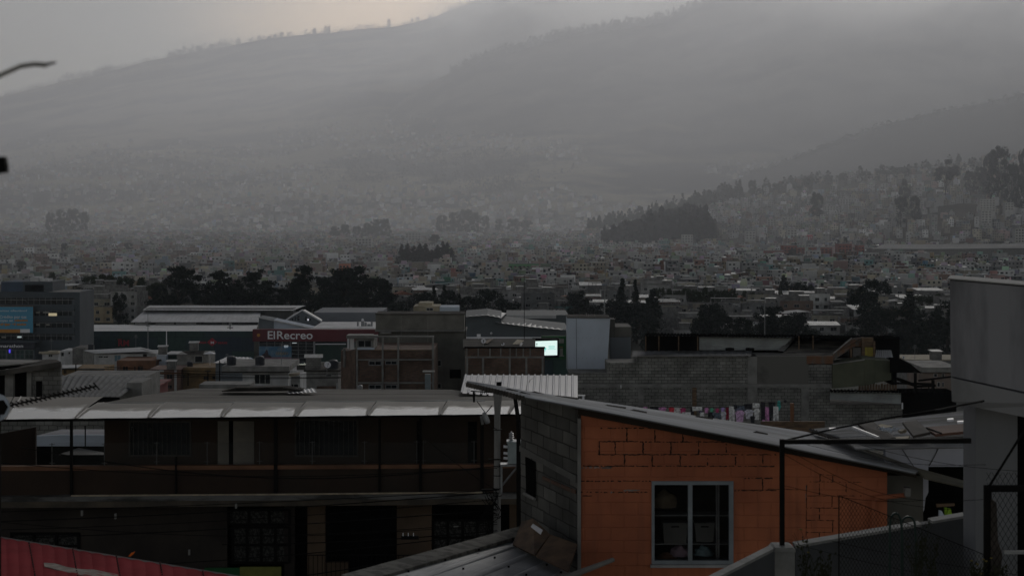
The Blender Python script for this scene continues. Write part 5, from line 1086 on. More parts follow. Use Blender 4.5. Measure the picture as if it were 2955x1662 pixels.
for i, (px, py, d) in enumerate(((262, 1009, 350), (392, 1003, 350), (470, 1022, 337), (548, 1060, 326), (655, 1060, 326), (495, 1065, 323), (668, 1056, 206), (812, 1056, 206), (905, 1070, 187), (962, 1070, 187), (148, 1011, 384), (560, 1011, 334), (750, 1056, 206), (2640, 1038, 300), (2700, 1038, 300))):
    c = P(px, py, d)
    if i % 3 == 0:
        o = thing('water_tank', 'small dark roof water tank among the low houses, %s from left' % ORD[sorted((0, 3, 6, 9, 12), key=lambda q: (262, 392, 470, 548, 655, 495, 668, 812, 905, 962, 148, 560, 750, 2640, 2700)[q]).index(i)], 'water tank', c, 'roof water tanks'); mb = MB(); mb.lathe(c, [(0, 0), (.55, 0), (.57, .9), (.5, 1.1), (.18, 1.22), (0, 1.22)], 12); mb.build('tank', m_tank, parent=o)
    elif i % 3 == 1:
        o = thing('roof_antenna', 'thin branched rooftop antenna above the low houses, %s from left' % ORD[sorted((1, 4, 7, 10, 13), key=lambda q: (262, 392, 470, 548, 655, 495, 668, 812, 905, 962, 148, 560, 750, 2640, 2700)[q]).index(i)], 'antenna', c, 'rooftop antennas'); mb = MB(); mb.tube([c, c+Vector((0, 0, 2.6))], .035, 4); [mb.tube([c+Vector((-.5+.08*k, 0, 2.0+.18*k)), c+Vector((.5-.08*k, 0, 2.0+.18*k))], .025, 4) for k in range(4)]; mb.build('mast', m_steel, parent=o)
    else:
        o = thing('roof_hut', 'little block stair hut on a low roof, %s from left' % ORD[sorted((2, 5, 8, 11, 14), key=lambda q: (262, 392, 470, 548, 655, 495, 668, 812, 905, 962, 148, 560, 750, 2640, 2700)[q]).index(i)], 'hut', c, 'roof huts'); mb = MB(); mb.rbox(c, 1.6, 1.8, 1.5, .1); mb.build('wall', m_block, parent=o); mb = MB(); mb.rbox(c+Vector((0, 0, 1.51)), 2.0, 2.2, .1, .1, tilt=.2); mb.build('roof', m_zinc, parent=o)
# ------------------------------------------------------------------ balcony building
D = 65.0
bc = thing('balcony_building', 'long two-storey brown building with a glass railed balcony under a pale canopy', 'building', (P(740, 1500, D).x, D+6, 33))
m_brown = mat('dark_brown_paint', (.042, .026, .018), (.03, .019, .014), scale=.6, rough=.9, grime=.5)
m_rust = mat('rust_orange_paint', (.20, .10, .06), (.14, .07, .042), scale=.8, rough=.9, grime=.5)
m_lower = mat('tan_paint', (.15, .10, .065), (.10, .065, .042), scale=.7, rough=.9, grime=.5)
# canopy of translucent sheets: dirty towards the back, pale at the eave, each bay stained in its own shape
def canopy_mat():
    m = bpy.data.materials.new('stained_canopy'); m.use_nodes = True; t = m.node_tree; N = t.nodes; L = t.links; b = N['Principled BSDF']; b.inputs['Roughness'].default_value = .3; b.inputs['Specular IOR Level'].default_value = .6
    co = N.new('ShaderNodeUVMap'); sp = N.new('ShaderNodeSeparateXYZ'); L.new(co.outputs[0], sp.inputs[0])
    tc2 = N.new('ShaderNodeTexCoord'); n = N.new('ShaderNodeTexNoise'); n.inputs['Scale'].default_value = 1.3; n.inputs['Detail'].default_value = 7; L.new(tc2.outputs['Object'], n.inputs['Vector'])
    a = N.new('ShaderNodeMath'); a.operation = 'MULTIPLY_ADD'; L.new(n.outputs[0], a.inputs[0]); a.inputs[1].default_value = .55; L.new(sp.outputs[1], a.inputs[2])
    # grime gathers along the seams
    f = N.new('ShaderNodeMath'); f.operation = 'PINGPONG'; L.new(sp.outputs[0], f.inputs[0]); f.inputs[1].default_value = .5
    g = N.new('ShaderNodeMapRange'); L.new(f.outputs[0], g.inputs[0]); g.inputs['From Min'].default_value = .06; g.inputs['From Max'].default_value = 0; g.inputs['To Max'].default_value = .75
    a2 = N.new('ShaderNodeMath'); a2.operation = 'ADD'; L.new(a.outputs[0], a2.inputs[0]); L.new(g.outputs[0], a2.inputs[1])
    r = N.new('ShaderNodeValToRGB'); e = r.color_ramp.elements; e[0].position = .62; e[0].color = (.66, .63, .58, 1); e[1].position = .84; e[1].color = (.30, .275, .245, 1)
    q = e.new(.70); q.color = (.42, .385, .34, 1); L.new(a2.outputs[0], r.inputs[0]); L.new(r.outputs[0], b.inputs['Base Color'])
    rr_ = N.new('ShaderNodeMapRange'); L.new(a2.outputs[0], rr_.inputs[0]); rr_.inputs['From Min'].default_value = .62; rr_.inputs['From Max'].default_value = .8; rr_.inputs['To Min'].default_value = .22; rr_.inputs['To Max'].default_value = .85; L.new(rr_.outputs[0], b.inputs['Roughness']); return m
m_canopy = canopy_mat()
def canopy(bays, name):
    """bays: list of (front x0, front x1, back x0, back x1, front y0, front y1, back y, front depth, back depth)"""
    me_v, me_f, uv = [], [], []
    for bi, (fx0, fx1, bx0, bx1, fy0, fy1, by, fd, bd) in enumerate(bays):
        nu, nv = 14, 8; k = len(me_v)
        for j in range(nv+1):
            v = j/nv
            for i in range(nu+1):
                u = i/nu
                p0 = P(fx0+(fx1-fx0)*u, fy0+(fy1-fy0)*u, fd); p1 = P(bx0+(bx1-bx0)*u, by, bd); p = p0.lerp(p1, v); p.z += .05*math.sin(math.pi*v)-.012*math.sin(math.pi*u)
                me_v.append(tuple(p)); uv.append((bi+u, v))
        for j in range(nv):
            for i in range(nu): q = k+j*(nu+1)+i; me_f.append((q, q+1, q+nu+2, q+nu+1))
    o0 = Vector(bc['_w']); me = bpy.data.meshes.new(name); me.from_pydata([tuple(Vector(p)-o0) for p in me_v], [], me_f); lay = me.uv_layers.new(name='UVMap')
    for lp in me.loops: lay.data[lp.index].uv = uv[lp.vertex_index]
    me.materials.append(m_canopy); me.polygons.foreach_set('use_smooth', [True]*len(me_f)); o = bpy.data.objects.new(name, me); C.objects.link(o); o.parent = bc; return o
FX = [-160, 10, 219, 430, 640, 852, 1061, 1270, 1470, 1540]; BX = [-110, 60, 281, 478, 679, 884, 1089, 1292, 1500, 1560]
ey = lambda x: 1209.5-.0105*x
bays = []
for i in range(len(FX)-1):
    last = i >= 7
    bays.append((FX[i]+1.5, FX[i+1]-1.5, (40 if i == 1 else BX[i])+1.5, (300 if i == 1 else 40 if i == 0 else BX[i+1])-1.5, ey(FX[i]), ey(FX[i+1]), 1144.5 if i < 2 else 1162-.006*(BX[i]), D-2.6, D+1.2 if i >= 2 else D+2.2))
canopy(bays, 'canopy')
mb = MB()
for i in range(1, len(FX)-1): mb.tube([P(FX[i], ey(FX[i])-.5, D-2.62), P((FX[i]+BX[i])/2, (ey(FX[i])+1160)/2-4, D-.7), P(BX[i] if i > 2 else BX[i]+(18 if i == 2 else 0), 1161 if i > 1 else 1144, D+1.22)], .028, 5)
mb.build('canopy_rib', m_skylight, parent=bc)
sub(bc, 'canopy_gutter', m_dark, lambda mb: mb.plate([P(-60, 1211, D-2.65), P(1540, 1194.5, D-2.65), P(1540, 1199.5, D-2.65), P(-60, 1217.5, D-2.65)], .12, d=(0, 1, 0)))
sub(bc, 'flashing', m_white, lambda mb: mb.tube([P(312, 1163, D+.95), P(900, 1159.5, D+.95), P(1400, 1155.5, D+.95)], .022, 5))
mb = MB(); mb.plate([P(290, 1164, D+1), P(1510, 1156, D+1), P(1430, 1134, D+7), P(420, 1138, D+7)], .2, d=(0, 0, -1)); mb.plate([P(415, 1139.5, D+6.6), P(1400, 1135, D+6.6), P(1300, 1124, D+11), P(560, 1120, D+11)], .2, d=(0, 0, -1)); mb.build('flat_roof', mat('grey_brown_screed', (.17, .155, .135), (.10, .092, .08), scale=.6, rough=.95, detail=9, stretch=(.35, 1, 1)), parent=bc)
# balcony storey
mb = MB(); DW = D+1.6
def wallrects(mb, d, t, rects, mi=0):
    for q in rects: mb.pbox(*q, d, t, mi)
wallrects(mb, DW, .25, [(301, 1200, 372, 1450), (372, 1316, 552, 1450), (372, 1200, 552, 1214), (552, 1200, 626, 1450), (734, 1200, 851, 1450), (851, 1317, 1034, 1450), (851, 1200, 1034, 1209), (1034, 1200, 1350, 1450), (1350, 1200, 1580, 1216), (626, 1200, 734, 1214), (1376, 1216, 1580, 1450)])
mb.build('wall', m_brown, parent=bc)
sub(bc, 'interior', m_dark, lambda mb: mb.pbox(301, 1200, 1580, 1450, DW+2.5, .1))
for n_, q in enumerate(((372, 1214, 552, 1316), (851, 1209, 1034, 1317))):
    a, b = P(q[0], q[3], DW), P(q[2], q[1], DW); mb = MB()
    for e in ((a.x, a.z, b.x, a.z+.06), (a.x, b.z-.06, b.x, b.z), (a.x, a.z+.06, a.x+.06, b.z-.06), (b.x-.06, a.z+.06, b.x, b.z-.06)): mb.box(e[0], DW-.05, e[1], e[2], DW-.004, e[3], 1)
    for i in range(1, 13): x = a.x+(b.x-a.x)*i/13; mb.box(x-.012, DW-.045, a.z+.07, x+.012, DW-.02, b.z-.07, 1)
    mb.box(a.x, DW+.06, a.z, b.x, DW+.08, b.z, 0); wn_ = mb.build('barred_window', [m_glass, mat('dull_dark_bars', (.06, .055, .05), (.04, .036, .033), rough=.7)], parent=bc)
    mb = MB()
    for k, (u0, u1) in enumerate(((.06, .24), (.3, .47), (.52, .7), (.78, .95))): mb.box(a.x+(b.x-a.x)*u0, DW+.10, a.z, a.x+(b.x-a.x)*u1, DW+.12, b.z)
    cu_ = mb.build('curtain', mat('dim_curtain', (.10, .09, .085), (.05, .045, .042), scale=2, stretch=(6, 1, .3)), parent=bc)
for q in ((628, 1215, 660, 1342), (673, 1215, 733, 1342)):
    sub(bc, 'door', mat('grey_door_panel', (.21, .19, .165), (.14, .13, .115), scale=.8, grime=.5), lambda mb, q=q: mb.pbox(*q, DW-.02, .06))
sub(bc, 'dark_door', m_dark, lambda mb: (mb.pbox(1351, 1217, 1375, 1342, DW-.03, .05), mb.pbox(1203, 1215, 1216, 1342, DW-.05, .05)))
sub(bc, 'side_partition', m_brown, lambda mb: mb.plate([P(-60, 1262, D+2), P(103, 1232, D+5), P(103, 1345, D+5), P(-60, 1345, D+2)], .15, d=(0, 1, 0)))
sub(bc, 'column', m_black, lambda mb: None) if 0 else None
for x, y0, y1, w in ((205, 1212, 1438, 3.6), (507, 1318, 1430, 2.2), (795, 1208, 1426, 5), (1095, 1208, 1424, 3), (1213, 1206, 1420, 3.6), (1391, 1202, 1424, 5)):
    sub(bc, 'column', m_black, lambda mb: mb.pbox(x-w, y0, x+w, y1, D-.22, .12))
sub(bc, 'balcony_cap', m_rust, lambda mb: mb.plate([P(-60, 1345.5, D-.16), P(1560, 1339, D-.16), P(1560, 1349.5, D-.16), P(-60, 1358.5, D-.16)], .3, d=(0, 1, 0)))
sub(bc, 'balcony_wall', m_brown, lambda mb: mb.plate([P(-60, 1359, D-.1), P(1560, 1350, D-.1), P(1560, 1445, D-.1), P(-60, 1445, D-.1)], .2, d=(0, 1, 0)))
for x, yt in ((150, 1278), (301, 1278), (452, 1274), (598, 1274), (749, 1273), (901, 1272), (1052, 1272), (1203, 1271), (1221, 1271), (1368, 1271)):
    sub(bc, 'railing_post', mat('dull_chrome', (.10, .10, .10), (.08, .08, .08), rough=.6, metal=.1), lambda mb, x=x, yt=yt: (mb.tube([P(x, 1344, D), P(x, yt, D)], .018, 6), mb.pbox(x-8, yt+3, x+8, yt+4, D-.02, .03), mb.pbox(x-8, yt+57, x+8, yt+58, D-.02, .03)))
m_pane = bpy.data.materials.new('clear_glass'); m_pane.use_nodes = True; _n = m_pane.node_tree.nodes; _b = _n['Principled BSDF']; _b.inputs['Alpha'].default_value = .05; _b.inputs['Roughness'].default_value = .3; _b.inputs['Specular IOR Level'].default_value = .2; _b.inputs['Base Color'].default_value = (.12, .13, .13, 1)
for x0, x1 in ((153, 299), (304, 450), (455, 596), (601, 747), (752, 899), (904, 1050), (1055, 1201), (1224, 1366)):
    sub(bc, 'railing_glass', m_pane, lambda mb, x0=x0, x1=x1: mb.pbox(x0, 1276, x1, 1342, D-.01, .012))
sub(bc, 'beam_pipe', mat('pale_pipe', (.46, .38, .28), (.3, .25, .19), rough=.8), lambda mb: mb.tube([P(205, 1430, D-.45), P(800, 1426, D-.45), P(1392, 1420, D-.45)], .035, 6))
mb = MB(); mb.plate([P(-60, 1434, D-.5), P(1560, 1424, D-.5), P(1560, 1438, D-.8), P(-60, 1448, D-.8)], 2.2, d=(0, 1, 0)); mb.build('ledge', mat('rain_stained_ledge', (.21, .205, .195), (.06, .057, .052), scale=1.2, rough=.95, detail=9, stretch=(.4, 1, 1.5), lo=.45, hi=.6), parent=bc)
sub(bc, 'ledge_soffit', mat('brown_concrete', (.13, .105, .08), (.07, .06, .05), scale=1, grime=.5), lambda mb: mb.plate([P(-60, 1448.4, D-.79), P(1560, 1438.4, D-.79), P(1560, 1454, D-.7), P(-60, 1466, D-.7)], 2.1, d=(0, 1, 0)))
# street storey
DL = D+1.4
mb = MB(); wallrects(mb, DL, .2, [(-160, 1440, 30, 1900), (30, 1440, 232, 1535), (30, 1612, 232, 1900), (232, 1440, 655, 1900), (820, 1440, 850, 1900)]); mb.build('lower_wall', mat('soot_brown_wall', (.045, .036, .03), (.025, .02, .018), scale=.6), parent=bc)
for q in ((887, 1440, 937, 1900), (1145, 1440, 1245, 1900), (1470, 1440, 1560, 1900)): sub(bc, 'tan_pillar', m_lower, lambda mb, q=q: mb.pbox(*q, DL-.25, .4))
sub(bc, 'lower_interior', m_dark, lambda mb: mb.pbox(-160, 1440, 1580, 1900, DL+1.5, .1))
m_lace = mat('lace_curtain', (.08, .078, .073), (.02, .02, .019), scale=9, rough=.9, detail=3, lo=.42, hi=.56)
for q, nmv, nh in (((660, 1470, 836, 1512), 3, 0), ((672, 1520, 836, 1622), 4, 1), ((34, 1540, 228, 1608), 3, 1), ((1250, 1500, 1420, 1600), 4, 1), ((1262, 1610, 1420, 1700), 4, 0)):
    a, b = P(q[0], q[3], DL), P(q[2], q[1], DL); mb = MB()
    for i in range(nmv+1): x = a.x+(b.x-a.x)*i/nmv; mb.box(x-.05, DL-.06, a.z, x+.05, DL+.02, b.z, 1)
    for i in range(nh+2): z = a.z+(b.z-a.z)*i/(nh+1); mb.box(a.x, DL-.055, z-.04, b.x, DL+.015, z+.04, 1)
    mb.build('window', [m_glass, m_black], parent=bc); mb = MB(); mb.box(a.x, DL+.05, a.z, b.x, DL+.07, b.z); mb.build('curtain', m_lace, parent=bc)
    mb = MB(); nx = int((b.x-a.x)/.22)
    for i in range(nx): x = a.x+i*.22; mb.tube([(x, DL-.09, a.z), (min(b.x, x+.22), DL-.09, a.z+(b.z-a.z)*.5), (x, DL-.09, b.z)], .008, 4); mb.tube([(min(b.x, x+.22), DL-.10, a.z), (x, DL-.10, a.z+(b.z-a.z)*.5), (min(b.x, x+.22), DL-.10, b.z)], .008, 4)
    mb.build('window_grille', m_black, parent=bc)
mb = MB()
for x in range(890, 1250, 13): mb.pbox(x, 1602, x+1.6, 1700, DL-.6, .03)
mb.pbox(886, 1600, 1252, 1602, DL-.62, .05); mb.build('railing', m_black, parent=bc); sub(bc, 'kick_panel', m_lower, lambda mb: mb.pbox(937.5, 1622, 1004, 1700, DL-.1, .2))
ys_ = thing('shop_board', 'yellow green painted shop board at the foot of the balcony building', 'sign', P(750, 1670, DL-.9)); sub(ys_, 'board', mat('yellow_green_board', (.2, .205, .05), (.15, .155, .04), rough=.8), lambda mb: mb.pbox(692, 1635, 811, 1690, DL-.9, .1)); sub(ys_, 'green_board', m_grb, lambda mb: mb.pbox(590, 1638, 691, 1690, DL-.9, .1))
# loose things on its roof
mb = MB()
for i in range(5): mb.plate([P(640+i*9, 1127-i*2.2, D+6.5), P(872-i*14, 1124-i*2, D+6.5), P(880-i*10, 1119-i*1.6, D+8.6), P(655+i*9, 1121-i*2, D+8.6)], .05, d=(0, 0, -1))
one(mb, 'stacked_sheets', 'dark stack of old roofing sheets on the balcony building roof', 'roofing sheets', m_roofdark)
mb = MB(); mb.corr(P(828, 1135, D+5.9), P(914, 1131, D+5.9), P(906, 1119.5, D+7.4), P(832, 1129, D+7.4), .16, .03); one(mb, 'bent_sheet', 'bright bent metal sheet beside the stack of roofing sheets', 'metal sheet', m_palemetal)
# roof and yard seen through the gap at the left
yd = thing('white_tarp_roof', 'white roof with a grey slope seen through the balcony gap', 'roof', P(200, 1300, D+14))
sub(yd, 'tarp', m_white2, lambda mb: mb.plate([P(100, 1258, D+14), P(175, 1255, D+14), P(320, 1255, D+14), P(320, 1287, D+14), P(100, 1287, D+14)], .2, d=(0, 1, 0))); sub(yd, 'slope', mat('greyed_tarp', (.3, .3, .33), (.22, .22, .25), scale=.5), lambda mb: mb.plate([P(100, 1257.5, D+14), P(320, 1255, D+14.2), P(320, 1238, D+20), P(178, 1238, D+20)], .1, d=(0, 0, -1)))
sub(yd, 'dark_wall', m_dark, lambda mb: mb.pbox(96, 1287.3, 330, 1345, D+15, 2)); sub(yd, 'pale_mound', m_fibro, lambda mb: mb.plate([P(170, 1312, D+12), P(218, 1297, D+13), P(300, 1312, D+12)], .6, d=(0, 1, 0)))
bld('block_wall', 'grey block wall seen through the balcony gap above the white roof', 'wall', -60, 340, 1195, D+24, 1, m_blockwall, [], ybot=1300)
mb = MB(); mb.tube([P(246, 1287, D+13), P(246, 1228, D+13)], .03, 5); one(mb, 'thin_post', 'thin dark post in front of the white roof in the gap', 'post', m_black)

# ---- ribbed white roof and its house
wr = thing('white_ribbed_roof_house', 'low house with bright white ribbed sheet roof left of the block building', 'house', P(1500, 1250, 74))
mb = MB(); mb.corr(P(1328, 1134, 69.5), P(1667, 1162, 69.5), P(1667, 1083, 76), P(1341, 1082, 76), .27, .05, trap=True, sub=1); mb.build('roof', mat('white_ribbed_metal', (.56, .55, .58), (.44, .43, .46), scale=.35, rough=.55, stretch=(1, .3, 1), detail=7), parent=wr)
sub(wr, 'wall', m_conc, lambda mb: mb.pbox(1345, 1150, 1664, 1420, 71.5, 4)); sub(wr, 'ridge_line', m_skylight, lambda mb: mb.plate([P(1337, 1088.2, 75.7), P(1667, 1089.2, 75.7), P(1667, 1090, 75.6), P(1337, 1089, 75.6)], .02, d=(0, -.7, .7)))
sub(wr, 'roof_hole', m_dark, lambda mb: mb.plate([P(1431, 1107, 73.4), P(1447, 1106.5, 73.4), P(1447, 1115, 72.6), P(1431, 1115, 72.6)], .1, d=(0, -.6, .8)))
mb = MB(); mb.tube([P(1518, 1132, 71), P(1521, 1112, 72.8), P(1530, 1097, 74.6), P(1546, 1088, 75.6)], .025, 5); one(mb, 'loose_cable', 'thin curling cable lying on the white ribbed roof', 'cable', m_skylight)

# ------------------------------------------------------------------ pole, transformer, lamp
dp = 57.0
up = thing('utility_pole', 'tall grey concrete utility pole strapped with wires in front of the balcony', 'pole', (P(1435, 1600, dp).x, dp, ground_z(P(1435, 1600, dp).x, dp)))
a = P(1436, 1131, dp); b0 = Vector((a.x-.02, dp, up.location.z)); m_polec = mat('pole_concrete', (.27, .265, .26), (.19, .185, .18), scale=1.4, rough=.9, stretch=(1, 1, .3))
sub(up, 'shaft', m_polec, lambda mb: mb.tube([b0, P(1435, 1200, dp)], .145, 12, r1=.10)); sub(up, 'flared_head', m_polec, lambda mb: mb.tube([P(1435, 1215, dp), P(1436, 1165, dp), P(1437, 1128, dp)], .085, 12, r1=.155))
sub(up, 'strap', m_black, lambda mb: [mb.tube([P(1436, y, dp), P(1436, y-2, dp)], .15, 10) for y in (1345, 1409, 1240, 1372, 1430)])
sub(up, 'crossarm', m_black, lambda mb: (mb.pbox(1388, 1411, 1440, 1414, dp-.2, .08), mb.pbox(1410, 1324, 1450, 1327, dp-.2, .06)))
tf = thing('transformer', 'light grey box transformer with insulator stack bracketed beside the concrete pole', 'transformer', P(1480, 1345, dp))
m_tf = mat('pale_grey_enamel', (.33, .38, .39), (.27, .31, .32), rough=.5)
sub(tf, 'tank', m_tf, lambda mb: mb.pbox(1465, 1279, 1503, 1338, dp-.3, .5)); sub(tf, 'lid', m_tf, lambda mb: mb.pbox(1462, 1274, 1506, 1278.8, dp-.35, .6))
sub(tf, 'insulator', mat('porcelain', (.45, .45, .47), (.3, .3, .31), rough=.3), lambda mb: mb.lathe(P(1475.5, 1274, dp), [(.03, 0)]+[q for i in range(5) for q in ((.085, .02+i*.06), (.04, .045+i*.06))]+[(.03, .33), (0, .34)], 12))
for y in (1289, 1308, 1322): sub(tf, 'bushing', m_letter, lambda mb: mb.tube([P(1465, y, dp-.1), P(1453, y-1, dp-.1)], .045, 8))
sub(tf, 'bracket', m_steel, lambda mb: (mb.pbox(1444, 1340, 1505, 1346, dp-.3, .5), mb.pbox(1444, 1346.3, 1450, 1424, dp-.1, .08), mb.tube([P(1449, 1400, dp), P(1492, 1347, dp)], .035, 5)))
sl = thing('street_lamp_housing', 'tilted silver cylinder hanging on wires left of the pole head', 'lamp', P(1404, 1225, dp-1)); sub(sl, 'housing', m_steel, lambda mb: mb.lathe(P(1408, 1222, dp-1), [(0, 0), (.07, .01), (.09, .08), (.08, .32), (.05, .38), (0, .4)], 12, axis=Vector((-.38, 0, 1)))); sub(sl, 'shield', m_skylight, lambda mb: mb.plate([P(1385, 1202, dp-1), P(1393, 1200, dp-1), P(1396, 1224, dp-1), P(1389, 1226, dp-1)], .05, d=(0, 1, 0))); sub(sl, 'bracket', m_black, lambda mb: (mb.tube([P(1377, 1158, dp-1), P(1400, 1190, dp-1)], .012, 4), mb.tube([P(1420, 1170, dp-1), P(1402, 1192, dp-1)], .015, 4), mb.tube([P(1408, 1224, dp-1), P(1436, 1240, dp-.2)], .012, 4)))
mb = MB(); mb.plate([P(1480, 1140, 56), P(1490, 1138, 56), P(1503, 1218, 56), P(1490, 1218, 56)], .12, d=(0, 1, 0)); mb.tube([P(1496, 1218, 56), P(1497, 1600, 56)], .08, 6); one(mb, 'leaning_post', 'dark post leaning behind the end of the orange house roof', 'post', m_black)
ja = thing('roof_aerial', 'small black comb aerial on the balcony building roof corner', 'aerial', P(1368, 1160, dp+5)); sub(ja, 'mast', m_black, lambda mb: mb.tube([P(1368, 1160, dp+5), P(1367, 1128, dp+5)], .04, 5)); sub(ja, 'boom', m_black, lambda mb: (mb.tube([P(1358, 1128, dp+5), P(1420, 1132, dp+5)], .02, 4), [mb.tube([P(x, 1123, dp+5), P(x, 1136, dp+5)], .012, 4) for x in range(1388, 1408, 5)]))
# tangle of cables at the pole and across the street
rr = random.Random(3)
def cable(pts, r, label, group='dark cables over the street', d=None, name='cable'):
    mb = MB(); mb.tube(pts, r, 4, cap=False); return one(mb, name, label, 'cable', m_black, group)
mb = MB()
for i in range(11):
    c = P(1420+rr.uniform(-30, 10), 1436+rr.uniform(-18, 26), dp-.3); pts = []
    for k in range(11): t = k/10*math.pi*rr.uniform(1.2, 1.9); pts.append(c+Vector((math.sin(t)*rr.uniform(.1, .4), rr.uniform(-.05, .05), -.5*t/math.pi+math.cos(t*2)*.12)))
    mb.tube(pts, .012, 4, cap=False)
for i in range(6): mb.tube([P(1440-i*3, 1420, dp-.25), P(1424-i*5, 1460+i*8, dp-.25), P(1395+i*6, 1520+i*6, dp-.25), P(1438, 1580, dp-.25)], .011, 4, cap=False)
one(mb, 'cable_tangle', 'black tangle of looped cables around the concrete pole', 'cables', m_black)
spans = [(1435, 1414, -60, 1478, 6, 24), (1435, 1420, -60, 1506, 10, 24), (1435, 1440, -60, 1530, 14, 24), (1435, 1470, -60, 1556, 10, 24), (1435, 1512, -60, 1500, 40, 24), (1435, 1536, 200, 1640, 14, 24), (1435, 1350, -60, 1330, 34, 30), (1435, 1345, 60, 1290, 60, 30), (1435, 1415, 1200, 1240, 10, 10), (1435, 1560, 560, 1700, 12, 24), (1435, 1505, 700, 1545, 8, 20), (1435, 1530, 640, 1570, 10, 20)]
for i, (x0, y0, x1, y1, s_, n) in enumerate(spans):
    cable([P(x0+(x1-x0)*k/n, y0+(y1-y0)*k/n+s_*math.sin(math.pi*k/n), dp-.4+k/n*1.5) for k in range(n+1)], .011+.005*(i % 2), 'black cable sagging left from the concrete pole, %s from top at the pole' % ORD[sorted(range(len(spans)), key=lambda q: spans[q][1]).index(i)])
cs = thing('cable_splice', 'dark cable splice box with three small white clips', 'splice box', P(1180, 1553, 55)); sub(cs, 'box', m_black, lambda mb: mb.pbox(1158, 1546, 1208, 1556, 55, .1))
for x in (1162, 1177, 1192): sub(cs, 'clip', m_letter, lambda mb, x=x: mb.pbox(x, 1537, x+2.2, 1545.8, 55, .03))
for i, (x, y) in enumerate(((1309, 1516), (678, 1452), (233, 1473), (330, 1482), (543, 1586))):
    mb = MB(); mb.pbox(x, y, x+(13 if i == 0 else 5), y+(5 if i == 0 else 15), D-1.6, .1); one(mb, 'white_tag', 'small white box hanging before the dark street storey, %s from left' % ORD[[4, 3, 0, 1, 2][i]], 'tag', m_fibro, 'small white boxes on the street storey')

# ------------------------------------------------------------------ orange house
oh = thing('orange_house', 'orange painted block house with grey side wall and long corrugated roof', 'house', (1.5, 27, 40))
m_orange = mat('orange_paint', (.50, .165, .08), (.34, .11, .057), scale=.7, rough=.85, detail=8, grime=.25, bump=.15)
DO = 26.0
def painted_block(m, w=.4, h=.19):
    t = m.node_tree; N = t.nodes; L = t.links; b = N['Principled BSDF']; src = b.inputs['Base Color'].links[0].from_socket
    co = N.new('ShaderNodeTexCoord'); sp = N.new('ShaderNodeSeparateXYZ'); L.new(co.outputs['Object'], sp.inputs[0]); cb = N.new('ShaderNodeCombineXYZ'); L.new(sp.outputs[0], cb.inputs[0]); L.new(sp.outputs[2], cb.inputs[1])
    nn = N.new('ShaderNodeTexNoise'); nn.inputs['Scale'].default_value = 3; L.new(co.outputs['Object'], nn.inputs['Vector']); vm = N.new('ShaderNodeVectorMath'); vm.operation = 'MULTIPLY_ADD'; L.new(nn.outputs['Color'], vm.inputs[0]); vm.inputs[1].default_value = (.03,)*3; L.new(cb.outputs[0], vm.inputs[2])
    br = N.new('ShaderNodeTexBrick'); L.new(vm.outputs[0], br.inputs['Vector']); br.inputs['Scale'].default_value = 1; br.inputs['Brick Width'].default_value = w; br.inputs['Row Height'].default_value = h; br.inputs['Mortar Size'].default_value = .012; br.inputs['Mortar Smooth'].default_value = .8; br.inputs['Color1'].default_value = (1, 1, 1, 1); br.inputs['Color2'].default_value = (.86, .86, .86, 1); br.inputs['Mortar'].default_value = (.62, .6, .58, 1)
    n2 = N.new('ShaderNodeTexNoise'); n2.inputs['Scale'].default_value = 1.1; n2.inputs['Detail'].default_value = 6; L.new(co.outputs['Object'], n2.inputs['Vector']); r2 = N.new('ShaderNodeMapRange'); L.new(n2.outputs[0], r2.inputs[0]); r2.inputs['From Min'].default_value = .42; r2.inputs['From Max'].default_value = .62; r2.inputs['To Max'].default_value = .35
    mx_ = N.new('ShaderNodeMix'); mx_.data_type = 'RGBA'; mx_.blend_type = 'MULTIPLY'; L.new(r2.outputs[0], mx_.inputs[0]); L.new(src, mx_.inputs[6]); L.new(br.outputs['Color'], mx_.inputs[7])
    mp3 = N.new('ShaderNodeMapping'); mp3.inputs['Scale'].default_value = (7, 7, .5); L.new(co.outputs['Object'], mp3.inputs[0]); n3 = N.new('ShaderNodeTexNoise'); n3.inputs['Scale'].default_value = 1; n3.inputs['Detail'].default_value = 5; L.new(mp3.outputs[0], n3.inputs['Vector']); r3 = N.new('ShaderNodeMapRange'); L.new(n3.outputs[0], r3.inputs[0]); r3.inputs['From Min'].default_value = .52; r3.inputs['From Max'].default_value = .75; r3.inputs['To Max'].default_value = .5
    m3 = N.new('ShaderNodeMix'); m3.data_type = 'RGBA'; L.new(r3.outputs[0], m3.inputs[0]); L.new(mx_.outputs[2], m3.inputs[6]); m3.inputs[7].default_value = (.2, .08, .05, 1); L.new(m3.outputs[2], b.inputs['Base Color'])
    bn = N.new('ShaderNodeBump'); bn.invert = True; bn.inputs['Strength'].default_value = .5; bn.inputs['Distance'].default_value = .015; L.new(br.outputs['Fac'], bn.inputs['Height']); L.new(bn.outputs[0], b.inputs['Normal'])
painted_block(m_orange)
FE = [(1352, 1107, 28.9), (1400, 1118, 27.6), (1455, 1131, 26.6), (1512, 1146, 25.3), (1800, 1199.5, 25.3), (2240, 1284, 25.3), (2640, 1366, 25.3)]
BE = [(1346, 1102, 29), (1425, 1114, 29), (1500, 1127, 29.2), (1560, 1136, 29.4), (1900, 1186, 30.4), (2330, 1247, 31.6), (2668, 1352, 29)]
rl = lambda x: lerp([(a, b) for a, b, c in FE], x)-2.5
mb = MB()
for x0_, x1_, yb_ in ((1677, 1880, 1900), (1880.05, 2115.95, 1387), (2116, 2560, 1900)): mb.plate([P(x0_, rl(x0_), DO), P(x1_, rl(x1_), DO), P(x1_, yb_, DO), P(x0_, yb_, DO)], .18, d=(0, 1, 0))
mb.pbox(1880.05, 1626, 2115.95, 1900, DO, .18); wall_mb = mb
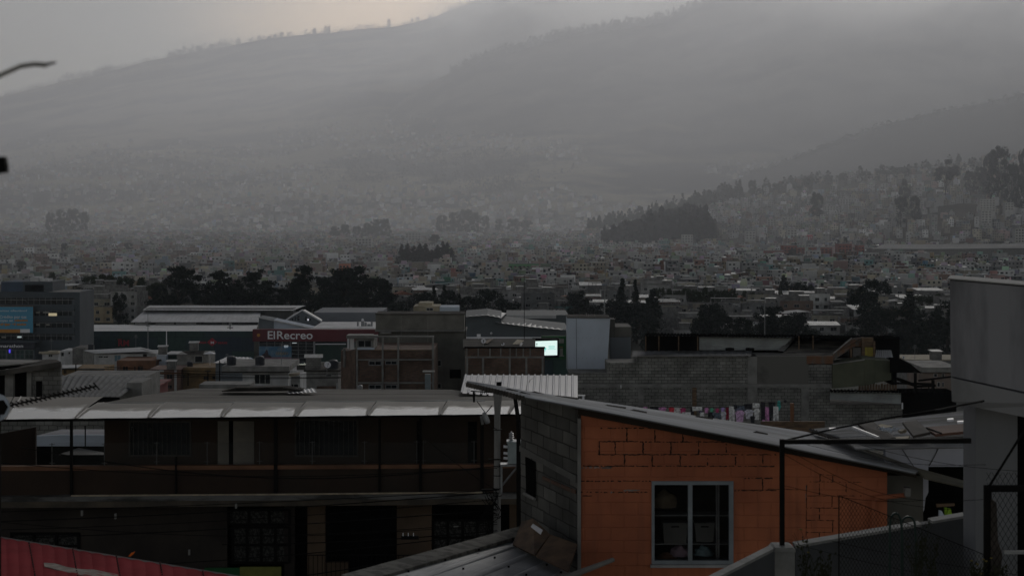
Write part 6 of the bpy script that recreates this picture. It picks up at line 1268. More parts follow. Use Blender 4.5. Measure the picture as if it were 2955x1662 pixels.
m_joint = mat('dark_open_joint', (.03, .018, .014), (.015, .01, .008), scale=5); m_mort = mat('bare_mortar', (.3, .26, .24), (.2, .16, .14), scale=6)
rr = random.Random(8)
def crack(mb, x0, y0, x1, y1, w, gap=.0, jit=1.1, mi=None):
    mi = CM[0]
    L = math.hypot(x1-x0, y1-y0); n = max(2, int(L/5)); px_, py_ = (y1-y0)/L, -(x1-x0)/L; pts = []
    for i in range(n+1):
        t = i/n; j = rr.uniform(-jit, jit)*.5; ww = w*rr.uniform(.35, 1.25); pts.append((x0+(x1-x0)*t+px_*j, y0+(y1-y0)*t+py_*j, ww))
    for (a, b, w0), (c, e, w1) in zip(pts, pts[1:]):
        if rr.random() < gap: continue
        mb.plate([P(a-px_*w0/2, b-py_*w0/2, DO-.003), P(c-px_*w1/2, e-py_*w1/2, DO-.003), P(c+px_*w1/2, e+py_*w1/2, DO-.003), P(a+px_*w0/2, b+py_*w0/2, DO-.003)], .002, mi, d=(0, -1, 0))
CM = [1]
Z = lambda x, y: (1500+x/2.489, 1080+y/2.489)
def zc(mb, x0, y0, x1, y1, w=2.2, gap=.1): a = Z(x0, y0); b = Z(x1, y1); crack(mb, *a, *b, w*1.45, gap*.6, 2.2)
mb = wall_mb
for y, x0, x1, g in ((385, 580, 1180, .5), (482, 572, 900, .25), (485, 900, 1480, .3), (575, 560, 1000, .1), (575, 1000, 1842, .35), (658, 440, 760, .3), (658, 760, 1842, .35), (765, 440, 940, .5), (845, 440, 930, .55), (832, 1542, 1842, .15), (745, 1600, 1842, .5), (870, 450, 560, .5)): zc(mb, x0, y, x1, y, 2.2, g)
for x, y0, y1 in ((770, 385, 482), (970, 400, 482), (1170, 410, 482), (685, 485, 575), (885, 485, 575), (1085, 485, 575), (1285, 490, 575), (1482, 495, 560), (752, 580, 655), (952, 580, 658), (1152, 580, 655), (1350, 600, 655), (1550, 590, 655), (1745, 580, 655), (1745, 750, 830), (572, 480, 580)): zc(mb, x, y0, x, y1, 2.8, .05)
Y = lambda x, y: (2215+x/2.578, 1100+y/2.578)
def yc(x0, y0, x1, y1, w=2.2, g=.12): a = Y(x0, y0); b = Y(x1, y1); crack(mb, *a, *b, w, g)
yc(290, 770, 286, 1200, 2.2); yc(380, 690, 500, 700, 1.6, .4); yc(300, 745, 700, 750, 2, .3); yc(290, 850, 700, 850, 2, .15); yc(290, 940, 525, 942, 2.2); yc(290, 1030, 500, 1035, 2.2); yc(290, 1122, 470, 1122, 2); yc(0, 800, 270, 805, 1.8, .25)
for x, y0, y1 in ((385, 760, 845), (585, 755, 835), (480, 850, 935), (385, 945, 1025), (485, 1035, 1120), (385, 1125, 1165), (485, 700, 745), (390, 690, 745)): yc(x, y0, x, y1, 2.8, .05)
CM[0] = 2
for x0, x1, y in ((445, 660, 668), (590, 660, 672), (745, 860, 832), (640, 664, 845)): zc(mb, x0, y, x1, y, 3.2, .35)
yc(286, 770, 284, 900, 2, .5); mb.build('front_wall', [m_orange, m_joint, m_mort], parent=oh)
sub(oh, 'corner_pipe', m_conc, lambda mb: mb.pbox(1667, 1208, 1676.6, 1900, DO-.06, .1))
# side wall receding to the left
A_, B_ = (1667, DO+.05), (1503, 28.7)
m_side = brick('rough_block_side_wall', (.17, .165, .155), (.09, .088, .083), (.05, .048, .045), w=.40, h=.20, ms=.012, noise_c=.6, irregular=.045)
def side(px, py):
    """a point of the side wall: depth follows from px"""
    xa, xb = (A_[0]-CX)/F*A_[1], (B_[0]-CX)/F*B_[1]; k = (px-CX)/F
    t = (k*A_[1]-xa)/((xb-xa)-k*(B_[1]-A_[1])); d = A_[1]+(B_[1]-A_[1])*t; return P(px, py, d)
mb = MB(); sw = [(1503, 1133), (1667, 1175), (1667, 1900), (1503, 1800)]
mb.plate([side(*q) for q in sw], .18, d=(-.2, .1, 0) if 0 else (1, .3, 0)); mb.build('side_wall', m_side, parent=oh)
mb = MB(); mb.plate([side(1524, 1318)+Vector((-.03, 0, 0)), side(1549, 1332)+Vector((-.03, 0, 0)), side(1549, 1434)+Vector((-.03, 0, 0)), side(1527, 1420)+Vector((-.03, 0, 0))], .02, d=(-1, 0, 0)); mb.build('side_window', m_dark, parent=oh)
sub(oh, 'window_sill', m_conc, lambda mb: mb.tube([side(1521, 1424)+Vector((-.05, 0, 0)), side(1552, 1440)+Vector((-.05, 0, 0))], .03, 5)); sub(oh, 'brick_band', m_redbrick, lambda mb: mb.plate([side(1571, 1373)+Vector((-.02, 0, 0)), side(1666, 1413)+Vector((-.02, 0, 0)), side(1666, 1424)+Vector((-.02, 0, 0)), side(1571, 1388)+Vector((-.02, 0, 0))], .015, d=(-1, 0, 0)))
sub(oh, 'concrete_lintel', mat('dim_concrete', (.14, .137, .13), (.10, .098, .093), scale=2), lambda mb: mb.plate([side(1503, 1285)+Vector((-.015, 0, 0)), side(1666, 1372)+Vector((-.015, 0, 0)), side(1666, 1392)+Vector((-.015, 0, 0)), side(1503, 1302)+Vector((-.015, 0, 0))], .01, d=(-1, 0, 0)))
# window with its room behind
w0, w1 = P(1880, 1626, DO), P(2116, 1387, DO); m_alu = mat('grey_aluminium', (.25, .28, .31), (.2, .225, .25), rough=.5, metal=.2)
mb = MB(); f = .055
for q in ((w0.x, w0.z, w1.x, w0.z+f), (w0.x, w1.z-f, w1.x, w1.z), (w0.x, w0.z+f, w0.x+f*.8, w1.z-f), (w1.x-f*1.2, w0.z+f, w1.x, w1.z-f)): mb.box(q[0], DO-.03, q[1], q[2], DO+.06, q[3])
mm_ = P(1992, 1500, DO).x; mb.box(mm_-.035, DO-.02, w0.z+f, mm_+.03, DO+.05, w1.z-f); wf = mb.build('window_frame', m_alu, parent=oh)
mb = MB(); mb.box(w0.x-.02, DO-.07, w0.z-.045, w1.x+.02, DO-.005, w0.z-.004); mb.build('window_sill', mat('white_sill', (.4, .4, .41), (.3, .3, .3), rough=.8), parent=oh)
m_pane2 = bpy.data.materials.new('window_pane'); m_pane2.use_nodes = True; _b = m_pane2.node_tree.nodes['Principled BSDF']; _b.inputs['Alpha'].default_value = .12; _b.inputs['Roughness'].default_value = .03; _b.inputs['Base Color'].default_value = (.02, .02, .02, 1)
for xa, xb in ((w0.x+f, mm_-.036), (mm_+.031, w1.x-f*1.3)):
    mb = MB(); mb.box(xa, DO+.01, w0.z+f, xb, DO+.015, w1.z-f); mb.build('pane', m_pane2, parent=wf)
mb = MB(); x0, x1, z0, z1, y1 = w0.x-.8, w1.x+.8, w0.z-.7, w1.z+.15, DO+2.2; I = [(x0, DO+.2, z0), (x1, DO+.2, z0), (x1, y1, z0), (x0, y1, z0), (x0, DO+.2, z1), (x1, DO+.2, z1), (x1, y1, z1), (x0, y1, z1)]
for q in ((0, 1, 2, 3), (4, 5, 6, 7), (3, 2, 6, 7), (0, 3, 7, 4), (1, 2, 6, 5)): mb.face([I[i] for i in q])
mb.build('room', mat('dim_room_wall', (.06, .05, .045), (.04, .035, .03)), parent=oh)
dr = DO+.45
sf = thing('shelf_unit', 'metal shelf unit standing behind the orange house window', 'shelf', P(2000, 1626, dr)); sub(sf, 'shelf', m_steel, lambda mb: None) if 0 else None
for y in (1486, 1568, 1618): sub(sf, 'shelf', m_steel, lambda mb: mb.pbox(1870, y, 2130, y+2.2, dr, .35))
for x in (1872, 2066, 2072): sub(sf, 'upright', m_steel, lambda mb: mb.pbox(x, 1395, x+4, 1626, dr-.02, .03))
def crate(px0, px1, py0, py1, label):
    o = thing('storage_crate', label, 'crate', P((px0+px1)/2, py1, dr+.02), 'plastic crates on the shelf'); m = mat('grey_plastic', (.14, .14, .135), (.11, .11, .105), rough=.6)
    sub(o, 'body', m, lambda mb: mb.plate([P(px0, py0+4, dr+.02), P(px1, py0+4, dr+.02), P(px1-4, py1, dr+.02), P(px0+4, py1, dr+.02)], .25, d=(0, 1, 0))); sub(o, 'rim', m, lambda mb: mb.pbox(px0-1.5, py0, px1+1.5, py0+3.8, dr, .29)); c = (px0+px1)/2; sub(o, 'handle', m_dark, lambda mb: mb.pbox(c-11, py0+8, c+11, py0+12, dr+.012, .006))
crate(1913, 1984, 1509, 1567, 'larger grey plastic crate on the shelf behind the left window pane'); crate(2006, 2062, 1509, 1563, 'smaller grey plastic crate on the shelf behind the right window pane')
def heap(px, py, w, h, label, m, name, cat, seed):
    rr = random.Random(seed); mb = MB(); nu, nv = 18, 9; c = P(px, py, dr+.12)
    for j in range(nv+1):
        for i in range(nu):
            a, b = 2*math.pi*i/nu, math.pi*.5*j/nv; v = Vector((math.cos(a)*math.cos(b), math.sin(a)*math.cos(b), math.sin(b))); k = 1+.35*noise.noise(v*2.4+Vector((seed, 0, 0)))
            mb.v.append(tuple(c+Vector((v.x*w/F*dr*.5*k, v.y*.13*k, v.z*h/F*dr*k))))
    for j in range(nv):
        for i in range(nu): mb.f.append((j*nu+i, j*nu+(i+1) % nu, (j+1)*nu+(i+1) % nu, (j+1)*nu+i)); mb.m.append(0); mb.c.append(None)
    one(mb, name, label, cat, m, 'clothes and bedding behind the window', smooth=True)
heap(1917, 1462, 78, 40, 'beige pillow lying high behind the left window pane', mat('beige_cloth', (.2, .16, .11), (.13, .1, .07), scale=4), 'pillow', 'pillow', 2); heap(1960, 1602, 62, 26, 'mauve folded clothes on the lowest shelf', mat('mauve_cloth', (.33, .25, .3), (.25, .18, .22)), 'folded_clothes', 'clothes', 5); heap(2030, 1600, 54, 24, 'bluish folded clothes on the lowest shelf', mat('bluish_cloth', (.2, .3, .33), (.16, .22, .24)), 'folded_clothes', 'clothes', 9); heap(1925, 1611, 60, 18, 'rust coloured folded clothes on the lowest shelf', m_rust, 'folded_clothes', 'clothes', 12)
# roof of the orange house: ruled between its eave and its upper edge
def pl(seq, t):
    t *= len(seq)-1; i = min(int(t), len(seq)-2); f_ = t-i; return P(*seq[i]).lerp(P(*seq[i+1]), f_)
nv, nu = 150, 60; mb = MB()
for j in range(nv+1):
    v = j/nv
    for i in range(nu+1):
        u = i/nu; p = pl(FE, u).lerp(pl(BE, u), v); p.z += .022*math.sin(v*2*math.pi*20)+.012*noise.noise(Vector((u*14, v*3, 0))); mb.v.append(tuple(p))
for j in range(nv):
    for i in range(nu): k = j*(nu+1)+i; mb.f.append((k, k+1, k+nu+2, k+nu+1)); mb.m.append(0); mb.c.append(None)
m_oroof = mat('weathered_fibre_cement', (.50, .51, .54), (.32, .32, .33), scale=.9, rough=.8, detail=9, stretch=(.3, 1, 1))
mb.build('roof', m_oroof, parent=oh, smooth=True)
mb = MB(); mb.tube([P(x, y+1.2, d) for x, y, d in FE[3:]], .011, 5); mb.build('roof_edge_batten', m_skylight, parent=oh)
mb = MB()
for i in range(20):
    u = i/19*.5; p = pl(FE, u); q = p+Vector((0, 0, -.035)); mb.tube([p+Vector((-.02, 0, .02)), q+Vector((-.015, 0, -.02))], .03, 5)
mb.build('corrugation_ends', m_roofdark, parent=oh)
m_eave_shade = mat('eave_shade_black', (.035, .026, .02), (.02, .016, .013), scale=3, rough=.9, stretch=(.3, 1, 1))
sub(oh, 'eave_shade_strip', m_eave_shade, lambda mb: mb.plate([P(1668, rl(1668)+1, DO-.2), P(2645, rl(2645)+1, DO-.2), P(2645, rl(2645)+15, DO-.2), P(1668, rl(1668)+24, DO-.2)], .19, d=(0, 1, 0)))  # dark strip added to stand in for the shade under the eave
for i, (u, v, s) in enumerate(((.62, .55, .10), (.66, .5, .07), (.34, .4, .05), (.5, .8, .05), (.46, .3, .045), (.54, .75, .12), (.72, .85, .09), (.8, .4, .06), (.87, .55, .08))):
    p = pl(FE, u).lerp(pl(BE, u), v)+Vector((0, 0, .03)); mb = MB(); mb.plate([p+Vector((-s*2, -s*.4, .01)), p+Vector((s*1.4, -s*.5, -.03)), p+Vector((s*2, s*.6, -.02)), p+Vector((-s, s*.7, .02))], .02, d=(0, 0, -1)); mb.build('roof_patch', m_roofdark, parent=oh)
bx = thing('brick_coping_pipe', 'white stub pipe rising behind the orange house roof', 'pipe', P(1684, 1165, 70)); sub(bx, 'pipe', m_letter, lambda mb: (mb.tube([P(1684, 1165, 70), P(1684, 1142, 70)], .04, 6), mb.pbox(1668, 1139.5, 1689, 1142.5, 70, .08)))
# orange pipe and rear grey extension at the right end
ex = thing('rear_annex', 'grey block annex with an orange bent pipe at the right end of the orange house', 'annex', P(2560, 1500, 26.6)); sub(ex, 'wall', m_stain, lambda mb: mb.pbox(2540, 1372, 2664, 1700, 26.5, 2)); sub(ex, 'dark_gap', m_dark, lambda mb: mb.pbox(2498, 1380, 2539.8, 1700, 26.1, .5)); sub(ex, 'orange_pipe', m_orange, lambda mb: mb.tube([P(2520, 1700, 25.9), P(2520, 1440, 25.9), P(2526, 1436, 25.9), P(2612, 1428, 25.9)], .035, 8)); sub(ex, 'pipe_end', m_conc, lambda mb: mb.pbox(2612, 1408, 2628, 1432, 25.8, .15))

# ---- lean-to roof at the bottom centre, planks and log
lt = thing('lean_to', 'grey sheet lean-to roof at the bottom against the block side wall', 'roof', P(1400, 1700, 25))
e0, e1, e2, e3 = P(1508, 1524, 28.3), P(985, 1668, 22.4), P(1560, 1880, 19.0), P(1700, 1700, 25.0)
m_lt = mat('bluish_worn_sheet', (.30, .315, .34), (.20, .21, .225), scale=1.1, rough=.6, detail=9, stretch=(.5, 1, 1)); mb = MB(); mb.corr(e0, e3, e2, e1, .62, .022, trap=True, sub=1); mb.build('sheet', m_lt, parent=lt)
mb = MB(); mb.plate([e0+Vector((0, 0, .05)), e1+Vector((0, 0, .05)), e1+Vector((.32, -.25, .02)), e0+Vector((.2, -.35, .02))], .05, d=(0, 0, -1)); mb.build('mossy_edge', mat('mossy_edge', (.15, .145, .13), (.07, .068, .06), scale=4, rough=.95, lo=.45, hi=.55), parent=lt)
mb = MB(); rr = random.Random(6)
for k in range(1, 7):
    for t in (.12, .35, .58, .8): 
        p = e0.lerp(e3, k/7).lerp(e1.lerp(e2, k/7), t+rr.uniform(-.03, .03)); mb.box(p.x-.015, p.y-.015, p.z+.03, p.x+.015, p.y+.015, p.z+.055)
mb.build('roof_screws', m_dark, parent=lt)
sub(lt, 'front_wall', m_dark, lambda mb: mb.plate([e1-Vector((0, 0, .3)), e2-Vector((0, 0, .3)), e2-Vector((0, 0, 6)), e1-Vector((0, 0, 6))], .2, d=(.2, 1, 0)))
m_plank = mat('rust_brown_plank', (.16, .105, .07), (.07, .05, .04), scale=2.2, rough=.9, detail=8, stretch=(1, 1, 2.5))
for i, q in enumerate(([(1508, 1508, 27.2), (1542, 1500, 26.9), (1590, 1545, 26.2), (1545, 1605, 25.6), (1482, 1574, 26.6)], [(1590, 1546, 26.1), (1666, 1574, 25.6), (1640, 1652, 24.9), (1548, 1607, 25.5)])):
    mb = MB(); mb.plate([P(*p) for p in q], .03); one(mb, 'rusty_panel', 'rusty brown ribbed panel leaning on the side wall, %s one' % ('upper left', 'lower right')[i], 'panel', m_plank, 'rusty panels leaning on the side wall')
mb = MB(); mb.plate([P(1538, 1512, 26.5), P(1566, 1530, 26.2), P(1560, 1542, 26.1), P(1532, 1520, 26.4)], .02, d=(0, -.7, .7)); one(mb, 'pale_scrap', 'small pale scrap lying on the upper rusty panel', 'scrap', m_letter)
mb = MB(); mb.tube([P(1628, 1668, 24.6), P(1700, 1640, 25), P(1769, 1614, 25.4)], .05, 8, r1=.035); one(mb, 'grey_pole', 'grey weathered pole slanting out from the bottom of the orange wall', 'pole', m_conc)

# ------------------------------------------------------------------ red tile roof bottom left
rd = thing('red_tile_house', 'red pressed tile roof filling the bottom left corner', 'house', P(200, 1700, 20))
c00, c10, c11, c01 = P(-80, 1541, 27), P(712, 1672, 23), P(760, 2050, 15), P(-80, 2000, 16.5)
mb = MB(); nu, nv = 200, 330
L_ = (c10-c00).length; H_ = (c01-c00).length
for j in range(nv+1):
    v = j/nv
    for i in range(nu+1):
        u = i/nu; p = c00.lerp(c10, u).lerp(c01.lerp(c11, u), v)
        s_ = (v*H_/.26) % 1.0; w_ = abs(math.sin(u*L_/.30*math.pi))
        p.z += .010*w_+.045*(1-s_)-.02; mb.v.append(tuple(p))
for j in range(nv):
    ri = int((j+1)/nv*H_/.26) != int(j/nv*H_/.26)
    for i in range(nu): k = j*(nu+1)+i; mb.f.append((k, k+1, k+nu+2, k+nu+1)); mb.m.append(1 if ri else 0); mb.c.append(None)
mb.build('roof', [mat('dusty_red_tile', (.46, .07, .078), (.36, .055, .062), scale=1.3, rough=.85, spec=.05, detail=8), mat('step_dirt_and_shade', (.26, .06, .07), (.16, .04, .05), scale=3)], parent=rd)  # risers darkened: joint dirt plus the shade of each step put into the colour
sub(rd, 'ridge_trim', m_fibro, lambda mb: mb.tube([c00+Vector((0, 0, .02)), c10+Vector((0, 0, .02))], .022, 5))
mb = MB(); q0 = [(128, 1631), (160, 1633), (196, 1644), (236, 1650), (272, 1651), (342, 1666), (342, 1690), (240, 1668), (190, 1658), (130, 1642)]
def onroof(px, py):
    n_ = (c10-c00).cross(c01-c00).normalized(); dr_ = Vector(((px-CX)/F, 1, (HY-py)/F)); o_ = Vector((0, 0, CZ)); t = (c00-o_).dot(n_)/dr_.dot(n_); return o_+dr_*t
mb.plate([onroof(*p)+Vector((0, -.03, .05)) for p in q0], .01, d=(0, 0, -1)); mb.build('pale_patch', mat('worn_cream_patch', (.32, .28, .24), (.2, .15, .13), scale=5), parent=rd)
m_dirtred = mat('dark_red_fixing', (.07, .02, .022))
mb = MB()
for cx_, n_ in ((84, 9), (210, 8), (336, 7), (462, 6), (584, 4)):
    for k in range(n_*2):
        px, py = cx_+k*1.25, 1560+(cx_/790)*120+k*7+2; p = onroof(px, py); mb.box(p.x-.009, p.y-.009, p.z+.03, p.x+.009, p.y+.009, p.z+.06)
mb.build('tile_fixings', m_dirtred, parent=rd); sub(rd, 'wall', m_dark, lambda mb: mb.plate([c00-Vector((0, -.2, .1)), c10-Vector((0, -.2, .1)), c10-Vector((0, -.2, 5)), c00-Vector((0, -.2, 5))], .1, d=(0, -1, 0)))
mb = MB(); mb.plate([P(370, 1604, 25), P(378, 1595, 25), P(389, 1591, 25), (P(384, 1599, 25)), P(376, 1605, 25)], .03, d=(0, 1, 0)); one(mb, 'orange_petal', 'tiny vivid orange flower petal above the red roof edge', 'flower', mat('vivid_orange', (.95, .2, .02), (.8, .12, .01)))

# ------------------------------------------------------------------ near aerial, dish and wire ends at the left edge
ya = thing('yagi_antenna', 'long black comb antenna rising to the right at the left edge', 'antenna', P(14, 1172, 11)); b0, b1 = P(14, 1173, 11), P(277, 1114, 11.6)
sub(ya, 'boom', m_black, lambda mb: mb.tube([b0, b1], .0065, 6))
for i in range(20):
    t = .05+i*.95/19; p = b0.lerp(b1, t); dv = Vector((.012, .22, .014)); s_ = .021*(1 if i < 19 else 1.4)
    sub(ya, 'element', m_black, lambda mb: mb.tube([p+Vector((.004, -.08, s_)), p-Vector((-.004, -.08, s_))], .0052, 5))
sub(ya, 'mast', m_black, lambda mb: mb.tube([P(-6, 1178, 11), P(-6, 1700, 11)], .02, 6))
dish('grey dish rim cut off by the left edge beside the comb antenna', -14, 1176, 10.5, .085, (.55, -.8, .1), .8, m_white2, None)
mb = MB(); mb.tube([P(-40, 238, 3.0), P(10, 214, 3.0), P(60, 192, 3.0), P(100, 186, 3.0), P(135, 189, 3.0)], .0042, 8); one(mb, 'wire_end', 'blurred grey wire end bending across the sky at the left', 'wire', m_fibro)
mb = MB(); mb.tube([P(128, 188.5, 3.0), P(150, 183, 3.0), P(162, 181, 3.0)], .0032, 8, r1=.0016); one(mb, 'wire_tip', 'dark tapering tip on the blurred wire end in the sky', 'wire', m_black)
mb = MB(); mb.plate([P(-30, 456, 3.4), P(11, 452, 3.4), P(17, 480, 3.4), P(16, 499, 3.4), P(-30, 503, 3.4)], .02, d=(0, 1, 0)); mb.tube([P(-20, 503, 3.41), P(-22, 900, 3.41)], .006, 6); one(mb, 'clamp_block', 'small black block poking in from the left edge', 'clamp', m_black)
# ------------------------------------------------------------------ junk roof and yard between the orange house and the tank
jr = thing('patched_roof', 'patched pale roof strewn with boards and scraps right of the orange roof', 'roof', P(2560, 1290, 34))
m_jr = mat('stained_pale_sheet', (.36, .36, .375), (.17, .165, .16), scale=.9, rough=.7, detail=9, stretch=(.35, 1, 1), lo=.4, hi=.6)
mb = MB(); mb.corr(P(2338, 1240, 31), P(2425, 1262, 27.4), P(2830, 1248, 27.4), P(2830, 1181, 33), .12, .03); mb.build('upper_sheet', m_jr, parent=jr)
mb = MB(); mb.corr(P(2425, 1265, 27.3), P(2470, 1296, 25.6), P(2830, 1290, 25.6), P(2830, 1250, 27.3), .12, .03); mb.build('lower_sheet', m_jr, parent=jr)
def scrap(pts, label, m, name='board', cat='board', group='scraps on the patched roof', t=.04):
    mb = MB(); mb.plate([P(*p) for p in pts], t, d=(0, 0, -1)); one(mb, name, label, cat, m, group)
m_dkb = mat('dark_board', (.06, .05, .045), (.04, .034, .03), rough=.9)
scrap([(2475, 1222, 26.9), (2520, 1216, 27.2), (2585, 1262, 25.7), (2540, 1268, 25.7)], 'left dark board lying across the patched roof', m_dkb); scrap([(2604, 1217, 27.0), (2646, 1212, 27.2), (2684, 1246, 26), (2636, 1256, 25.8)], 'broad dark board in the middle of the patched roof', m_dkb)
scrap([(2665, 1232, 27.1), (2830, 1218, 27.2), (2830, 1240, 26.2), (2700, 1252, 25.9)], 'long reddish brown plank beside the concrete tank', mat('reddish_plank', (.14, .07, .05), (.08, .045, .035), rough=.9, stretch=(.3, 1, 1)))
scrap([(2516, 1230, 27.0), (2545, 1222.5, 27.2), (2578, 1229, 27.0), (2535, 1237, 26.6)], 'cream coloured sheet between the two dark boards', m_cream, 'sheet', 'sheet'); scrap([(2592, 1240, 26.8), (2612, 1236.5, 26.9), (2616, 1240, 26.8), (2600, 1244, 26.6)], 'little cream scrap beside the middle board', m_cream, 'scrap', 'scrap'); scrap([(2578, 1261, 25.9), (2625, 1257, 26.1), (2618, 1266, 25.6), (2582, 1268, 25.5)], 'pale flat scrap under the middle board', m_cream, 'scrap', 'scrap')
for i, (x, y, w) in enumerate(((2392, 1234, 20), (2733, 1207, 18), (2762, 1214, 20))): scrap([(x, y, 28.5), (x+w, y-1.5, 28.5), (x+w+1, y+2, 28.2), (x+1, y+3, 28.2)], 'small bright white patch on the pale roof, %s from left' % ORD[i], m_letter, 'white_patch', 'patch', 'white patches on the pale roof', .03)
mb = MB(); rr = random.Random(2); c = P(2560, 1243, 26.4)
for _ in range(120):
    p = c+Vector((rr.gauss(0, .07), rr.gauss(0, .1), rr.gauss(.02, .015))); mb.face([p, p+Vector((rr.uniform(-.05, .05), .02, rr.uniform(-.02, .03))), p+Vector((rr.uniform(-.05, .05), -.02, rr.uniform(-.02, .03)))])
one(mb, 'plastic_bag', 'crumpled bluish white plastic bag on the patched roof', 'bag', m_white2)
mb = MB(); mb.tube([P(2462, 1235, 27), P(2535, 1264, 25.6)], .03, 6); one(mb, 'pale_pipe', 'pale pipe lying beside the left dark board', 'pipe', m_palemetal)
mb = MB(); mb.tube([P(2674, 1234, 26.8), P(2716, 1250, 25.9)], .015, 5); mb.tube([P(2712, 1192, 31), P(2712, 1183, 31)], .02, 5); mb.pbox(2706, 1180, 2720, 1183, 31, .05); one(mb, 'roof_rod', 'thin rod and small fitting on the patched roof', 'rod', m_black)
mb = MB(); [mb.tube([P(2338+i*9, 1238+i*3.2, 30.6-i*.3), P(2346+i*9, 1246+i*3, 30.4-i*.3)], .03, 4) for i in range(10)]; one(mb, 'broken_sheet_edge', 'jagged dark broken edge along the left of the patched roof', 'roof edge', m_dkb)
# white wall under it and dark opening
wy = thing('white_yard_wall', 'bluish white yard wall with a big dark opening below the patched roof', 'wall', P(2680, 1500, 27.5))
mb = MB(); DY = 27.6
mb.pbox(2555, 1282, 2679, 1352, DY, .15); mb.pbox(2662, 1352, 2679, 1376, DY, .15); mb.pbox(2679, 1282, 2830, 1346, DY, .15)
mb.plate([P(2662, 1376, DY), P(2679, 1376, DY), P(2679, 1420, DY), P(2671, 1436, DY), P(2667, 1470, DY), P(2662, 1480, DY)], .15, d=(0, 1, 0)); mb.build('wall', mat('bluish_white_yard_paint', (.62, .63, .72), (.50, .51, .60), scale=.7, rough=.9, grime=.4), parent=wy)
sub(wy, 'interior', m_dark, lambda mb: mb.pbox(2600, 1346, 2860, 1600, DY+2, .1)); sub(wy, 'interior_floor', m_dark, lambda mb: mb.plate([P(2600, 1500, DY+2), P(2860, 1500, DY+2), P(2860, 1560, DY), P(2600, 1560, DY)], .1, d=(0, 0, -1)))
sub(wy, 'cable', m_skylight, lambda mb: (mb.tube([P(2712, 1283, DY-.02), P(2700, 1310, DY-.02), P(2682, 1343, DY-.02)], .008, 4), mb.tube([P(2600, 1290, DY-.02), P(2640, 1350, DY-.02)], .006, 4)))
mb = MB(); mb.corr(P(2636, 1350, 27), P(2668, 1378, 25.8), P(2800, 1408, 25.2), P(2790, 1392, 27), .2, .05); one(mb, 'lean_sheet', 'beige grey corrugated sheet slanting down over the dark opening', 'roof sheet', mat('beige_grey_sheet', (.24, .225, .18), (.15, .14, .115), scale=.8, rough=.9))
mb = MB(); mb.corr(P(2463, 1286, 27.4), P(2480, 1296, 26.9), P(2650, 1362, 26.2), P(2645, 1350, 26.6), .1, .03); one(mb, 'narrow_sheet', 'narrow pale corrugated strip between the orange roof and white wall', 'roof sheet', m_fibro)
hg = thing('clothes_hanger', 'broad brown wooden hanger in the dark opening', 'hanger', P(2730, 1460, 26)); sub(hg, 'bar', m_wood, lambda mb: mb.plate([P(2703, 1454, 26), P(2755, 1452, 26), P(2755, 1459, 26), P(2704, 1463, 26)], .05, d=(0, 1, 0)))
m_neon = mat('neon_yellow_green', (.26, .44, .03), (.2, .34, .03), rough=.8)
mb = MB(); mb.plate([P(2738, 1466, 25.95), P(2744, 1468, 25.95), P(2748, 1486, 25.95), P(2747, 1503, 25.95), P(2732, 1503, 25.95), P(2733, 1482, 25.95)], .06, d=(0, 1, 0)); mb.plate([P(2726, 1464, 25.98), P(2734, 1464, 25.98), P(2731, 1498, 25.98), P(2727, 1490, 25.98)], .05, d=(0, 1, 0)); one(mb, 'neon_shirt', 'neon yellow green shirt on the brown hanger', 'shirt', m_neon)
mb = MB(); mb.plate([P(2711, 1472, 25.95), P(2718, 1474, 25.95), P(2731, 1497, 25.95), P(2728, 1503, 25.95), P(2710, 1503, 25.95)], .06, d=(0, 1, 0)); one(mb, 'white_shirt', 'pale bluish white shirt left of the neon shirt', 'shirt', m_white2)

# ------------------------------------------------------------------ clothes line in front of the block wall
DC = 100.0
mb = MB(); mb.tube([P(1800+i*46, 1172+(3 if i < 9 else -4)*math.sin(math.pi*i/10)-(8 if i > 7 else 0), DC+.1) for i in range(11)], .012, 4); one(mb, 'clothes_line', 'thin clothes line strung before the grey block wall', 'clothes line', m_black)
CL = [((.03, .03, .035), 'black'), ((.45, .2, .38), 'pink'), ((.55, .05, .07), 'red'), ((.6, .58, .6), 'white'), ((.33, .05, .13), 'crimson'), ((.04, .035, .09), 'navy'), ((.1, .35, .22), 'green'), ((.30, .22, .45), 'violet'), ((.12, .35, .42), 'turquoise'), ((.55, .33, .55), 'light pink'), ((.45, .45, .5), 'pale grey'), ((.05, .28, .26), 'teal'), ((.2, .02, .04), 'dark red'), ((.09, .11, .14), 'slate')]
def cloth_mat(i): return mat(CL[i][1].replace(' ', '_')+'_cloth', tuple(min(.9, q*1.8) for q in CL[i][0]), tuple(q*.8 for q in CL[i][0]), scale=7, rough=.95, lo=.45, hi=.62)
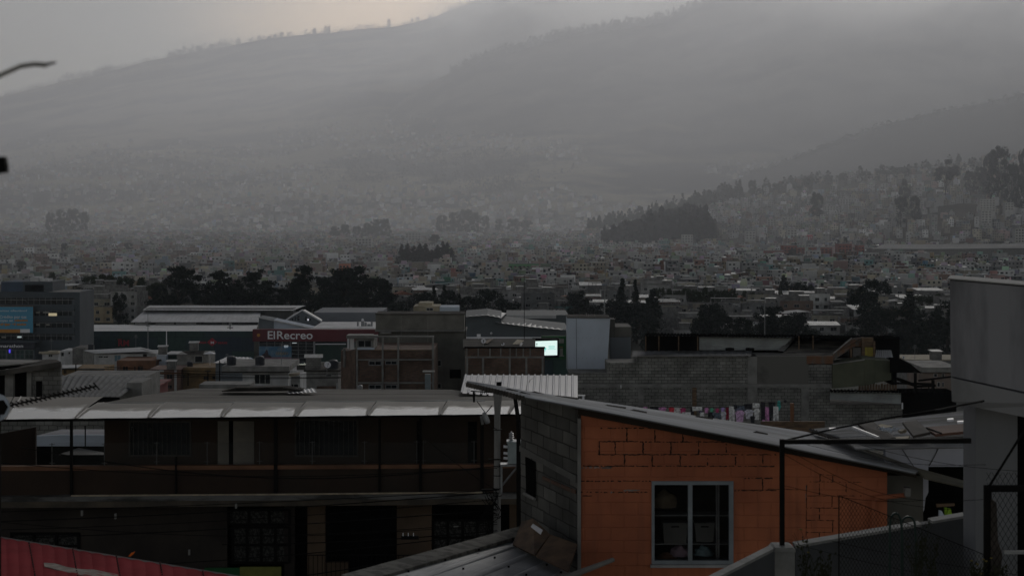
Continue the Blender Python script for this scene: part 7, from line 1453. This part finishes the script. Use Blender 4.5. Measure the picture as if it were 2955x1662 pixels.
# (px, top, width, height, colour, shape) ; shapes: t shirt, r rectangle, p trousers, s small
GAR = [(1842, 1174, 12, 8, 0, 'r'), (1862, 1174, 14, 9, 1, 't'), (1888, 1173, 22, 14, 0, 'r'), (1912, 1175, 22, 12, 1, 't'), (1938, 1175, 17, 16, 2, 't'), (1955, 1174, 22, 18, 3, 'r'), (1971, 1177, 17, 14, 4, 't'), (1981, 1189, 22, 12, 3, 'r'), (1998, 1174, 9, 24, 0, 'r'), (2012, 1173, 26, 12, 3, 'r'), (2022, 1177, 13, 13, 5, 't'), (2026, 1189, 10, 14, 3, 'p'), (2039, 1176, 12, 15, 1, 't'), (2052, 1188, 15, 20, 0, 'p'), (2054, 1177, 11, 14, 6, 't'), (2070, 1178, 11, 13, 4, 't'), (2068, 1190, 22, 18, 13, 'p'), (2086, 1175, 12, 13, 7, 't'), (2088, 1187, 15, 27, 10, 't'), (2099, 1174, 8, 36, 12, 'r'), (2103, 1176, 9, 13, 8, 't'), (2112, 1172, 13, 44, 3, 'p'), (2122, 1168, 12, 12, 0, 't'), (2136, 1170, 30, 14, 13, 'r'), (2135, 1184, 26, 32, 9, 't'), (2159, 1165, 20, 16, 0, 'r'), (2162, 1181, 25, 26, 10, 't'), (2182, 1163, 18, 13, 3, 'r'), (2184, 1178, 17, 32, 3, 't'), (2172, 1200, 14, 20, 0, 't'), (2202, 1160, 11, 50, 0, 'r'), (2210, 1174, 16, 42, 1, 'p'), (2228, 1160, 17, 58, 0, 'p'), (2239, 1172, 13, 40, 3, 'p'), (2248, 1156, 10, 28, 11, 's'), (2266, 1154, 9, 8, 0, 's')]
names = {'t': ('shirt', 'shirt'), 'r': ('towel', 'towel'), 'p': ('trousers', 'trousers'), 's': ('scarf', 'scarf')}; cnt = {}
for k, (px, y, w, h, ci, sh) in enumerate(GAR): cnt.setdefault((ci, sh), []).append(k)
for k, (px, y, w, h, ci, sh) in enumerate(GAR):
    w *= 1.12; h *= 1.05; x0, x1 = px-w/2, px+w/2; dd_ = DC+(.06 if y < 1183 else -.06)+(k % 3)*.05; mb = MB()
    if sh == 't': out = [(x0+w*.25, y), (x1-w*.25, y), (x1, y+h*.22), (x1-w*.12, y+h*.36), (x1-w*.18, y+h), (x0+w*.18, y+h*.97), (x0+w*.12, y+h*.36), (x0, y+h*.22)]
    elif sh == 'p': out = [(x0, y), (x1, y+1), (x1+1, y+h), (px+w*.14, y+h*.97), (px, y+h*.35), (px-w*.12, y+h), (x0-1, y+h*.98)]
    elif sh == 's': out = [(x0+2, y), (x1-2, y), (x1, y+h*.6), (px, y+h), (x0, y+h*.55)]
    else: out = [(x0, y), (x1, y+.6), (x1-.6, y+h), (px, y+h*.93), (x0+.8, y+h*1.02)]
    n = len(out); q = [P(a, b, dd_+.05*math.sin(i*2.1)) for i, (a, b) in enumerate(out)]; c = P(px, y+h*.55, dd_-.03)
    base = len(mb.v); mb.v += [tuple(c)]+[tuple(p) for p in q]+[tuple(p+Vector((0, .03, 0))) for p in q]
    for i in range(n):
        j = (i+1) % n; mb.f += [(base, base+1+j, base+1+i), (base+1+i, base+1+j, base+1+n+j, base+1+n+i)]; mb.m += [0, 0]; mb.c += [None, None]
    mb.f.append(tuple(base+1+n+i for i in range(n))); mb.m.append(0); mb.c.append(None)
    L = cnt[(ci, sh)]; od = '' if len(L) == 1 else ', %s of its colour from the left' % ORD[L.index(k)]
    one(mb, names[sh][0], '%s %s hanging on the line%s' % (CL[ci][1], names[sh][1], od) if od else '%s %s hanging on the clothes line' % (CL[ci][1], names[sh][1]), names[sh][1], cloth_mat(ci), 'washing on the clothes line')
bld('board_fence', 'brown board fence under the right end of the washing', 'fence', 2196, 2380, 1216, 95, .2, m_wood, [], ybot=1280); bld('timber_post', 'reddish brown post standing on the board fence', 'post', 2282, 2291, 1164, 94.7, .25, m_orangewall, [], ybot=1217)

# ------------------------------------------------------------------ grey parapet wall, pillar and pipe frame
DP = 17.5
gw = thing('grey_parapet_wall', 'dark grey rendered garden wall with pale coping in the lower right', 'wall', P(2500, 1700, DP)); m_gw = mat('blue_grey_render', (.075, .08, .088), (.055, .058, .064), scale=1.2, rough=.92, detail=8); m_cope = mat('pale_cement_coping', (.30, .30, .295), (.2, .2, .195), scale=3, rough=.9, detail=8)
tp = [(2050, 1676, 15.5), (2234, 1581, 17.3)]
mb = MB(); mb.plate([P(2040, 1681, 15.4), P(2232, 1583, 17.3), P(2232, 1900, 17.3), P(2040, 1900, 15.4)], .15, d=(.3, 1, 0)); mb.plate([P(2296, 1577, DP+.05), P(2425, 1553, DP+.6), P(2660, 1513, DP+1.6), P(2802, 1488, DP+2.2), P(2802, 1900, DP+2.2), P(2296, 1900, DP+.05)], .15, d=(0, 1, 0)); mb.build('wall', m_gw, parent=gw)
mb = MB()
for a, b in (((2040, 1680, 15.35), (2232, 1582, 17.25)), ((2296, 1573, DP), (2425, 1551, DP+.55)), ((2425, 1551, DP+.55), (2660, 1511, DP+1.55)), ((2690, 1503, DP+1.7), (2790, 1486, DP+2.15))):
    p, q = P(*a), P(*b); mb.plate([p, q, q+Vector((0, .2, 0)), p+Vector((0, .2, 0))], .028, d=(0, 0, -1))
mb.plate([P(2788, 1488, DP+2.1), P(2802, 1486, DP+2.1), P(2802, 1465, DP+2.1), P(2794, 1466, DP+2.1)], .15, d=(0, 1, 0)); mb.build('coping', m_cope, parent=gw)
pp = thing('cement_pillar', 'short pale cement pillar carrying the black pipe post', 'pillar', P(2262, 1800, DP)); sub(pp, 'shaft', m_cope, lambda mb: mb.pbox(2229, 1592, 2294, 1900, DP-.12, .24)); sub(pp, 'cap', m_cope, lambda mb: mb.plate([P(2226, 1592, DP-.14), P(2238, 1579, DP-.14), P(2288, 1579, DP-.14), P(2296, 1585, DP-.14), P(2296, 1591.8, DP-.14), P(2226, 1591.9, DP-.14)], .28, d=(0, 1, 0)))
pf = thing('pipe_gantry', 'black square pipe post and long beam reaching to the concrete column', 'frame', P(2258, 1579, DP)); sub(pf, 'post', m_black, lambda mb: mb.pbox(2251.5, 1268, 2264.5, 1579, DP-.03, .05)); sub(pf, 'beam', m_black, lambda mb: mb.plate([P(2251.5, 1269, DP-.031), P(2803, 1265, DP-.031), P(2803, 1279, DP-.031), P(2251.5, 1281.5, DP-.031)], .05, d=(0, 1, 0)))
sub(pf, 'stay', m_black, lambda mb: mb.tube([P(2258, 1272, DP), P(2410, 1236, DP+1.5), P(2560, 1206, DP+3), P(2700, 1183, DP+4), P(2838, 1157, DP-2)], .011, 5))
rr = random.Random(12)
for i, (x0, y0, x1, y1, s_) in enumerate(((2262, 1290, 2845, 1440, 60), (2262, 1310, 2760, 1470, 40), (2330, 1283, 2845, 1340, 22), (2480, 1282, 2955, 1360, 14), (2262, 1400, 2720, 1440, 22), (2400, 1560, 2955, 1660, 8), (2262, 1560, 2955, 1700, 14))):
    cable([P(x0+(x1-x0)*k/18, y0+(y1-y0)*k/18+s_*math.sin(math.pi*k/18), 16.6+.05*i) for k in range(19)], .0022, 'very thin wire sagging across the lower right, %s from top' % ORD[i], 'thin wires in the lower right', name='thin_wire')

# ------------------------------------------------------------------ concrete tank and column
DT = 18.0
tk = thing('concrete_tank', 'big smooth grey concrete water tank on a column at the right edge', 'tank', P(2900, 1165, DT+1))
m_tk = mat('smooth_grey_render', (.27, .27, .29), (.14, .14, .155), scale=1.6, rough=.85, lo=.42, hi=.6, detail=10, grime=.6, bump=.25, stretch=(1, 1, .22))
mb = MB(); X = P(2741, 800, DT).x
# front face turns slightly away to the right, so its edges fall towards the right
f0, f1, f2, f3 = P(2741, 809, DT), P(3100, 841, DT-1.2), P(3100, 1161, DT-1.2), P(2744, 1085, DT)
mb.plate([f0, f1, f2, f3], .8, d=(.28, 1, 0)); mb.build('body', m_tk, parent=tk)
g0, g1, g2, g3 = P(2744, 1087.5, DT-.02), P(3100, 1166, DT-1.23), P(3100, 1215, DT-1.2), P(2748, 1168, DT-.02)
mb = MB(); mb.plate([P(2744, 1090, DT-.05), P(3100, 1168, DT-1.26), P(3100, 1232, DT-1.26), P(2830, 1178, DT-.3), P(2747, 1158, DT-.05)], .85, d=(.28, 1, 0)); mb.build('base_slab', mat('rough_grey_base', (.27, .27, .28), (.19, .19, .195), scale=1.4, rough=.95, detail=9, bump=.5), parent=tk)
mb = MB(); mb.plate([f0+Vector((-.03, -.03, .012)), f1+Vector((.03, -.03, .012)), f1+Vector((.25, .84, .012)), f0+Vector((.22, .84, .012))], .012, d=(0, 0, 1)); mb.build('top_coping', mat('pale_top_screed', (.32, .32, .315), (.24, .24, .235), scale=2), parent=tk)
cl_ = thing('concrete_column', 'broad grey concrete column under the tank', 'column', P(2870, 1700, DT+.4))
sub(cl_, 'left_face', mat('lit_column_render', (.27, .275, .295), (.21, .215, .23), scale=.7, rough=.9, grime=.2, stretch=(1, 1, .3)), lambda mb: mb.plate([P(2787, 1160, DT+.9), P(2815, 1170, DT+.35), P(2815, 1900, DT+.35), P(2800, 1900, DT+.9), P(2790, 1500, DT+.9)], .4, d=(.4, .5, 0)))  # lighter copy of the column render: the lit side is painted in
sub(cl_, 'front_face', mat('shaded_column_render', (.19, .195, .21), (.14, .145, .155), scale=.6, rough=.9, grime=.3, stretch=(1, 1, .3)), lambda mb: mb.plate([P(2815.4, 1170, DT+.34), P(2936, 1190, DT+.2), P(2936, 1900, DT+.2), P(2815.4, 1900, DT+.34)], .5, d=(0, 1, 0)))  # darker copy of the same render, with this face's shade in its colour
sub(cl_, 'dark_return', m_dark, lambda mb: mb.pbox(2936.5, 1185, 3100, 1900, DT+.6, .1))
dg = thing('steel_gate', 'black steel gate frame with chain link mesh at the right edge', 'gate', P(2900, 1700, 16)); DG = 16.0
sub(dg, 'top_rail', m_black, lambda mb: mb.pbox(2842, 1401, 3050, 1419, DG, .05)); sub(dg, 'stile', m_black, lambda mb: mb.pbox(2842, 1419.3, 2862, 1900, DG, .05)); sub(dg, 'brace', m_black, lambda mb: mb.tube([P(2856, 1400, DG), P(2945, 1258, DG+.3), P(2990, 1190, DG+.5)], .012, 6)); sub(dg, 'latch_bar', m_steel, lambda mb: mb.pbox(2898, 1589, 3050, 1598, DG-.06, .04))
sub(dg, 'dark_cloth', m_dkb, lambda mb: mb.plate([P(2860, 1438, DG-.02), P(2876, 1450, DG-.02), P(2880, 1560, DG-.02), P(2893, 1600, DG-.02), P(2888, 1640, DG-.02), P(2860, 1720, DG-.02)], .02, d=(0, 1, 0)))
def mesh_fence(corners, pitch, r, d):
    """diagonal wire lattice clipped to a picture-space quadrilateral at depth d (x0, x1, top0, top1, bottom)"""
    x0, x1, t0, t1, b = corners; mb = MB(); a0, a1 = P(x0, b, d), P(x1, b, d); zt = lambda x: P(0, t0+(t1-t0)*((x-a0.x)/(a1.x-a0.x)), d).z; zb = a0.z; H = max(zt(a0.x), zt(a1.x))-zb
    s = 1.7; n = int((a1.x-a0.x+H/s)/pitch)+2
    for sg in (1, -1):
        for k in range(-n, n):
            xs = a0.x+k*pitch; pts = []
            m_ = 60; seg = []
            for i in range(m_+1):
                z = zb+H*i/m_; x = xs+sg*(z-zb)/s
                if a0.x <= x <= a1.x and z <= zt(x): seg.append(Vector((x, d+.004*sg, z)))
            if len(seg) > 1: mb.tube([seg[0], seg[-1]], r, 3, cap=False)
    return mb
mesh_fence((2845, 3000, 1362, 1362, 1720), .052, .0022, DG-.03).build('chain_link', m_black, parent=dg)
cf = thing('chain_link_fence', 'fine dark chain link fence in front of the grey garden wall', 'fence', P(2600, 1700, 16.6)); mesh_fence((2421, 2842, 1428, 1600, 1700), .034, .0019, 16.6).build('mesh', m_black, parent=cf)
sub(cf, 'edge_wire', m_black, lambda mb: (mb.tube([P(2421, 1700, 16.6), P(2421, 1429, 16.6)], .006, 5), mb.tube([P(2421, 1429, 16.6), P(2842, 1600, 16.6)], .004, 5)))
ah = thing('arched_hoops', 'pair of dark green arched steel hoops before the garden wall', 'hoops', P(2590, 1700, 16)); m_hoop = mat('dark_green_steel', (.012, .03, .026), (.01, .022, .02), rough=.5)
for x0, x1, yt in ((2568, 2601, 1480), (2602, 2640, 1490)):
    pts = [P(x0-1, 1720, 16), P(x0, 1540, 16)]+[P((x0+x1)/2-(x1-x0)/2*math.cos(math.pi*k/8), 1512-(1512-yt)*math.sin(math.pi*k/8), 16) for k in range(9)]+[P(x1+3, 1560, 16), P(x1+4, 1720, 16)]; mb = MB(); mb.tube(pts, .011, 6); mb.build('hoop', m_hoop, parent=ah)
# weeds growing in front of the wall
def weed(px, d, h, n, label, seed, m, flower=None):
    rr = random.Random(seed); o = thing('weed_plant', label, 'plant', P(px, 1720, d), 'weeds in front of the garden wall'); mb, fl = MB(), MB(); b = P(px, 1720, d)
    for i in range(n):
        a = rr.uniform(-1, 1); H = h*rr.uniform(.55, 1); pts = [b+Vector((rr.uniform(-.05, .05)+a*.28*t*t*H, rr.uniform(-.02, .02), H*t)) for t in (0, .35, .7, 1)]; mb.tube(pts, .0045, 4, r1=.0015)
        for k in range(6):
            t = rr.uniform(.1, .9); p = pts[1].lerp(pts[3], t); mb.face([p, p+Vector((rr.uniform(-.03, .03), .01, rr.uniform(.0, .03))), p+Vector((rr.uniform(-.015, .015), -.01, rr.uniform(.02, .05)))])
        if flower and rr.random() < .4: p = pts[3]; fl.lathe(p, [(0, 0), (.014, .004), (.012, .012), (0, .014)], 7)
    mb.build('stems', m, parent=o)
    if flower and fl.v:
        nv_ = 28
        for q in range(0, len(fl.v), nv_):
            one_ = MB(); one_.v = fl.v[q:q+nv_]; one_.f = [tuple(i-q for i in ff) for ff in fl.f if q <= ff[0] < q+nv_]; one_.m = [0]*len(one_.f); one_.c = [None]*len(one_.f); one_.build('flower', flower, parent=o)
m_weed = mat('dull_weed', (.028, .03, .014), (.016, .018, .009), scale=6); m_yf = mat('yellow_flower', (.16, .13, .03), (.12, .09, .02))
weed(2335, 16.2, .62, 12, 'tall thin weed with yellow tips right of the pillar', 1, m_weed, m_yf); weed(2375, 16.0, .42, 14, 'low spiky weed beside the tall thin weed', 2, m_weed); weed(2645, 15.8, .72, 12, 'brownish weed climbing behind the arched hoops', 3, m_weed); weed(2820, 15.6, .35, 16, 'bushy weed at the foot of the gate', 4, m_weed, m_yf); weed(2880, 15.6, .3, 14, 'bushy weed under the dark cloth', 5, m_weed); weed(2690, 15.9, .6, 8, 'sparse weed by the pale coping', 6, m_weed)
